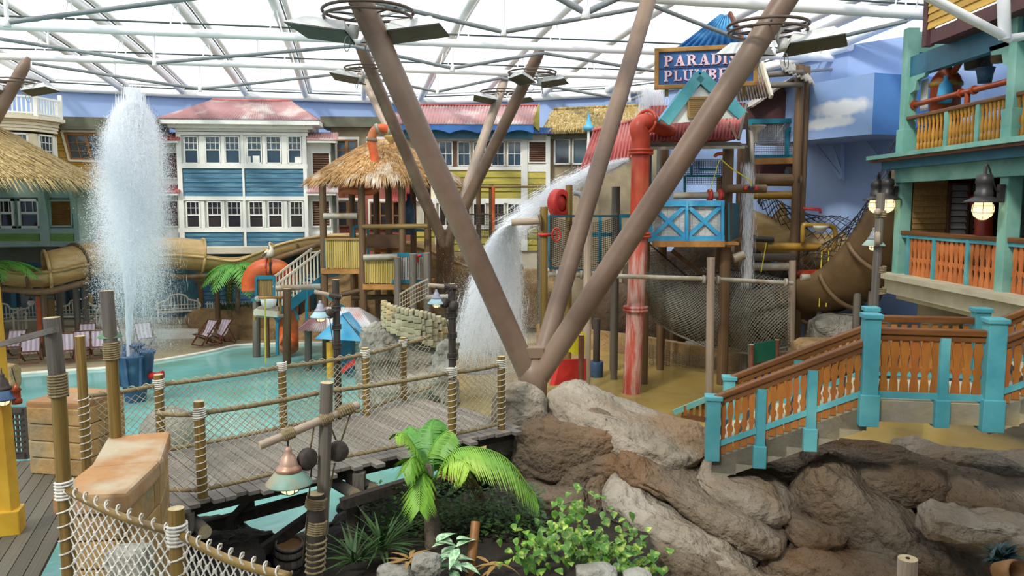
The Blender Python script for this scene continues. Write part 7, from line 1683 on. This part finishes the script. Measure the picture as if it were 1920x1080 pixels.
nl = n1 - d1.normalized() * .02; bar('lower_rail', 'sea_green', sc, P(1264, 773, n1.y + .3), P(1325, 748, n1.y + .1), .08, .08); bar('lower_rail', 'rail_brown', sc, P(1278, 778, n1.y + .25), P(1322, 787, n1.y + .1), .06, .07)
for k in range(4): q = P(1285 + 11 * k, 770, n1.y + .2); box('sawn_baluster', 'baluster', sc, q, (.05, .03, .16 + .05 * k))
# ================================================================== foreground rock face, planting, small things
def sl(a, b, tpx, Da, Db, dep=.7, roll=0, k=1.4): A, B_ = P(*a, Da), P(*b, Db); return ((A + B_) / 2, ((B_ - A).length / 2 * k, dep, tpx * (Da + Db) / 2 / F_PX), B_ - A, roll)
def rockslab(p, m, c, s, ax, roll, seed, sub=5, amp=.17, ex=.55):
    bm = bmesh.new(); bmesh.ops.create_icosphere(bm, subdivisions=sub, radius=1)
    x = Vector(ax).normalized(); y = V(0, 0, 1).cross(x).normalized(); z = x.cross(y); M = Matrix((x, y, z)).transposed() @ Matrix.Rotation(roll, 3, 'X'); o = V(seed * 3.7, -seed, seed * 1.9)
    for q in bm.verts:
        d0 = q.co.normalized(); d = V(*[math.copysign(abs(e) ** ex, e) for e in d0]) * .86
        w_ = M @ V(d.x * s[0], d.y * s[1], d.z * s[2]); n_ = (M @ V(d0.x / s[0], d0.y / s[1], d0.z / s[2])).normalized(); u = w_ + o
        k = amp * noise.fractal(u * .9, 1, 2, 3) + amp * .55 * (noise.ridged_multi_fractal(u * 1.7, 1, 2.1, 3, .9, 2) - 1) * .5 + amp * .2 * noise.fractal(u * 7, 1, 2, 3)
        st_ = u.dot(z * 1.0 + x * .12) * 5.5; k += amp * .16 * (abs((st_ + noise.noise(u * 1.2)) % 1 - .5) * 2) ** 3
        q.co = w_ + n_ * k
    me = bpy.data.meshes.new('rock_slab'); bm.to_mesh(me); bm.free(); me.materials.append(MAT[m]); me.polygons.foreach_set('use_smooth', [True] * len(me.polygons))
    return inst('rock_slab', me, Matrix.Translation(c), p)
rk = thing('rock_outcrop', 'large layered brown grey artificial rock face below the staircase', 'rock', P(1350, 1050, 11))
for i, (q, m) in enumerate([
    (sl((992, 770), (1000, 930), 56, 13.9, 13.5, .8), 'rock'), (sl((965, 735), (972, 850), 24, 13.5, 13.3, .6), 'rock_pale'), (sl((1050, 742), (1320, 862), 36, 14.1, 12.7, 1.0, 0, 1.2), 'rock_pale'),
    (sl((985, 830), (1150, 850), 74, 13.4, 13.0, .75), 'rock'), (sl((1060, 870), (1190, 890), 58, 13.1, 12.7, .7), 'rock'), (sl((1325, 880), (1478, 955), 30, 12.5, 11.9, .9), 'rock_pale'), (sl((1175, 850), (1470, 1012), 33, 12.6, 11.5, 1.0, 0, 1.2), 'rock'),
    (sl((1150, 912), (1415, 1062), 37, 12.1, 11.2, 1.0, 0, 1.2), 'rock_pale'), (sl((1190, 1000), (1440, 1110), 50, 11.4, 10.9, .8), 'rock'), (sl((990, 930), (1120, 970), 48, 12.9, 12.4, .7), 'rock'), (sl((950, 985), (1090, 1020), 30, 12.3, 11.9, .6), 'rock_pale'),
    (sl((1118, 905), (1150, 1020), 26, 12.3, 12.1, .5), 'rock'), (sl((1480, 955), (1570, 1010), 30, 12.0, 11.6, .8), 'rock'), (sl((1535, 890), (1700, 1050), 74, 12.4, 11.5, .9), 'rock'), (sl((1520, 870), (1740, 905), 56, 13.0, 12.6, .9), 'rock'), (sl((1690, 895), (1990, 990), 56, 12.9, 11.9, .9), 'rock'),
    (sl((1620, 980), (1800, 1080), 54, 11.9, 11.2, .8), 'rock'), (sl((1440, 1040), (1720, 1130), 70, 11.6, 10.9, .8), 'rock'), (sl((1700, 862), (1990, 885), 34, 13.6, 13.0, .8), 'rock_pale'), (sl((1370, 905), (1580, 900), 56, 13.5, 13.3, .8), 'rock'), (sl((1230, 850), (1400, 890), 56, 13.9, 13.6, .8), 'rock'), (sl((1700, 1060), (1990, 1110), 60, 11.6, 11.2, .8), 'rock'),
    (sl((1640, 965), (1790, 990), 60, 12.8, 12.5, .5), 'rock'), (sl((1930, 920), (2250, 1000), 70, 12.8, 12.0, .9), 'rock'), (sl((1950, 1030), (2250, 1120), 80, 11.8, 11.2, .9), 'rock'), (sl((1745, 978), (1925, 996), 42, 10.9, 10.6, .5), 'rock_pale')]):
    rockslab(rk, m, *q, i + 1)
# planting bed
bed = []
v, fc = [], []
for i in range(25):
    for j in range(17):
        x, y = -3.6 + i * .23, 7.4 + j * .33; v.append((x, y, .75 + .2 * ns((x, y, 0), .8) + .25 * max(0, x - .5) * .3 - .6 * max(0, -(x + 1.8)) * .6))
for i in range(24):
    for j in range(16): fc.append((i * 17 + j, i * 17 + 17 + j, i * 17 + 18 + j, i * 17 + j + 1))
o = mk('planting_bed', v, fc, 'soil', None, True); o['kind'] = 'structure'; o['label'] = 'dark planting bed below the rock face'
rockmass('dark_rock_bank', 'dark rock bank under the rope bridge', 'rock_dark', [sl((300, 1010), (500, 1050), 60, 11.5, 11, .6), sl((330, 1060), (480, 1080), 60, 10.5, 10.2, .6), sl((620, 1000), (800, 1000), 50, 12.6, 12.4, .5), sl((650, 960), (760, 950), 40, 13.6, 13.4, .5), sl((860, 960), (960, 960), 50, 12.4, 12.3, .4), sl((840, 885), (930, 900), 60, 13.9, 13.7, .5), sl((760, 930), (860, 940), 50, 13.8, 13.6, .4)], .07, .2, .5)  # one dark rock colour over the whole bank
for i, (px, py, rx, rz_, lb) in enumerate(((745, 1075, 46, 20, 'flat grey stone at the lower edge of the planting bed'), (800, 1062, 32, 26, 'pale grey stone beside the variegated plant'), (1118, 1075, 46, 18, 'grey stone at the foot of the ivy'), (1195, 1082, 32, 14, 'small grey stone right of the ivy'))):
    c = P(px, py, 9.2); o = rockblob('garden_stone', 'rock_grey', None, c, (rx * 9.2 / F_PX, .2, rz_ * 9.2 / F_PX), i + 20); tag(o, lb, 'stone', 'garden stones')
# near palm: fronds along drawn paths
def pfrond(t, pts, nl, wl, wid=.024, m='palm_leaf', droop=.45):
    pts = smoothpath(pts, 4); mb = MB(); mb.path(pts, .009, 5); n = len(pts) - 1
    for k in range(nl):
        u = .15 + .85 * k / (nl - 1); x = u * n; i = min(int(x), n - 1); q = pts[i].lerp(pts[i + 1], x - i); tt = (pts[i + 1] - pts[i]).normalized(); s = tt.cross(V(0, 0, 1))
        s = s.normalized() if s.length > .05 else X_; ll = wl * (math.sin(math.pi * min(1, .2 + u * .75)) ** .6 + .1) * R.uniform(.9, 1.1)
        for sg in (-1, 1):
            e = q + s * sg * ll * .7 + tt * ll * .5 + V(0, 0, -ll * droop); mid = q + (e - q) * .5 + V(0, 0, ll * .1); nn = tt * wid
            mb.add([q - nn * .4, q + nn * .4, mid + nn, mid - nn, e], [(0, 1, 2, 3), (3, 2, 4)])
    mb.out('frond', m, t)
b, tp = P(812, 1010, 10.7), P(806, 905, 10.7)
t = thing('young_palm', 'bright green young palm with arching fronds before the bridge', 'palm', b)
pipe('trunk', 'trunk', t, [b - V(0, 0, .3), b, b.lerp(tp, .5), tp, P(803, 870, 10.7)], [.13, .12, .1, .07, .04], 12)
def FP(l, D=10.7, dd=0): return [P(x, y, D + dd * i / (len(l) - 1)) for i, (x, y) in enumerate(l)]
for l, nl, wl, dd, m in (([(812, 905), (845, 850), (890, 838), (950, 860), (1005, 930)], 34, .42, -.2, 'palm_leaf'), ([(812, 905), (850, 860), (900, 845), (940, 862), (985, 915)], 34, .44, .4, 'palm_leaf'), ([(810, 905), (802, 860), (818, 825), (838, 808)], 26, .34, .3, 'palm_leaf'), ([(805, 905), (785, 850), (762, 815), (745, 812)], 22, .24, -.2, 'palm_leaf'),
    ([(805, 905), (788, 868), (772, 858), (756, 885)], 22, .26, -.4, 'palm_leaf'), ([(806, 905), (798, 888), (788, 905), (786, 955)], 24, .26, -.5, 'palm_leaf'), ([(812, 890), (812, 840), (808, 805), (814, 786)], 24, .3, .5, 'palm_dark'), ([(812, 905), (835, 870), (865, 862), (880, 880)], 20, .3, -.5, 'palm_leaf'), ([(812, 905), (850, 880), (880, 890), (905, 930)], 20, .26, .6, 'palm_dry'), ([(806, 900), (800, 850), (790, 815), (770, 800)], 20, .26, .5, 'palm_dark')): pfrond(t, FP(l, dd=dd), int(nl * 1.35), wl * 1.3, .019, m, .6)
# leaves
def leafmesh(key, m, L, wd, fold=.25, tip=.3):
    def fn():
        v = [(0, 0, 0)]; ys = [.12, .3, .5, .72, .9]; ws = [.55, 1, .95, .6, .22]; f = []
        for y, w_ in zip(ys, ws): z = -tip * L * y * y; v += [(-wd * w_, y * L, z + wd * w_ * fold), (0, y * L, z), (wd * w_, y * L, z + wd * w_ * fold)]
        v.append((0, L, -tip * L)); f += [(0, 2, 1), (0, 3, 2)]
        for i in range(4): a = 1 + 3 * i; f += [(a, a + 1, a + 4, a + 3), (a + 1, a + 2, a + 5, a + 4)]
        f += [(13, 14, 16), (14, 15, 16)]
        me = bpy.data.meshes.new('leaf'); me.from_pydata(v, [], f); me.materials.append(MAT[m]); me.polygons.foreach_set('use_smooth', [True] * len(me.polygons)); return me
    return getmesh(('leaf', key), fn)
def putleaf(p, me, q, az, el, roll, s, nm='leaf'): return inst(nm, me, Matrix.Translation(q) @ Matrix.Rotation(az, 4, 'Z') @ Matrix.Rotation(el, 4, 'X') @ Matrix.Rotation(roll, 4, 'Y') @ Matrix.Scale(s, 4), p)
t = thing('ivy_vine', 'glossy yellow green ivy climbing over the foot of the rock', 'ivy', P(1110, 1040, 10))
li = leafmesh('ivy', 'ivy_leaf', .12, .05)
cl = [((1120, 1015), 75, 42, 135, 10.0), ((1050, 1000), 60, 42, 60, 10.4), ((1180, 1050), 50, 25, 50, 9.8), ((990, 1040), 40, 30, 30, 9.9), ((1070, 950), 25, 25, 20, 10.9), ((1215, 1065), 20, 14, 12, 9.8)]
for (cx, cy), sx, sy, n, D in cl:
    for i in range(n):
        q = P(R.gauss(cx, sx * .6), R.gauss(cy, sy * .6), D + R.uniform(-.35, .25)); putleaf(t, li, q, R.uniform(2.2, 4.1), R.uniform(-.9, .3), R.uniform(-.5, .5), R.uniform(.75, 1.35))
for a, b, c in (((1080, 905), (1110, 925), (1130, 930)), ((1140, 950), (1180, 980), (1215, 1040)), ((1020, 990), (1050, 950), (1085, 940))):
    pts = smoothpath([P(*a, 11.2), P(*b, 11.0), P(*c, 10.8)], 5); pipe('vine_stem', 'dark_leaf', t, pts, .006, 5)
    for q in pts[::2]: putleaf(t, li, q, R.uniform(2.2, 4), R.uniform(-.6, .3), 0, 1)
t = thing('variegated_plant', 'white veined broad leaf plant in front of the palm', 'plant', P(845, 1060, 9.6)); lv = leafmesh('dieff', 'pale_leaf', .3, .065, .2, .5)
for i in range(24):
    q = P(R.gauss(848, 15), R.uniform(1010, 1070), 9.55 + R.uniform(-.12, .12)); putleaf(t, lv, q, R.uniform(0, 6.28), R.uniform(-.1, .7), 0, R.uniform(.7, 1.1))
def spiky(label, c, n, L, m, el=(.3, 1.3), name='spiky_plant', wd=.02):
    t = thing(name, label, 'plant', c); me = leafmesh(name + m + str(L), m, L, wd, .1, .45)
    for i in range(n): putleaf(t, me, c + V(R.gauss(0, .04), R.gauss(0, .04), 0), R.uniform(0, 6.28), R.uniform(*el), 0, R.uniform(.7, 1.1), 'blade')
spiky('dark spiky cycad under the near edge of the bridge', P(715, 1030, 10.2), 60, .6, 'dark_leaf'); spiky('second dark spiky cycad at the lower left of the bed', P(668, 1055, 9.9), 45, .5, 'dark_leaf')
spiky('yellow tipped fern leaves at the lower edge of the bed', P(765, 1050, 9.3), 14, .3, 'palm_dry', (0, .6), wd=.03)
spiky('dry brown fronds beside the brown stake', P(930, 1060, 9.5), 10, .32, 'palm_dry', (-.2, .5), 'dry_fronds', .03)
spiky('dark blue green shrub at the lower right corner', P(1880, 1045, 9.6), 150, .2, 'deep_leaf', (-.3, 1.3), 'dark_shrub', .03)
mb = MB()
for i in range(2600):
    q = P(R.uniform(690, 1020), R.uniform(905, 1070), R.uniform(10.9, 11.9)); 
    if q.z < .75: q.z = .75 + R.random() * .3
    a = R.uniform(0, 6.28); d = V(math.cos(a), math.sin(a), R.uniform(-.5, .5)) * R.uniform(.06, .12); s = V(-math.sin(a), math.cos(a), 0) * .025; mb.add([q, q + d * .5 + s, q + d, q + d * .5 - s], [(0, 1, 2, 3)])
tag(mb.out('undergrowth', 'dark_leaf', kind='stuff'), 'dense dark green undergrowth behind the palm', 'foliage')
t = thing('brown_stake', 'leaning brown wooden stake in the planting bed', 'stake', P(880, 1090, 9.5)); tube('stake', 'brown_frame', t, P(878, 1110, 9.5), P(892, 978, 9.9), .06, 14, 'log_end')
t = thing('stump_post', 'pale cut log post at the bottom edge on the right', 'post', P(1700, 1120, 8.2)); tube('log', 'post_pale', t, P(1699, 1130, 8.2), P(1702, 1047, 8.2), .1, 18, 'log_end'); tube('core_hole', 'dark_room', t, P(1702, 1050, 8.2), P(1702, 1046, 8.2) + V(0, 0, .003), .022, 10)
t = thing('clay_pot', 'tipped clay pot in the shrub at the lower right corner', 'pot', P(1895, 1075, 9.3))
with at(P(1895, 1072, 9.2), rot=(1.2, 0, .3)): lathe('pot', 'terracotta', t, [(.0, -.2), (.1, -.2), (.15, .05), (.13, .1), (.1, .05), (.08, -.1), (0, -.12)], 16)
# barrel under the bridge
bb = P(542, 1072, 11.0)
t = thing('barrel', 'weathered wooden barrel with black hoops under the rope bridge', 'barrel', bb)
with at(bb, rot=(.22, .1, 0)):
    n = 16
    for i in range(n):
        a0, a1 = 2 * math.pi * i / n, 2 * math.pi * (i + .94) / n; v = []
        for z, r_ in ((0, .18), (.12, .215), (.25, .225), (.4, .215), (.5, .195)): v += [(r_ * math.cos(a0), r_ * math.sin(a0), z), (r_ * math.cos(a1), r_ * math.sin(a1), z), ((r_ - .025) * math.cos(a1), (r_ - .025) * math.sin(a1), z), ((r_ - .025) * math.cos(a0), (r_ - .025) * math.sin(a0), z)]
        fc = []
        for j in range(4): o = 4 * j; fc += [(o + k, o + (k + 1) % 4, o + 4 + (k + 1) % 4, o + 4 + k) for k in range(4)]
        fc += [(0, 3, 2, 1), (16, 17, 18, 19)]; mk('stave', v, fc, 'barrel_wood', t)
    for z, r_ in ((.08, .208), (.2, .228), (.36, .224), (.47, .205)): lathe('hoop', 'dark_metal', t, [(r_, z - .018), (r_ + .006, z - .018), (r_ + .006, z + .018), (r_, z + .018)], 24)
    lathe('lid', 'stone_cap', t, [(0, .44), (.185, .44)], 20)
t = thing('blue_pipe', 'dark blue bent pipe beside the barrel', 'pipe', P(495, 1080, 11)); pipe('pipe', 'navy', t, smoothpath([P(497, 1100, 11), P(495, 1060, 11), P(500, 1045, 11), P(515, 1042, 11)], 4), .04, 10)

# things of one kind share a group
from collections import Counter
tops = [o for o in COL.objects if o.parent is None and 'category' in o.keys()]
cnt = Counter(o.name.split('.')[0] for o in tops)
for o in tops:
    k = o.name.split('.')[0]
    if cnt[k] > 1 and 'group' not in o.keys() and 'kind' not in o.keys(): o['group'] = {'hanging_lamp': 'hanging ship lamps on posts', 'lamp_post': 'wooden lamp posts', 'pulley': 'wooden pulley blocks', 'bucket': 'hanging buckets in the gallery'}.get(k, k.replace('_', ' ') + 's of the water park')
